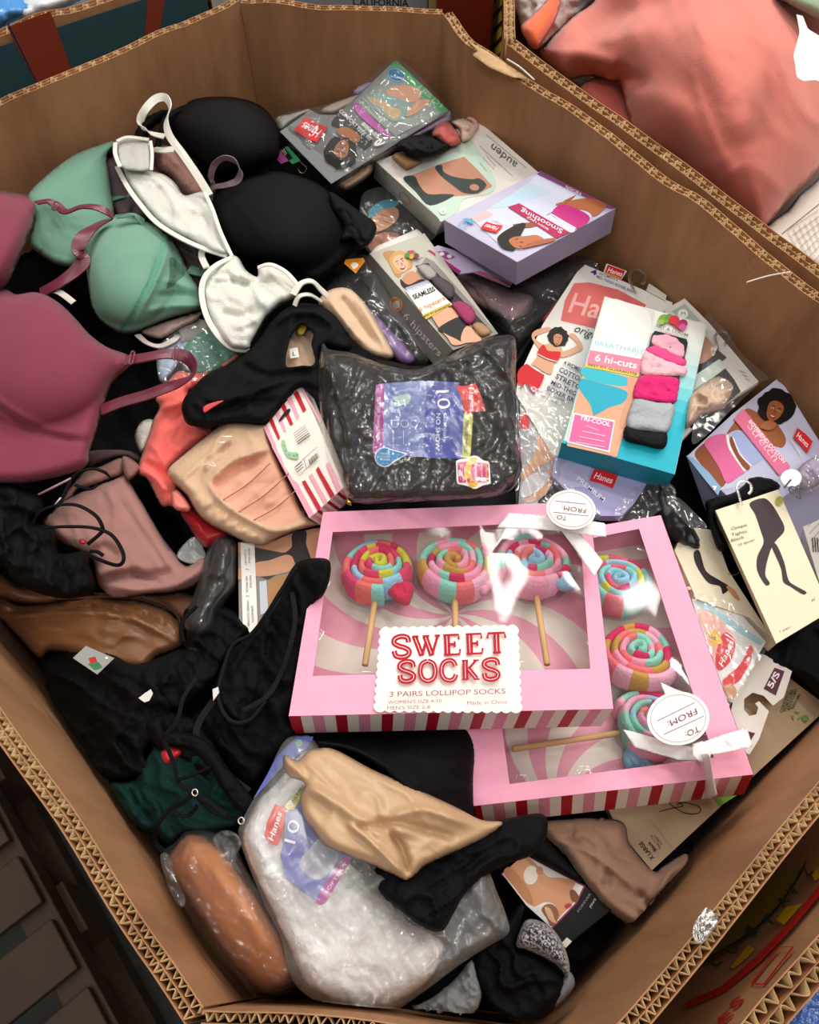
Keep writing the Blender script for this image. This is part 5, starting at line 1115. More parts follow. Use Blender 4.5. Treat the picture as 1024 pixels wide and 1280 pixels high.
surf('film', q((780, 760), (850, 700), (930, 680), (990, 600), (1080, 620), (1080, 760), (960, 830), (870, 900)), FILM, le, sp=4, th=0, ctrl=[(976, 590, .905), (1020, 580, .91), (1000, 630, .89)], fold=[(.004, 14, 50, 2, 173)])
surf('lilac_brief', q((890, 690), (990, 610), (1080, 640), (1080, 740), (960, 810), (900, 790)), M('#b6a9c6'), le, sp=3.5, ctrl=[(976, 590, .89), (1020, 580, .895), (1000, 630, .875)], puff=(.014, 10), fold=[(.006, 9, 50, 3, 174)], label='folded lilac brief')
a = Art(plane_tilt(990, 600, .905, .05, 0)); a.ell(*q((850, 740))[0], 13, 11, '#f2f0ee'); a.text('les', q((800, 800))[0], q((905, 880))[0], (9, -11), '#3b3b44', .0); a.build('sticker', le)

# right edge white carton
wc, wpl, *_ = ctn('white_carton', 'white printed carton at the right edge behind the cream tights box', [(1003, 655), (1040, 600), (1060, 720), (1028, 740)], .83, .04, [M('#d9d5ce', 'print')], 0, 0)
a = Art(wpl)
for k in range(5): a.line([(1008 + k * 2, 655 + k * 9 - 6), (1024 + k, 640 + k * 9 - 6)], .6, '#77726c')
for k in range(3): a.line([(1016 + k * 3, 672), (1017 + k * 3, 690)], 1.2, '#33302d')
a.build('print', wc)

# cream tights boxes
q = Z(820, 600, 2.56)
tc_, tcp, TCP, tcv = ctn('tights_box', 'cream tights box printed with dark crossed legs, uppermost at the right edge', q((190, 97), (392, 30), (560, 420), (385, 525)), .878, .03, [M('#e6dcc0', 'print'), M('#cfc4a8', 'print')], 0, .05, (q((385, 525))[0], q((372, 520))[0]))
a = Art(tcp)
a.blob(q((300, 75), (340, 58), (365, 70), (395, 115), (412, 160), (380, 200), (362, 240), (350, 300), (365, 330), (350, 335), (325, 290), (325, 245), (345, 200), (335, 160), (318, 110)), '#3b2c30'); a.blob(q((372, 215), (385, 205), (410, 260), (425, 320), (450, 340), (482, 358), (470, 365), (430, 340), (408, 325), (400, 280)), '#3b2c30')
for t, y in (('Opaque', 0), ('Tights', 20), ('Black', 38)): a.text(t, q((242, 160 + y))[0], q((292 - (8 if y == 38 else 0), 148 + y - 1))[0], (-.4, -3.6), '#6f6653')
a.text('10 denier', q((265, 212))[0], q((318, 193))[0], (-.4, -3), '#6f6653'); a.text('1 pair', q((398, 488))[0], q((432, 472))[0], (-.3, -2.5), '#6f6653'); a.text('M', q((500, 390))[0], q((508, 386))[0], (0, -3.5), '#4a4436')
a.ell(*q((395, 67))[0], 4.6, 6.2, '#a9a84a', 20); a.build('print', tc_)
blk = surf('black_tights', q((158, 78), (180, 60), (250, 40), (290, 5), (300, -10), (345, -12), (385, 0), (400, 30), (300, 70), (192, 100), (225, 210), (200, 225), (175, 160)), M('#09090b', 'knit'), tc_, sp=4, z=.872, puff=(.02, 10), fold=[(.004, 12, 70, 2, 181)], label='black tights folded over the back of the card')
hook(tc_, 931, 610, .888, 9, -80, PLASTIC, 12, 3.2)
bc2, bcp, BCP, bcv = ctn('tights_box', 'cream tights box lower down, with one black stockinged foot, beside the pink box', q((70, 225), (110, 140), (200, 150), (235, 300), (385, 525), (290, 430), (130, 380)), .835, .03, [M('#ddd3b9', 'print'), M('#c4b99e', 'print')], 0, 0) if False else (None,) * 4
tl = thing('tights_box', 'cream tights box lower down, with one black stockinged foot, beside the pink box', 'box', R(885, 710, .79)); tlp = plane_tilt(885, 710, .838)
c = np.array(q((60, 225), (95, 150), (185, 160), (232, 290), (385, 525), (300, 440), (130, 380))); slab('carton', tlp(c[:, 0], c[:, 1]), -tlp.n * .03, M('#ddd3b9', 'print'), tl)
a = Art(tlp); a.blob(q((122, 232), (140, 228), (160, 290), (200, 318), (235, 342), (215, 365), (205, 340), (170, 330), (145, 300), (125, 262)), '#2b2022'); a.blob(q((225, 340), (250, 350), (270, 385), (250, 375)), '#c48a66'); a.poly(q((60, 345), (110, 340), (115, 350), (70, 358)), '#c9bea4'); a.line(q((230, 300), (262, 300), (285, 240)), .8, '#6b604d', True); a.build('print', tl)
o = surf('black_stocking', q((-10, 30), (20, 0), (60, 60), (100, 90), (130, 150), (150, 200), (140, 230), (90, 215), (40, 180), (10, 120)), M('#0c0c0e', 'satin'), None, sp=4, z=.85, puff=(.03, 14), fold=[(.012, 16, 60, 2, 182)]); tag(o, 'black stocking draped between the teal box and the cream tights box', 'stocking')
o = surf('grey_film', q((30, 60), (70, 55), (130, 110), (165, 150), (120, 160), (80, 120)), FILM, None, sp=4, th=0, z=.862, fold=[(.01, 12, 60, 2, 183)]); tag(o, 'torn strip of clear wrapper over the black stocking', 'wrapper')
o = surf('grey_film', [(768, 640), (800, 606), (830, 600), (845, 620), (800, 655), (780, 655)], FILM, None, sp=4, th=0, z=.845, fold=[(.012, 12, 120, 2, 184)]); tag(o, 'crinkled clear wrapper in front of the teal box', 'wrapper')
o = surf('black_shirt', [(900, 760), (960, 800), (1040, 770), (1060, 900), (1000, 850), (955, 835), (930, 790)], M('#101113'), None, sp=5, z=.815, puff=(.03, 20), fold=[(.012, 18, 20, 2, 185)]); tag(o, 'black shirt below the cream tights box at the right edge', 'shirt')
# small red and white pack
rw = thing('brief_pack', 'small red, white and aqua pack with a yellow sticker beside the lower pink box', 'pack', R(910, 810, .79)); rwp = plane_tilt(910, 810, .835, .05, 0)
c = np.array(q((115, 380), (200, 385), (265, 420), (352, 518), (250, 700), (215, 700), (170, 560))); slab('printed_card', rwp(c[:, 0], c[:, 1]), -rwp.n * .01, M('#dfe0de', 'print'), rw)
a = Art(rwp); a.poly(q((120, 385), (170, 400), (345, 515), (335, 530), (170, 430)), '#a5d3dc'); a.blob(q((135, 415), (190, 430), (250, 500), (248, 560), (210, 600), (190, 590), (160, 500)), '#e8b3a8'); a.blob(q((215, 490), (252, 510), (245, 570), (205, 610), (190, 570)), '#d8242c'); a.blob(q((300, 530), (310, 560), (270, 640), (225, 660), (215, 640), (270, 590)), '#d8242c')
a.poly(q((165, 488), (195, 482), (215, 520), (180, 535)), '#e9b93a')
for k in range(5): a.line(q((170 + k * 5, 498), (174 + k * 5, 512)), .5 + .4 * (k % 2), '#2a2520')
a.text('Hanes', q((215, 600))[0], q((250, 520))[0], (-6, -5), '#fbeeee', .006, .1); a.blob(q((215, 660), (245, 655), (260, 680), (240, 700)), '#c48a66'); a.build('print', rw)
surf('clear_bag', q((115, 375), (200, 378), (270, 415), (358, 518), (300, 620), (248, 712), (210, 700), (165, 540)), FILM, rw, sp=4, th=0, z=.85, fold=[(.004, 14, 50, 3, 186)])
# kraft pack with the white hanger card
kp = thing('tights_pack', 'kraft paper pack with black lettering and a green corner, under the lower pink box', 'pack', R(900, 980, .75)); kpl = plane_tilt(900, 970, .79, -.02, 0)
c = np.array([(760, 1010), (772, 1036), (815, 1088), (930, 981), (1036, 884), (985, 846), (960, 840), (880, 900), (800, 980)]); slab('kraft_card', kpl(c[:, 0], c[:, 1]), -kpl.n * .012, M('#b79d7c', 'paper'), kp)
a = Art(kpl); qq = Z(760, 980, 4.267); L3 = Z(820, 600, 2.56)
a.poly(qq((560, 75), (692, 58), (598, 118)), '#6f9a34'); a.build('green_corner', kp); a = Art(kpl); a.line(qq((235, 200), (345, 345)), .7, '#9a8262')
a.text('X LARGE', qq((250, 395))[0], qq((180, 303))[0], (-4, 3.4), '#1a1512', .03); a.text('Black', qq((248, 352))[0], qq((208, 308))[0], (-3, 2.6), '#1a1512', .02) if False else a.text('Black', qq((262, 352))[0], qq((222, 305))[0], (-3.2, 2.6), '#1a1512', .02)
a.text('Petals To Toe', qq((285, 338))[0], qq((232, 268))[0], (-2.3, 2), '#4a3d30'); a.text('HC0077', qq((292, 318))[0], qq((255, 270))[0], (-2.1, 1.8), '#4a3d30')
a.line(qq((275, 148), (340, 130), (400, 118), (380, 100), (350, 95), (330, 105), (400, 150), (460, 160), (492, 148), (490, 125), (450, 108), (400, 100), (370, 112)), 1.1, '#2b1712', True)
for t, k in (('CONTAINS', 0), ('PORTION', 1), ('RECYCLED', 2), ('NYLON', 3)): p_ = L3((405 + k * 12, 745 - k * 4))[0]; a.text(t, (p_[0], p_[1]), (p_[0] + 9, p_[1] - 26 + (8 if k == 3 else 0)), (-3.2, -1), '#3a5a30', .02)
for k in range(3): 
    t = k * 2.094; x, y = L3((450, 755))[0]; a.poly([(x + 7 * math.cos(t), y + 7 * math.sin(t)), (x + 7 * math.cos(t + 1.3), y + 7 * math.sin(t + 1.3)), (x + 3 * math.cos(t + .9), y + 3 * math.sin(t + .9))], '#5f9a3c')
a.ell(*L3((478, 762))[0], 4, 4.5, '#6b8a3c', n=14); a.build('print', kp)
hc = thing('hanger_card', 'white hanger card with open hook and a plum size label reading 5/S', 'card', R(945, 870, .79)); hcp = plane_tilt(945, 870, .812, .05, 0)
g = L3; c = g((330, 555), (350, 560), (436, 612), (410, 695), (375, 722), (345, 690), (310, 680), (283, 700), (282, 735), (300, 755), (322, 750), (328, 728), (318, 715), (330, 708), (362, 740), (330, 830), (300, 878), (255, 860), (235, 760), (250, 700), (300, 600)); c = np.array(c)
slab('card', hcp(c[:, 0], c[:, 1]), -hcp.n * .0012, M('#e2ddd6', 'paper'), hc, holes=None)
a = Art(hcp); a.poly(g((380, 600), (412, 612), (384, 690), (345, 668)), '#571a33'); a.text('5/S', g((372, 668))[0], g((398, 620))[0], (-6.5, -3.5), '#f3e9ee', .03); a.build('size_label', hc); a = Art(hcp); a.poly(g((262, 815), (280, 800), (318, 810), (300, 840)), '#571a33'); a.build('lower_label', hc)

# ================================================================== bras on the left
# mauve mesh bra lying lowest
mv = thing('bra', 'dark mauve mesh bra with a ribbon loop, between the green and the white bras', 'bra', R(200, 270, .80))
surf('mesh_band', [(128, 188), (150, 176), (176, 182), (205, 196), (235, 205), (262, 235), (266, 252), (245, 270), (228, 262), (262, 330), (275, 352), (262, 372), (240, 350), (205, 292), (182, 276), (150, 275), (134, 240)], M('#58434a', 'mesh'), mv, sp=4, ctrl=[(130, 190, .89), (180, 182, .885), (240, 300, .84), (262, 360, .835)], puff=(.02, 14), fold=[(.008, 18, 70, 3, 201)])
surf('lace_cup', [(196, 186), (216, 184), (240, 212), (262, 232), (268, 246), (252, 248), (232, 246), (214, 224), (196, 212)], M('#9a6d62', 'lace'), mv, sp=3.5, ctrl=[(200, 190, .895), (262, 240, .87), (215, 225, .875)], puff=(.018, 12), fold=[(.004, 10, 60, 3, 202)], label='rosy lace cup')
ribbon('strap', [(262, 250, .862, 30), (268, 236, .88, 40), (264, 222, .90, 70), (268, 206, .925, 80), (280, 197, .935, 80), (294, 201, .93, 80), (301, 214, .92, 70), (296, 226, .91, 40), (282, 231, .905, 20), (266, 235, .895, 10), (262, 250, .88, 10)], 8, M('#6d565c', 'ribbon'), mv, twist=60)
ribbon('wing', [(240, 330, .846), (262, 352, .842), (285, 365, .838)], 26, M('#4f3c43', 'mesh'), mv)

# green bra
GRN, GRD = '#6c9a85', '#5f8d78'
gb = thing('bra', 'sage green bra with one smooth cup standing in front of the other', 'bra', R(140, 330, .80))
surf('cup', [(34, 246), (55, 222), (90, 195), (122, 182), (144, 177), (134, 198), (136, 215), (140, 240), (143, 262), (142, 285), (132, 305), (112, 325), (96, 333), (75, 332), (55, 321), (36, 304), (40, 275)], M(GRN, 'cloth'), gb, sp=4.5, ctrl=[(34, 250, .925), (120, 180, .925), (140, 260, .885), (90, 330, .885), (50, 300, .90)], puff=(.022, 40), cr=[([(36, 300), (60, 320), (95, 330)], 3, .003)], label='rear cup')
ribbon('strap', [(140, 248, .868, 8), (158, 243, .874, 8), (178, 239, .874, 0)], 11, M(GRD, 'ribbon'), gb); ribbon('strap', [(142, 272, .866), (158, 272, .87), (176, 282, .86)], 12, M(GRD, 'ribbon'), gb); ribbon('wing', [(236, 336, .86), (250, 340, .86), (262, 340, .85)], 13, M(GRD, 'ribbon'), gb)
band = [(202, 286), (209, 292), (207, 315), (194, 352), (176, 386), (158, 414), (148, 415), (166, 386), (184, 352), (197, 318), (201, 300)]
surf('cup', [(127, 276), (140, 271), (158, 270), (187, 278), (204, 288), (220, 306), (235, 336), (247, 358), (252, 384), (240, 392), (211, 400), (172, 415), (150, 416), (130, 404), (116, 386), (109, 347), (107, 317), (113, 292)], M(GRN, 'cloth'), gb, sp=3.2,
     z=.88, puff=(.03, 20), bump=[(158, 335, 62, 72, -10, .045)], fold=[], cr=[([(203, 290), (208, 315), (194, 352), (170, 398)], 4, .006), ([(150, 416), (170, 390), (190, 350), (200, 310)], 3, -.004), ([(212, 330), (235, 345), (248, 350)], 5, -.006), ([(205, 350), (230, 356), (250, 362)], 4, .005), ([(196, 370), (225, 368), (250, 374)], 4, -.006), ([(185, 390), (215, 382), (250, 384)], 4, .005), ([(214, 312), (228, 330), (240, 342)], 4, .004)],
     regions=[(band, M('#5a927c', 'knit')), ([(212, 322), (222, 326), (232, 340), (224, 350), (208, 362), (212, 345)], M('#48705f', 'lace'))], label='front cup with gathered mesh side')
ribbon('strap', [(150, 272, .915, 20), (165, 268, .905, 10), (180, 278, .89, 0)], 12, M(GRD, 'ribbon'), gb)

# white bra
WT = '#e4e1d6'
wb = thing('bra', 'white sheer bra with a looped strap across the black cups', 'bra', R(270, 300, .82))
surf('side_wing', [(144, 176), (152, 171), (180, 172), (187, 174), (188, 190), (187, 212), (175, 214), (158, 212), (150, 208)], M('#bdbcb6', 'mesh'), wb, sp=3, smooth=False, z=.918, th=.0007, puff=(.002, 3), fold=[(.003, 8, 80, 3, 211)])
surf('cup', [(154, 206), (172, 210), (192, 214), (207, 219), (220, 230), (230, 244), (245, 241), (256, 240), (264, 256), (272, 280), (282, 306), (288, 318), (270, 318), (248, 307), (226, 296), (207, 286), (190, 270), (170, 246), (160, 230)], M('#d9d8d0', 'mesh'), wb, sp=3.4, z=.905, puff=(.02, 10), fold=[(.004, 12, 50, 3, 212)], cr=[([(165, 215), (195, 225), (215, 250), (225, 275)], 3, .004), ([(232, 250), (250, 262), (262, 285)], 4, -.006), ([(238, 262), (258, 268), (272, 290)], 3, .005)], label='sheer inner cup')
ribbon('underwire_casing', [(146, 208, .892), (160, 234, .905), (176, 256, .905), (196, 278, .905), (224, 296, .903), (252, 309, .90), (284, 320, .895)], 6, M(WT, 'ribbon'), wb, th=.002)
ribbon('neckline_trim', [(256, 240, .92), (266, 262, .918), (276, 290, .912), (290, 320, .90)], 4.5, M(WT, 'ribbon'), wb, th=.0016)
surf('cup', [(251, 356), (258, 343), (270, 331), (288, 320), (298, 322), (308, 338), (322, 346), (323, 335), (336, 331), (350, 336), (363, 345), (374, 358), (369, 372), (350, 382), (334, 397), (326, 410), (318, 424), (311, 437), (300, 437), (288, 436), (276, 424), (262, 402), (253, 380)], M('#dedcd3', 'mesh'), wb, sp=3.2, z=.92, puff=(.024, 12), fold=[(.005, 13, 40, 3, 213)],
     cr=[([(285, 350), (310, 355), (345, 350)], 5, -.012), ([(300, 340), (318, 360), (330, 385)], 4, .008), ([(275, 390), (300, 395), (318, 388)], 5, -.008), ([(290, 410), (308, 405), (320, 398)], 4, .006)], label='front sheer cup')
ribbon('underwire_casing', [(290, 321, .915), (270, 331, .925), (256, 346, .925), (252, 366, .922), (258, 394, .918), (272, 418, .912), (290, 434, .905), (312, 437, .90)], 7, M(WT, 'ribbon'), wb, th=.002)
ribbon('neckline_trim', [(322, 334, .93), (338, 330, .935), (358, 340, .932), (374, 358, .925)], 5, M(WT, 'ribbon'), wb, th=.0016)
ribbon('strap', [(254, 308, .895), (252, 320, .89), (258, 334, .905)], 8, M(WT, 'ribbon'), wb, th=.0016)
ribbon('strap', [(262, 244, .91, 10), (246, 218, .925, 15), (228, 192, .935, 20), (212, 170, .94, 30), (207, 152, .945, 45), (212, 134, .955, 60), (206, 122, .96, 55), (194, 124, .96, 40), (182, 136, .955, 30), (176, 148, .945, 50), (178, 158, .935, 60), (190, 166, .925, 20), (206, 170, .925, 0)], 9.5, M(WT, 'ribbon'), wb, th=.0016, n=9)
ribbon('wing_trim', [(144, 178, .924), (144, 192, .922), (150, 208, .920)], 5, M(WT, 'ribbon'), wb, th=.0016); ribbon('wing_trim', [(146, 176, .925), (160, 171, .925), (186, 174, .922)], 5, M(WT, 'ribbon'), wb, th=.0016); ribbon('wing_trim', [(188, 176, .922), (190, 192, .921), (189, 212, .918)], 4, M(WT, 'ribbon'), wb, th=.0016)
ribbon('back_band', [(190, 186, .90), (204, 187, .912), (218, 186, .915)], 11, M(WT, 'ribbon'), wb, th=.0016)
ribbon('strap', [(366, 368, .93), (376, 354, .935, 10), (390, 351, .935, 10), (402, 362, .92), (410, 370, .91)], 9, M(WT, 'ribbon'), wb, th=.0016); ribbon('strap', [(368, 382, .92), (374, 370, .928), (388, 368, .925), (402, 376, .91)], 6, M(WT, 'ribbon'), wb, th=.0016)

# black bra: two full moulded cups
BK = '#09090b'
bb = thing('bra', 'big black padded bra with two full round cups near the back wall', 'bra', R(350, 230, .78))
surf('cup', [(209, 148), (222, 134), (240, 125), (262, 121), (296, 122), (326, 132), (344, 152), (351, 174), (348, 196), (330, 210), (303, 222), (275, 224), (255, 208), (238, 194), (222, 178), (212, 163)], M(BK, 'lace'), bb, sp=5, ctrl=[(210, 150, .91), (262, 122, .905), (344, 152, .885), (303, 222, .865), (240, 195, .87)], puff=(.02, 18), bump=[(285, 170, 72, 54, 15, .05)], cr=[([(218, 140), (262, 128), (325, 138)], 2.5, .003)], label='rear cup')
surf('cup', [(262, 250), (277, 237), (300, 222), (337, 214), (370, 219), (400, 230), (416, 245), (428, 260), (452, 274), (470, 280), (466, 297), (438, 319), (400, 350), (377, 348), (348, 332), (318, 330), (288, 315), (270, 286), (262, 266)], M(BK, 'lace'), bb, sp=5, z=.868, puff=(.022, 20), bump=[(345, 275, 84, 62, 18, .055)], cr=[([(270, 240), (300, 260), (330, 300)], 2.5, .002)], label='front cup')
surf('lace_wing', [(412, 240), (430, 250), (452, 266), (470, 280), (466, 300), (450, 312), (440, 300), (425, 300), (430, 282), (415, 262)], M('#0c0c0e', 'lace'), bb, sp=3, z=.885, puff=(.012, 8), fold=[(.010, 9, 60, 2, 221)])
ribbon('strap', [(196, 186, .90), (206, 150, .92), (224, 136, .915), (246, 128, .90)], 8, M(BK, 'ribbon'), bb)
o = surf('bra_wing', [(166, 172), (172, 150), (186, 136), (205, 132), (215, 142), (200, 150), (186, 168), (180, 182)], M(BK), None, sp=4, z=.905, puff=(.02, 12), fold=[(.01, 14, 40, 2, 222)]); o.name = 'black_bra_piece'; tag(o, 'loose black bra wing inside the white strap loop', 'bra wing')
o = surf('black_camisole', [(80, 198), (110, 184), (150, 176), (170, 180), (140, 196), (110, 208), (84, 212)], M(BK), None, sp=4, z=.90, puff=(.02, 12), fold=[(.006, 14, 20, 2, 223)]); tag(o, 'strip of black camisole behind the sage green bra', 'camisole')

# raspberry bra, nearest
RA = '#7e2c43'
pb = thing('bra', 'large raspberry pink moulded bra at the left edge with wide straps', 'bra', R(40, 430, .82))
surf('cup', [(-30, 240), (-12, 236), (10, 239), (34, 244), (47, 252), (46, 268), (38, 290), (28, 315), (18, 338), (8, 356), (-10, 366), (-40, 366)], M(RA, 'cloth'), pb, sp=5, z=.925, puff=(.03, 22), bump=[(-30, 300, 80, 70, 0, .04)], label='upper cup')
low = [(-45, 366), (-20, 360), (8, 362), (20, 368), (42, 365), (60, 370), (78, 382), (96, 400), (112, 418), (134, 434), (160, 444), (163, 456), (148, 470), (138, 482), (128, 512), (120, 540), (113, 562), (108, 582), (80, 594), (30, 604), (-20, 603), (-50, 590)]
surf('cup', low, M(RA, 'cloth'), pb, sp=4.5, z=.915, puff=(.028, 18), bump=[(40, 440, 105, 92, 0, .042)], cr=[([(-60, 470), (0, 512), (38, 536), (72, 547), (112, 553)], 4, -.006), ([(-60, 462), (0, 503), (38, 526), (72, 537), (112, 543)], 4, .003), ([(110, 590), (118, 550), (132, 500), (150, 462)], 3, .003), ([(0, 360), (20, 372), (50, 372)], 5, -.004)], label='lower cup')
RS = M('#6b2438', 'ribbon')
ribbon('strap', [(45, 253, .93, 10), (60, 251, .925, 10), (72, 257, .92), (82, 264, .92, 10), (100, 258, .925, 15), (118, 258, .925, 10), (132, 263, .92), (142, 270, .91)], 11, RS, pb, th=.0018)
ribbon('strap', [(134, 274, .905, -20), (116, 284, .915, -10), (102, 298, .92, 20), (98, 312, .915, 30), (104, 324, .905, 30), (94, 338, .90, 10), (75, 352, .895), (50, 366, .885)], 17, RS, pb, th=.0018)
ribbon('strap', [(156, 450, .94), (176, 447, .943, 8), (198, 443, .943, 8), (216, 442, .94), (232, 446, .935, -30), (241, 458, .93, -50), (238, 470, .925, -40), (224, 478, .922, -15), (205, 485, .92, 0), (180, 494, .915), (152, 502, .91), (126, 512, .905)], 16, RS, pb, th=.0018, n=9)
for p in ((164, 448, .945), (219, 442, .944)):
    c = R(*p); s_ = scale_at(*p); tube('slider', [c + np.array(v) * s_ for v in ((-1, 9, 1), (3, 9, 1), (3, -9, 1), (-1, -9, 1))], .0011, M('#6e2a40', 'gloss'), pb, world=True, closed=True, n=2)
c = R(70, 258, .928); s_ = scale_at(70, 258, .928); tube('slider', [c + np.array(v) * s_ for v in ((-3, 7, 1), (3, 5, 1), (3, -7, 1), (-3, -6, 1))], .0011, M('#6e2a40', 'gloss'), pb, world=True, closed=True, n=2)
o = ribbon('white_strap', [(64, 362, .885), (76, 366, .888), (92, 378, .884)], 8, M('#cfc8bd', 'ribbon'), None); tag(o, 'end of a white strap between the raspberry cup and the green cup', 'strap')
o = ribbon('white_strap', [(172, 418, .86, 20), (184, 428, .865, 30), (200, 432, .86, 10), (218, 424, .86), (222, 418, .855)], 8, M('#d8c9c4', 'ribbon'), None); tag(o, 'pale curled strap below the green cup', 'strap')
o = surf('mauve_brief', [(176, 414), (205, 402), (238, 392), (252, 390), (246, 402), (225, 412), (200, 424)], M('#8f7670', 'satin'), None, sp=3.5, z=.868, puff=(.012, 8), fold=[(.005, 10, 150, 2, 231)]); tag(o, 'taupe satin brief edge just below the green cup', 'briefs')
o = surf('cardboard_tag', [(222, 404), (240, 396), (262, 402), (262, 412), (240, 425), (226, 428)], M('#96908a', 'paper'), None, sp=5, smooth=False, z=.858, th=.001); tag(o, 'grey swing tag with faint lines below the green bra cup', 'tag')
a = Art(zof(o)); [a.line([(230, 412 + k * 4), (250, 404 + k * 4)], .5, '#6e6862') for k in range(4)]; a.build('print', o)
o = surf('polka_dot_brief', [(226, 438), (240, 420), (262, 408), (282, 420), (304, 436), (298, 446), (278, 460), (252, 470), (238, 462)], M('#5b9481', 'satin'), None, sp=3, z=.862, puff=(.014, 9), fold=[(.004, 14, 40, 2, 232)]); tag(o, 'teal polka dot briefs in a clear bag below the white bra', 'briefs')
a = Art(zof(o), .0012); rs = random.Random(3)
for x, y in ((248, 432), (262, 424), (256, 446), (270, 440), (282, 432), (290, 442), (272, 453), (244, 448), (262, 460), (278, 424)): a.l = .0012; a.ell(x, y, 1.3, 1.2, '#dbe8e0', n=8)
a.build('dots', o)
o = surf('pale_blue_brief', [(196, 448), (208, 430), (228, 416), (246, 420), (240, 440), (226, 452), (214, 470), (200, 478)], M('#9fb0c8', 'satin'), None, sp=3.5, z=.856, puff=(.014, 9), fold=[(.006, 10, 60, 2, 233)]); tag(o, 'pale blue satin briefs beside the teal dotted pair', 'briefs')
o = surf('clear_bag', [(196, 440), (215, 418), (250, 405), (300, 432), (296, 452), (250, 474), (205, 480)], FILM, None, sp=4, th=0, z=.872, fold=[(.008, 14, 30, 2, 234)]); tag(o, 'clear bag around the dotted and pale blue briefs', 'bag')

# ================================================================== garments in the middle and along the left wall
q = Z(160, 400, 3.938)
# coral top
co = surf('coral_vest', q((240, 255), (310, 258), (380, 245), (402, 252), (400, 300), (350, 340), (300, 370), (420, 560), (390, 580), (300, 660), (210, 740), (240, 800), (260, 860), (310, 930), (270, 940), (210, 918), (165, 915), (120, 830), (90, 780), (45, 748), (75, 640), (100, 570), (120, 500), (155, 430), (135, 390), (170, 340)), M('#f0695f'), None, sp=4, z=.872, puff=(.025, 14), fold=[(.007, 20, 120, 2.5, 301)],
    cr=[([(100, 590)[0:2] and q((95, 600))[0], q((140, 640))[0], q((200, 740))[0]], 3, .006), (q((150, 440), (230, 420), (300, 380)), 4, .008), (q((80, 700), (150, 740), (220, 830)), 4, -.01), (q((60, 745), (140, 780), (200, 850)), 4, .008), (q((260, 270), (330, 330), (310, 370)), 4, -.008)])
tag(co, 'bright coral cotton vest folded beside the raspberry strap', 'vest')
o = surf('coral_ruffle', q((215, 850), (250, 840), (300, 900), (310, 935), (280, 945), (225, 925)), M('#f4877c'), co, sp=2.6, z=.888, puff=(.012, 6), fold=[(.006, 6, 100, 2, 302)])
o = surf('coral_briefs', q((460, 218), (500, 190), (535, 165), (545, 180), (500, 215), (470, 235)), M('#e8756b'), None, sp=3, z=.868, puff=(.01, 6)); tag(o, 'scrap of coral fabric above the black briefs', 'briefs')
rd = surf('red_briefs', [(226, 640), (242, 634), (262, 650), (288, 664), (280, 676), (268, 682), (257, 685), (246, 674), (234, 656)], M('#a80f1d', 'satin'), None, sp=3.2, z=.872, puff=(.022, 12), fold=[(.007, 14, 40, 2, 303)]); tag(rd, 'deep red satin briefs under the nude ones', 'briefs')
wv = surf('white_sock', [(168, 545), (176, 528), (190, 524), (196, 534), (186, 556), (176, 566)], M('#c9c5bd', 'knit'), None, sp=3.2, z=.85, puff=(.02, 10)); tag(wv, 'white cotton sock left of the coral vest', 'sock')
# nude briefs
nb = thing('briefs', 'large nude ribbed briefs with open leg hole, beneath the striped sock box', 'briefs', R(300, 600, .84))
surf('body', q((195, 742), (290, 650), (400, 560), (455, 520), (510, 495), (590, 500), (690, 515), (720, 640), (880, 960), (960, 985), (930, 1010), (820, 1040), (740, 1070), (690, 1100), (640, 1106), (560, 1085), (470, 1042), (380, 990), (320, 920), (285, 860), (235, 810)), M('#cfab8c'), nb, sp=3.6, z=.902, puff=(.028, 12), fold=[(.004, 16, 130, 3, 304)],
     cr=[(q((245, 800), (340, 720), (430, 640), (520, 560)), 3, .004), (q((400, 795), (500, 700), (600, 660), (700, 635)), 4, .010), (q((395, 800), (470, 900), (600, 985), (740, 1040), (900, 1000)), 4, .010), (q((425, 830), (520, 760), (640, 680)), 6, -.008), (q((380, 740), (400, 700), (470, 660)), 3, .008), (q((370, 700), (430, 680), (520, 600)), 3, -.006),
         (q((480, 880), (620, 770), (720, 700)), 2, -.003), (q((550, 950), (700, 820), (790, 760)), 2, -.003), (q((620, 985), (760, 880), (820, 840)), 2, -.003)] + [(q((330 + k * 45, 900 + k * 30), (360 + k * 45, 860 + k * 32)), 2.6, .005) for k in range(8)],
     regions=[(q((405, 810), (500, 715), (600, 668), (715, 640), (800, 800), (868, 950), (740, 1020), (600, 965), (480, 885)), M('#d9a186')), (q((195, 742), (300, 650), (440, 535), (505, 500), (520, 545), (450, 610), (330, 715), (245, 800)), M('#c9a584', 'knit'))])
for k, (p0, p1) in enumerate((((470, 885), (700, 705)), ((545, 945), (790, 755)), ((620, 985), (830, 835)))): tube('seam', [(*q(p0)[0], .909), (*q(((p0[0] + p1[0]) / 2 + 5, (p0[1] + p1[1]) / 2 + 12))[0], .907), (*q(p1)[0], .909)], .0007, M('#b4665a', 'cloth'), nb)
tube('tag_fastener', [(*q((375, 720))[0], .91), (*q((395, 712))[0], .915), (*q((430, 722))[0], .912), (*q((415, 700))[0], .914)], .0007, M('#e9e4dc', 'gloss'), nb)
for p in (((460, 575), (512, 575)), ((445, 605), (478, 603))): tube('tag_fastener', [(*q(p[0])[0], .915), (*q(p[1])[0], .915)], .0011, M('#f4f1ea', 'gloss'), nb)
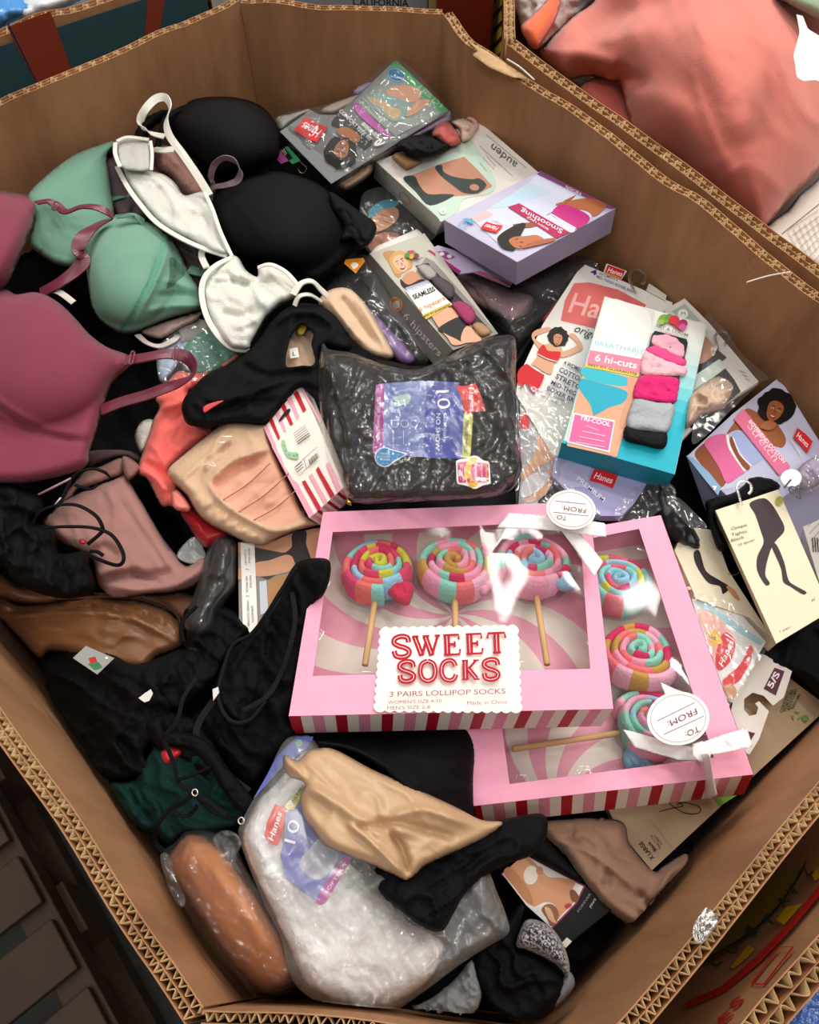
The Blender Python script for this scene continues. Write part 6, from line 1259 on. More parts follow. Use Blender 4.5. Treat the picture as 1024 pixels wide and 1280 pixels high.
# upper nude knickers
uk = surf('nude_knickers', [(398, 380), (405, 367), (420, 360), (437, 361), (452, 374), (466, 393), (480, 418), (492, 442), (486, 449), (468, 446), (446, 432), (430, 414), (416, 398)], M('#d3b396'), None, sp=3.2, z=.90, puff=(.024, 12), fold=[(.006, 14, 55, 3, 305)],
    cr=[([(425, 368), (445, 395), (470, 430)], 4, -.01), ([(410, 372), (432, 402), (455, 430)], 3, .006), ([(440, 366), (462, 398), (484, 438)], 3, .006)]); tag(uk, 'nude knickers with a scalloped edge above the clear sock bag', 'briefs')
# black briefs with the nude gusset peeking through
kb = thing('briefs', 'black cotton bikini briefs spread open, above the striped sock box', 'briefs', R(340, 470, .84))
surf('gusset_behind', [(350, 400), (372, 400), (398, 415), (402, 452), (380, 464), (350, 462)], M('#cdae93'), kb, sp=4, z=.893, fold=[(.003, 12, 70, 2, 306)], label='nude gusset')
a = Art(plane_tilt(372, 430, .904)); a.poly([(362, 436), (372, 434), (374, 446), (363, 448)], '#e9e6e0'); a.text('L', (366, 445), (370, 444), (-.5, -5), '#3a3a3a', .01); a.build('size_tag', kb); a = Art(plane_tilt(372, 430, .904)); a.blob([(372, 414), (378, 404), (384, 408), (378, 418)], '#d3c233'); a.build('yellow_sticker', kb)
hole = [(375, 404), (384, 408), (392, 417), (389, 430), (393, 440), (396, 450), (390, 457), (376, 458), (359, 459), (357, 445), (362, 425)]
surf('body', [(227, 512), (230, 498), (238, 488), (254, 471), (270, 462), (288, 454), (304, 442), (318, 428), (330, 412), (342, 396), (356, 384), (372, 379), (386, 379), (402, 383), (416, 392), (430, 410), (440, 434), (430, 440), (412, 436), (402, 440), (402, 462), (404, 488), (390, 488), (375, 485), (352, 508), (332, 530), (305, 529), (285, 529), (262, 536), (250, 534), (234, 530)], M('#09090b'), kb, sp=4, z=.918, puff=(.022, 12), holes=[hole], fold=[(.007, 22, 150, 3, 307)],
     cr=[([(340, 410), (362, 392), (395, 392), (420, 410)], 3, .008), ([(300, 455), (335, 470), (400, 462)], 5, -.008), ([(250, 500), (300, 495), (370, 470)], 4, .006), ([(262, 520), (300, 508), (350, 500)], 4, -.006), ([(240, 500), (255, 512), (262, 530)], 3, .006)])
a_ = surf('red_lining', q((372, 430), (400, 412), (470, 395), (440, 415), (400, 440), (375, 455)), M('#d0454a'), kb, sp=2.5, z=.929, th=.0008, label='red lining peeking from the leg hole')

# dusty rose shirt
q6 = Z(0, 570, 3.938)
dr = surf('rose_shirt', q6((215, 330), (260, 270), (320, 215), (440, 160), (540, 120), (612, 92), (640, 130), (700, 230), (800, 400), (870, 490), (920, 540), (985, 495), (1020, 510), (1020, 580), (960, 640), (860, 668), (720, 680), (600, 700), (540, 690), (480, 620), (450, 500), (300, 420)), M('#9d6f68'), None, sp=4, z=.865, puff=(.025, 14), fold=[(.006, 28, 60, 3, 311)],
    cr=[(q6((575, 200), (700, 380), (830, 570)), 2, -.004), (q6((480, 620), (600, 590), (760, 590), (850, 560)), 6, -.012), (q6((540, 640), (680, 660), (860, 640), (980, 560)), 5, .012), (q6((640, 560), (720, 600), (800, 630)), 4, -.01), (q6((450, 480), (520, 450), (590, 500)), 6, -.008), (q6((470, 590), (560, 560), (640, 545)), 5, .01)])
tag(dr, 'dusty rose shirt lying flat below the raspberry bra', 'shirt')
o = surf('rose_collar', q6((600, 8), (630, 5), (680, 40), (690, 70), (640, 118), (612, 92)), M('#8b5f58'), dr, sp=3, z=.87, puff=(.012, 6), label='darker inside of collar')
o = surf('rose_camisole', q6((390, 100), (430, 70), (500, 50), (600, 10), (610, 90), (540, 120), (460, 150), (380, 170), (350, 210), (300, 220)), M('#9b6c62'), None, sp=3.5, z=.855, puff=(.02, 10), fold=[(.006, 16, 150, 2, 312)]); tag(o, 'folded rose camisole edge right under the raspberry cup', 'camisole')
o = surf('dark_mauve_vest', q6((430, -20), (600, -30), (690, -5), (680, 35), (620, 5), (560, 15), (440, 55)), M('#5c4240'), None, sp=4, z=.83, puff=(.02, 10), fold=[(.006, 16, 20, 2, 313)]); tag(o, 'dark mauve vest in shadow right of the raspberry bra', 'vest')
o = surf('grey_wrapper', q6((870, 490), (930, 410), (970, 400), (1000, 450), (1010, 500), (940, 530)), M('#8f9391', 'gloss'), None, sp=3, z=.85, th=.0006, fold=[(.006, 9, 60, 2, 314)]); tag(o, 'silver grey wrapper corner beside the rose shirt sleeve', 'wrapper')
# black ruffled top with thin straps
rt = thing('camisole', 'black ruffled camisole with thin looping straps and a tiny red rose', 'camisole', R(50, 660, .82))
surf('body', q6((-200, 130), (0, 125), (60, 128), (120, 160), (200, 200), (215, 260), (170, 330), (230, 340), (275, 375), (285, 470), (330, 480), (430, 470), (440, 540), (470, 620), (460, 670), (400, 695), (290, 700), (150, 660), (50, 600), (10, 540), (-200, 520)), M('#0c0c0e'), rt, sp=3.6, z=.898, puff=(.03, 16), fold=[(.013, 15, 85, 2.2, 321), (.006, 8, 60, 2, 322)], cr=[(q6((0, 240), (120, 250), (230, 340)), 4, .01), (q6((10, 280), (20, 420), (60, 560)), 3, .008), (q6((290, 490), (320, 600), (330, 680)), 4, -.012)])
for pts in (((160, 330, .91), (200, 270, .92), (280, 240, .925), (380, 240, .925), (470, 290, .92), (505, 350, .915), (495, 380, .91), (430, 435, .905)), ((230, 350, .92), (330, 345, .93), (450, 350, .93), (540, 380, .925), (590, 440, .92), (610, 500, .918), (590, 535, .915), (540, 530, .912), (440, 490, .91)),
            ((350, 110, .93), (390, 75, .935), (460, 60, .935), (520, 80, .93), (545, 105, .92)), ((350, 110, .93), (320, 180, .925), (280, 250, .92)), ((370, 140, .91), (440, 160, .91), (480, 140, .905)), ((440, 465, .91), (480, 470, .908), (510, 490, .905))):
    ribbon('strap', [(*q6((x, y))[0], z, 25) for x, y, z in pts], 4.6, M('#0c0c0e', 'ribbon'), rt, th=.0014)
surf('rose_trim', q6((388, 412), (405, 406), (425, 415), (420, 432), (395, 432)), M('#b02030', 'satin'), rt, sp=1.4, z=.921, puff=(.004, 2), label='tiny red rose'); surf('leaf_trim', q6((362, 402), (372, 402), (382, 418), (368, 415)), M('#5f7a3a', 'satin'), rt, sp=1.4, z=.92, puff=(.002, 2), label='tiny green leaf')
tube('zip_edge', [(*q6((190, 190))[0], .925), (*q6((350, 110))[0], .93)], .0012, M('#a58088', 'gloss'), rt); tube('zip_edge', [(*q6((270, 240))[0], .922), (*q6((300, 205))[0], .925)], .0009, M('#c9c4c4', 'gloss'), rt)
# brown bra band
bn = thing('bra', 'caramel brown satin bralette along the left cardboard wall', 'bra', R(110, 780, .76))
q7 = Z(0, 560, 2.438)
surf('cup', q7((-60, 440), (0, 450), (60, 480), (150, 470), (260, 455), (350, 460), (450, 470), (540, 520), (560, 600), (480, 640), (440, 680), (340, 670), (260, 640), (160, 620), (120, 640), (60, 580), (0, 520), (-60, 480)), M('#7a4f2e', 'satin'), bn, sp=4, z=.835, ctrl=[(0, 760, .80), (100, 790, .84), (200, 790, .85), (150, 750, .85)], puff=(.03, 14), fold=[(.004, 20, 10, 3, 331)],
     cr=[(q7((0, 520), (100, 510), (230, 500), (400, 520), (540, 590)), 4, .010), (q7((0, 500), (100, 492), (230, 480), (400, 500)), 4, -.012), (q7((60, 560), (250, 540), (440, 570)), 12, .006)] + [(q7((230 + k * 42, 470 + k * 5), (250 + k * 42, 500 + k * 7)), 3, .006 * (-1) ** k) for k in range(8)])
surf('side_band', q7((-60, 370), (0, 385), (60, 420), (200, 450), (340, 440), (440, 440), (560, 480), (560, 520), (420, 470), (260, 462), (100, 475), (0, 455), (-60, 440)), M('#6b4528', 'satin'), bn, sp=4, z=.83, puff=(.02, 8), fold=[(.008, 12, 20, 3, 332)])
tube('elastic_edge', [(*q7((430, 455))[0], .868), (*q7((500, 480))[0], .868), (*q7((545, 520))[0], .865), (*q7((555, 590))[0], .86)], .0016, M('#2a1a12', 'cloth'), bn)
o = surf('brown_slip', q7((280, 440), (420, 450), (560, 440), (600, 470), (580, 540), (545, 520), (470, 470)), M('#6b4630', 'satin'), None, sp=4, z=.84, puff=(.02, 10)); tag(o, 'dark brown satin slip between the rose shirt and the black roll', 'slip')

# ================================================================== black heap, bags and cloths at the front
q = Z(200, 640, 4.655)
br = thing('stocking_roll', 'roll of black hosiery in shiny clear wrap beside the leg photo card', 'hosiery', R(265, 735, .84))
surf('black_roll', q((320, 150), (360, 130), (440, 170), (445, 300), (440, 420), (380, 520), (330, 590), (300, 680), (240, 720), (170, 700), (135, 640), (150, 590), (200, 480), (240, 350), (280, 230)), M('#09090b', 'cloth'), br, sp=3.6, z=.89, puff=(.045, 24), fold=[(.005, 14, 110, 4, 401)])
surf('film', q((310, 150), (360, 125), (450, 165), (452, 300), (445, 430), (385, 530), (335, 600), (305, 690), (240, 730), (165, 708), (128, 640), (145, 585), (195, 475), (235, 345), (275, 225)), FILM, br, sp=3, th=0, z=.898, puff=(.045, 22), fold=[(.007, 10, 115, 4, 402)])
# photo card with legs
lc = thing('hosiery_card', 'card with a photo of two crossed bare legs and a white text strip', 'card', R(340, 725, .84)); lp_ = plane_tilt(335, 730, .872, .02, 0)
c = np.array(q((455, 178), (760, 120), (945, 90), (960, 160), (960, 300), (760, 360), (640, 600), (540, 720), (460, 620))); slab('printed_card', lp_(c[:, 0], c[:, 1]), -lp_.n * .012, M('#8f8b86', 'print'), lc)
a = Art(lp_)
a.poly(q((550, 180), (770, 120), (930, 110), (880, 280), (800, 330), (700, 350), (630, 395), (550, 365), (550, 300)), '#4a4846')
a.blob(q((550, 185), (640, 175), (770, 125), (785, 150), (770, 200), (730, 235), (650, 225), (560, 205)), '#d29d7d'); a.blob(q((550, 300), (640, 280), (740, 248), (790, 280), (805, 330), (740, 350), (630, 372), (550, 368)), '#d29d7d')
a.blob(q((850, 110), (940, 100), (950, 200), (920, 270), (885, 275), (865, 230), (845, 160)), '#cf9a7a'); a.blob(q((770, 130), (850, 110), (850, 200), (880, 280), (850, 320), (800, 330), (770, 260), (730, 240), (768, 200)), '#3c3a39')
a.poly(q((625, 395), (750, 360), (700, 500), (640, 600), (625, 560)), '#b28459'); a.poly(q((578, 405), (620, 398), (630, 580), (585, 600)), '#c6cbd4')
a.poly(q((468, 180), (550, 182), (570, 690), (528, 712), (500, 660), (482, 655)), '#eeebe4')
for t, x0, y0, x1, y1 in (('SEAM FREE', 512, 210, 515, 300), ('COMFORT', 490, 220, 493, 310), ('NO DIG', 520, 370, 523, 440), ('NO PINCH', 498, 375, 501, 465), ('SMOOTH', 530, 545, 534, 640), ('UNDER CLOTHES', 506, 515, 510, 665)): a.text(t, q((x0, y0))[0], q((x1, y1))[0], (2.6, 0), '#3c3a38')
a.line(q((498, 332), (518, 334)), .5, '#3c3a38'); a.line(q((500, 488), (522, 490)), .5, '#3c3a38')
a.poly(q((455, 180), (468, 182), (470, 240), (456, 240)), '#c78d70'); a.poly(q((456, 330), (472, 325), (474, 390), (456, 395)), '#c78d70'); a.build('print', lc)

# black camisoles
q7 = Z(0, 560, 2.438)
def blk(name, label, catg, pts, z, seed, amp=.011, L=24, ang=60, sp=4, cr=(), kind='cloth', col='#09090b', puff=(.016, 9), ctrl=None, parent=None):
    o = surf(name, pts, M(col, kind), parent, sp=sp, z=z, ctrl=ctrl, puff=puff, fold=[(amp, L, ang, 2.6, seed), (amp * .4, L * .42, ang + 25, 2, seed + 3)], cr=cr)
    return tag(o, label, catg) if parent is None else o
c1 = blk('camisole', 'black camisole with lace edging slipped under the pink gift box corner', 'camisole', q7((905, 350), (960, 335), (1005, 345), (1005, 400), (985, 450), (945, 500), (925, 620), (900, 740), (880, 830), (900, 870), (820, 960), (760, 1040), (700, 980), (640, 900), (560, 850), (640, 760), (660, 690), (700, 620), (760, 570), (830, 480), (870, 400)), .90, 411, cr=[(q7((890, 420), (820, 520), (740, 620), (680, 720)), 3, .006), (q7((700, 620), (670, 740), (740, 830), (820, 760)), 4, .008), (q7((840, 540), (800, 700), (780, 800)), 6, -.01)],
     ctrl=[(395, 700, .945), (410, 720, .95), (360, 800, .905), (300, 880, .885), (330, 960, .875), (290, 800, .88)])
tube('lace_edge', [(*q7((905, 365))[0], .948), (*q7((860, 430))[0], .935), (*q7((810, 510))[0], .92), (*q7((765, 568))[0], .905), (*q7((710, 600))[0], .90), (*q7((680, 680))[0], .895), (*q7((665, 760))[0], .893), (*q7((700, 830))[0], .895), (*q7((760, 830))[0], .90), (*q7((810, 770))[0], .905)], .0022, M('#17171a', 'lace'), c1)
blk('camisole', 'black camisole bundled beside the hosiery roll', 'camisole', q7((560, 500), (620, 470), (700, 490), (750, 530), (765, 560), (700, 620), (660, 700), (600, 760), (540, 800), (480, 760), (460, 690), (540, 640), (570, 600)), .875, 421, .015, 20, 40)
blk('vest_top', 'black jersey vest with a clear plastic size tag near the left wall', 'vest', q7((125, 630), (200, 612), (330, 620), (400, 660), (480, 640), (560, 610), (600, 640), (560, 740), (500, 850), (440, 930), (480, 980), (400, 1010), (300, 1000), (240, 930), (200, 850), (150, 780), (140, 700)), None, 431, .014, 24, 30, ctrl=[(60, 820, .80), (150, 830, .86), (120, 960, .82), (200, 900, .865), (240, 830, .865)])
blk('shorts', 'black jersey shorts crumpled above the dark green cloth', 'shorts', q7((440, 840), (520, 800), (600, 830), (660, 900), (700, 980), (760, 1060), (740, 1120), (640, 1060), (560, 960), (480, 920)), .868, 441, .015, 18, 60)
st = thing('size_tag', 'clear plastic size tag with red and green marks on the black vest', 'tag', R(119, 825, .86)); sp_ = plane_tilt(119, 825, .884, .1, 0); c = np.array(q7((222, 640), (262, 603), (348, 640), (296, 690))); slab('plastic_tag', sp_(c[:, 0], c[:, 1]), -sp_.n * .001, M('#9a9d98', 'gloss'), st)
a = Art(sp_); a.poly(q7((270, 640), (290, 635), (298, 655), (276, 660)), '#b8322e'); a.poly(q7((268, 658), (300, 652), (312, 668), (290, 676)), '#3c7a4e'); a.ell(*q7((325, 640))[0], 2, 1.6, '#e9e9e4'); a.build('print', st)
for nm, pts, lb in (('white_label', ((422, 762), (440, 748), (460, 735), (466, 748), (455, 770), (440, 775)), 'small white care label between the black camisoles'), ('white_label', ((648, 735), (665, 728), (668, 745), (650, 770)), 'small white care label near the lace edge of the black camisole')):
    c = np.array(q7(*pts)); pl = plane_tilt(c[0][0], c[0][1], .905); o = slab(nm, pl(c[:, 0], c[:, 1]), np.array([0, 0, -.0008]), M('#d6d3cc', 'paper')); tag(o, lb, 'label')
for pts, w_ in ((((135, 640, .93), (128, 700, .925), (140, 745, .92), (170, 790, .905), (215, 800, .90)), 4.5), (((600, 700, .90), (560, 760, .90), (540, 830, .895), (500, 880, .89)), 5)):
    ribbon('strap', [(*(Z(200, 640, 4.655)((x, y))[0] if pts[0][0] == 135 else q7((x, y))[0]), z, 20) for x, y, z in pts], w_, M('#141416', 'ribbon'), c1, th=.0014)
ribbon('lace_trim', [(*q7((x, y))[0], z, 10) for x, y, z in ((650, 770, .897), (610, 830, .893), (600, 880, .892), (640, 930, .893), (700, 1000, .895), (760, 1045, .895))], 8, M('#1a1a1d', 'lace'), c1, th=.0014)
ribbon('lace_trim', [(*q7((x, y))[0], z, 10) for x, y, z in ((890, 440, .93), (900, 520, .93), (880, 620, .92), (850, 700, .91), (810, 760, .908), (740, 800, .905))], 6, M('#17171a', 'lace'), c1, th=.0014)
# dark green cloth
gq = surf('green_nightdress', q7((330, 1020), (400, 1010), (450, 930), (490, 900), (560, 920), (660, 950), (740, 1060), (740, 1140), (640, 1180), (560, 1180), (520, 1210), (470, 1180), (410, 1160), (350, 1090)), M('#11302c'), None, sp=4, ctrl=[(145, 985, .835), (200, 1010, .86), (290, 1030, .875), (230, 950, .87), (180, 1040, .85)], z=None, puff=(.025, 12), fold=[(.012, 22, 60, 2.5, 451)], cr=[(q7((350, 1020), (400, 1080), (420, 1150)), 3, .01), (q7((430, 1000), (400, 1060), (470, 1150)), 5, -.01)]); tag(gq, 'dark bottle green nightdress near the front left of the bin', 'nightdress')
o = surf('red_bow', q7((490, 930), (510, 915), (545, 915), (555, 930), (520, 960), (500, 958)), M('#cc1a2b', 'satin'), None, sp=2.2, z=.905, puff=(.012, 6)); tag(o, 'small bright red satin bow on the dark green nightdress', 'bow')
bt = thing('bralette', 'black lace bralette with fine straps and metal rings over the green nightdress', 'bralette', R(265, 975, .86))
surf('lace_band', q7((495, 880), (520, 865), (580, 870), (640, 900), (700, 980), (750, 1040), (770, 1080), (740, 1110), (690, 1060), (640, 980), (580, 920), (500, 905)), M('#09090b', 'lace'), bt, sp=3, z=.912, puff=(.012, 7), fold=[(.006, 9, 40, 2, 461)])
for pts, w_ in ((((500, 890, .918), (530, 960, .91), (545, 1020, .905), (590, 1050, .905), (640, 1100, .90), (700, 1125, .90), (735, 1130, .905)), 5), (((590, 1050, .908), (560, 1080, .905), (520, 1100, .90), (480, 1150, .895), (475, 1200, .885), (500, 1230, .88)), 6), (((600, 1060, .91), (640, 1080, .91), (690, 1120, .91)), 6), (((540, 1010, .906), (600, 990, .91), (640, 970, .915)), 4), (((560, 590, .93), (550, 560, .93), (560, 520, .93), (600, 480, .93)), 5), (((520, 1110, .90), (570, 1120, .90), (600, 1090, .905)), 5)):
    ribbon('strap', [(*q7((x, y))[0], z, 20) for x, y, z in pts], w_, M('#09090b', 'ribbon'), bt, th=.0014)
for x, y in ((594, 1050), (735, 1136)):
    cx, cy = q7((x, y))[0]; tube('ring', [(cx + 3.6 * math.cos(k * .785), cy + 4.2 * math.sin(k * .785), .914) for k in range(8)], .0007, M('#d9d3c8', 'metal'), bt, closed=True, n=3)

# tan shapewear pad in a bag
sh = thing('shapewear_pack', 'tan moulded shapewear cup in a shiny clear bag in the front left corner', 'shapewear', R(290, 1140, .86))
q8 = Z(180, 880, 1.969)
surf('tan_pad', q8((100, 318), (140, 318), (185, 350), (225, 400), (262, 450), (300, 505), (335, 560), (360, 620), (368, 660), (355, 690), (310, 708), (265, 690), (210, 630), (150, 545), (110, 480), (70, 420), (62, 375)), M('#cf8654', 'satin'), sh, sp=5, ctrl=[(235, 1050, .89), (270, 1150, .915), (340, 1220, .90), (300, 1120, .93)], z=None, puff=(.05, 34), cr=[(q8((120, 350), (230, 470), (340, 640)), 14, .008)])
surf('film', q8((40, 372), (75, 340), (105, 312), (160, 312), (215, 335), (250, 400), (290, 470), (330, 545), (365, 610), (385, 665), (372, 700), (310, 722), (255, 705), (190, 640), (130, 560), (90, 500), (55, 440)), FILM, sh, sp=3.2, th=0, ctrl=[(235, 1050, .905), (270, 1150, .93), (340, 1220, .915), (300, 1120, .945)], z=None, puff=(.05, 28), fold=[(.006, 13, 55, 3.5, 471), (.003, 6, 40, 3, 472)])
surf('bag_lip', q8((170, 340), (190, 312), (225, 318), (240, 345), (225, 380), (240, 420), (205, 380)), FILM, sh, sp=3, th=0, z=.955, fold=[(.01, 10, 60, 2, 473)])
surf('bag_lip', q8((40, 375), (62, 372), (80, 430), (102, 480), (90, 500), (60, 450)), FILM, sh, sp=3, th=0, z=.92, fold=[(.01, 8, 60, 2, 474)])

# white ankle socks in a bag
ws = thing('sock_bag', 'large clear bag of white socks with a blue and purple label at the front', 'bag', R(440, 1120, .86))
wz = [(320, 1000, .915), (400, 1100, .935), (450, 1220, .905), (560, 1180, .895), (600, 1110, .89), (370, 960, .905)]
surf('white_socks', q8((330, 190), (395, 110), (420, 150), (500, 300), (560, 430), (640, 530), (700, 560), (740, 600), (700, 680), (620, 730), (540, 745), (450, 720), (395, 680), (350, 590), (300, 480), (262, 400), (243, 320), (280, 240)), M('#fbfaf8', 'knit'), ws, sp=5, ctrl=wz, z=None, puff=(.045, 24), fold=[(.008, 30, 55, 3, 481), (.004, 7, 60, 6, 482)])
surf('film', q8((388, 78), (345, 92), (300, 180), (240, 290), (235, 330), (262, 410), (300, 500), (335, 570), (352, 640), (372, 690), (420, 730), (480, 755), (560, 777), (620, 755), (700, 700), (780, 640), (850, 595), (897, 565), (895, 530), (872, 470), (830, 395), (740, 480), (600, 400), (480, 200), (420, 90)), HAZED, ws, sp=3.6, th=0,
     ctrl=[(a_, b_, c_ + .022) for a_, b_, c_ in wz], z=None, puff=(.03, 18), fold=[(.008, 36, 130, 3, 483), (.008, 15, 60, 3, 484), (.003, 7, 110, 3, 485)])
wl_ = Sheet(height(smo(q8((200, 60), (900, 60), (900, 780), (200, 780))), ctrl=[(a_, b_, c_ + .012) for a_, b_, c_ in wz]))
a = Art(wl_, .001); a.kind = 'gloss'
a.poly(q8((378, 80), (418, 80), (400, 110), (345, 150), (300, 200), (268, 235), (300, 180), (330, 125)), '#4a56a0'); a.blob(q8((372, 95), (385, 85), (390, 100), (378, 105)), '#5fae7a')
a.poly(q8((395, 205), (420, 250), (480, 330), (515, 375), (480, 430), (440, 493), (400, 470), (350, 430), (335, 370), (345, 340), (350, 260)), '#6f79b8'); a.blob(q8((370, 360), (420, 330), (480, 370), (440, 430), (400, 420)), '#a9a9bb')
a.poly(q8((395, 205), (450, 270), (500, 350), (430, 330), (370, 400), (345, 345), (355, 262)), '#545fae')
a.poly(q8((345, 252), (372, 222), (390, 198), (398, 208), (370, 260), (355, 262)), '#d7c42f'); a.text('VALUE', q8((360, 255))[0], q8((392, 208))[0], (-3, -2), '#4a4a30', .02)
a.poly(q8((323, 245), (350, 258), (345, 300), (330, 350), (312, 345), (295, 325), (303, 290)), '#d5281f'); a.text('Hanes', q8((318, 338))[0], q8((340, 268))[0], (-6.5, -2.5), '#ffffff', .006, .15)
a.text('10', q8((372, 345))[0], q8((385, 290))[0], (-14, -4), '#eef0f8', -.004)
a.poly(q8((423, 488), (440, 450), (490, 378), (514, 372), (500, 400), (445, 494), (430, 495)), '#b02f95'); a.text('SOFTER T', q8((450, 468))[0], q8((502, 392))[0], (-3.4, -2.2), '#f3e4f0', .006); a.build('label', ws)
# black top and beige band lying over the bag
bz = [(355, 950, .955), (464, 960, .96), (560, 1010, .962), (505, 1095, .965), (430, 1050, .97), (620, 1030, .93)]
bt2 = blk('stretch_garment', 'black stretch top with piping, beneath the lower edge of the SWEET SOCKS box', 'top', q8((405, 60), (470, 60), (600, 50), (800, 45), (810, 200), (815, 300), (770, 280), (690, 250), (600, 170), (540, 130), (480, 108), (425, 108)), None, 491, .006, 26, 20, ctrl=[(395, 915, .865), (580, 910, .86), (590, 1020, .875), (464, 955, .935), (520, 960, .935), (480, 920, .86)], puff=(.012, 8))
tube('piping', [(*q8((430, 95))[0], .925), (*q8((520, 112))[0], .937), (*q8((620, 170))[0], .937), (*q8((700, 230))[0], .92), (*q8((800, 280))[0], .89)], .0014, M('#0c0c0e', 'cloth'), bt2)
bt3 = blk('black_leggings', 'black leggings hem spread over the front sock bag beneath the beige band', 'leggings', q8((480, 370), (470, 300), (600, 260), (740, 290), (800, 300), (880, 285), (980, 270), (992, 320), (960, 370), (880, 400), (800, 455), (760, 520), (735, 558), (690, 552), (620, 500), (570, 460), (540, 420)), None, 495, .010, 24, 150, ctrl=[(420, 1070, .935), (450, 1040, .925), (520, 1120, .948), (560, 1160, .94), (600, 1080, .925), (680, 1030, .90)], cr=[(q8((700, 470), (760, 430), (830, 380)), 5, -.01), (q8((700, 460), (720, 500), (730, 545)), 4, .008)])
be = surf('beige_band', q8((342, 130), (352, 126), (378, 140), (400, 118), (425, 110), (470, 112), (560, 160), (640, 195), (760, 250), (830, 285), (882, 290), (870, 310), (820, 340), (730, 380), (690, 400), (665, 425), (645, 436), (630, 430), (560, 395), (500, 372), (450, 350), (415, 310), (390, 270), (385, 225), (395, 195), (360, 180), (345, 160)), M('#c39f7a', 'satin'), None, sp=3.4, ctrl=bz, z=None, puff=(.022, 12), fold=[(.006, 26, 40, 3, 501)],
    cr=[(q8((390, 200), (470, 240), (560, 300), (680, 310)), 8, .010), (q8((520, 300), (600, 310), (640, 370), (648, 425)), 5, -.014), (q8((560, 290), (650, 300), (770, 330)), 6, -.012), (q8((500, 290), (560, 340), (640, 420)), 4, .010), (q8((600, 280), (690, 260), (800, 300)), 6, .008), (q8((350, 135), (380, 165), (400, 200)), 4, .006)])
tag(be, 'shiny beige stretch band folded over the front sock bag', 'shapewear')

# bottom right: taupe, black photo box, heather sock
q9 = Z(620, 1030, 3.938)
ta = surf('taupe_leggings', q9((235, 60), (250, -20), (600, -20), (660, 100), (770, 230), (820, 210), (900, 160), (945, 150), (968, 235), (900, 315), (800, 410), (770, 470), (690, 506), (640, 490), (520, 400), (460, 330), (400, 250), (330, 150)), M('#8b6a55'), None, sp=4, z=.825, puff=(.028, 14), fold=[(.006, 26, 40, 3, 511)],
    cr=[(q9((380, 0), (370, 90), (420, 100)), 3, -.008), (q9((280, 80), (420, 120), (560, 210), (690, 320)), 3, .006), (q9((545, 220), (550, 270), (540, 320)), 5, -.008), (q9((700, 330), (740, 400), (780, 400)), 5, -.012), (q9((740, 405), (820, 350), (960, 240)), 5, -.014), (q9((720, 360), (740, 412), (900, 180)), 4, .01), (q9((780, 440), (860, 370), (960, 260)), 4, .01)])
tag(ta, 'taupe stretch leggings spilling toward the front right wall', 'leggings')
pbx = thing('photo_box', 'flat black box with a glossy photo of a woman leaning back, front right', 'box', R(700, 1120, .76)); pbp = plane_tilt(690, 1115, .815, .02, .05)
c = np.array(q9((22, 245), (146, 148), (440, 300), (575, 420), (325, 622), (272, 522))); slab('carton', pbp(c[:, 0], c[:, 1]), -pbp.n * .03, M('#0c0c0e', 'print'), pbx, bevel=.0007)
a = Art(pbp); a.poly(q9((25, 245), (146, 150), (440, 305), (400, 390), (275, 520)), '#8c2a56'); a.poly(q9((32, 245), (146, 155), (430, 308), (395, 385), (273, 510), (150, 400)), '#d9d4d0')
a.blob(q9((60, 225), (120, 170), (160, 165), (220, 220), (260, 260), (330, 265), (390, 285), (375, 330), (385, 380), (330, 440), (300, 470), (290, 400), (240, 385), (180, 405), (130, 330), (70, 260)), '#c68f6a'); a.blob(q9((38, 240), (75, 215), (160, 320), (185, 395), (150, 385), (90, 310)), '#b27a56')
a.ell(*q9((172, 252))[0], 9, 12, '#d8d0c0', 10); a.ell(*q9((215, 230))[0], 4.5, 5, '#b97f5e')
a.blob(q9((225, 420), (250, 395), (285, 400), (310, 440), (295, 490), (270, 500), (250, 460)), '#8a5a3c'); a.blob(q9((240, 410), (270, 420), (290, 470), (300, 490), (262, 470)), '#c9a183'); a.blob(q9((365, 330), (385, 325), (410, 360), (395, 385), (372, 370)), '#7a4a32'); a.blob(q9((340, 400), (360, 390), (375, 400), (350, 415)), '#b0343c')
a.text('FOREVER', q9((408, 435))[0], q9((470, 345))[0], (-2.2, -1.6), '#8f8a88'); a.text('yours', q9((465, 415))[0], q9((495, 370))[0], (-3, -2), '#d6d2ce', 0, .3)
a.poly(q9((320, 590), (350, 558), (374, 578), (345, 610)), '#ded8cc'); a.build('print', pbx)
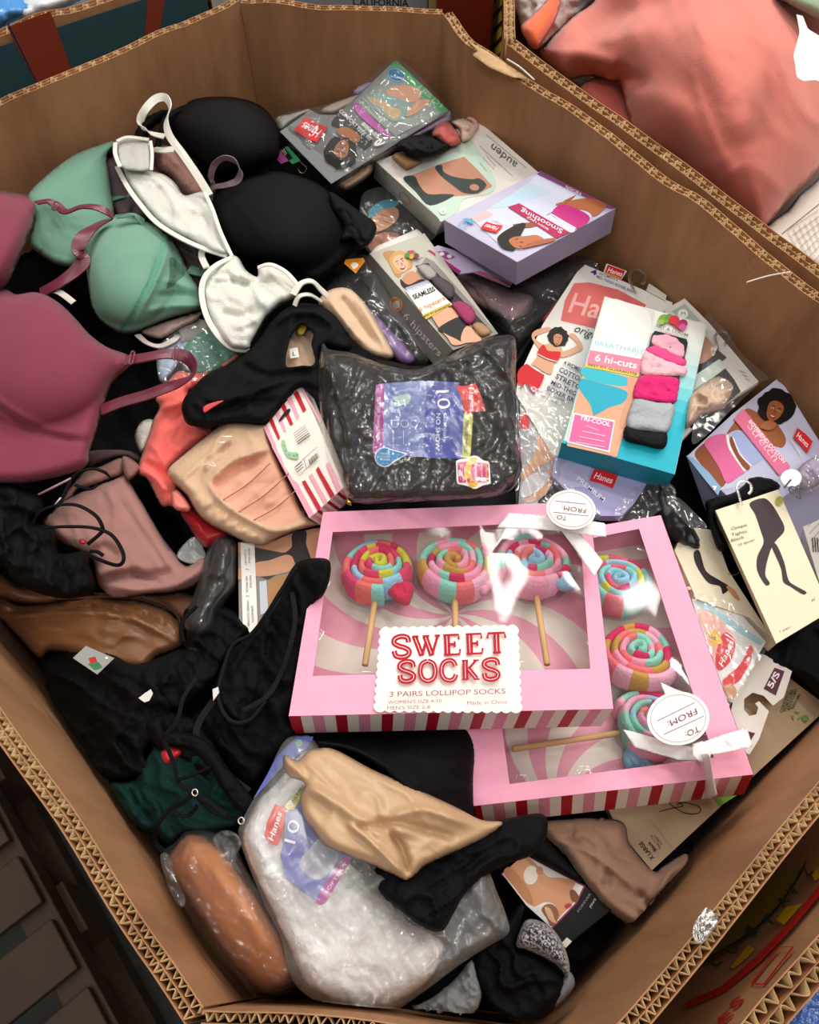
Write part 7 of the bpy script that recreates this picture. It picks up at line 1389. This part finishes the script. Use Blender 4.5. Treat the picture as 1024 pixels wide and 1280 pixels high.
o = blk('black_stocking', 'black stocking strip lying between the beige band and the black photo box', 'stocking', q9((-60, 40), (40, 60), (150, 60), (235, 60), (300, 130), (380, 220), (430, 290), (330, 250), (200, 180), (146, 140), (60, 200), (0, 240), (-60, 200)), .832, 521, .007, 20, 40)
hs = surf('heather_sock', [(644, 1182), (650, 1160), (658, 1150), (672, 1150), (690, 1160), (704, 1180), (712, 1205), (710, 1224), (696, 1208), (676, 1196), (658, 1188)], M('#57565c', 'plush'), None, sp=3, z=.865, puff=(.03, 16), fold=[(.004, 8, 40, 2, 531)]); tag(hs, 'heather grey fluffy sock toe in the front right corner', 'sock')
# speckle on the heather sock
m_ = hs.data.materials[0].copy(); hs.data.materials[0] = m_; nt = m_.node_tree; vz = nt.nodes.new('ShaderNodeTexNoise'); vz.inputs['Scale'].default_value = 420; vz.inputs['Detail'].default_value = 4; rp_ = nt.nodes.new('ShaderNodeValToRGB'); rp_.color_ramp.elements[0].position = .45; rp_.color_ramp.elements[1].position = .58; rp_.color_ramp.elements[0].color = lin('#1d1d20'); rp_.color_ramp.elements[1].color = lin('#a9a8ac')
tcn = nt.nodes.new('ShaderNodeTexCoord'); nt.links.new(tcn.outputs['Object'], vz.inputs['Vector']); nt.links.new(vz.outputs['Fac'], rp_.inputs[0]); nt.links.new(rp_.outputs[0], nt.nodes['Principled BSDF'].inputs['Base Color'])
blk('black_sock', 'thick black sock in the front right corner below the heather sock', 'sock', [(592, 1200), (612, 1170), (640, 1140), (655, 1130), (650, 1160), (646, 1185), (664, 1192), (690, 1206), (706, 1222), (702, 1245), (684, 1270), (650, 1278), (618, 1262), (598, 1232)], .85, 541, .012, 24, 40)
o = surf('grey_toe', [(700, 1226), (712, 1214), (719, 1230), (708, 1248), (690, 1262), (694, 1244)], M('#77767a', 'knit'), None, sp=3, z=.845, puff=(.015, 8)); tag(o, 'light grey sock toe at the front wall', 'sock')
o = surf('grey_scarf', [(515, 1262), (540, 1246), (570, 1222), (590, 1200), (600, 1222), (602, 1250), (586, 1272), (550, 1276)], M('#8a8c90', 'cloth'), None, sp=3, z=.85, puff=(.02, 10), fold=[(.014, 10, 50, 2.5, 551)]); tag(o, 'crumpled grey jersey scarf at the front wall beside the black sock', 'scarf')
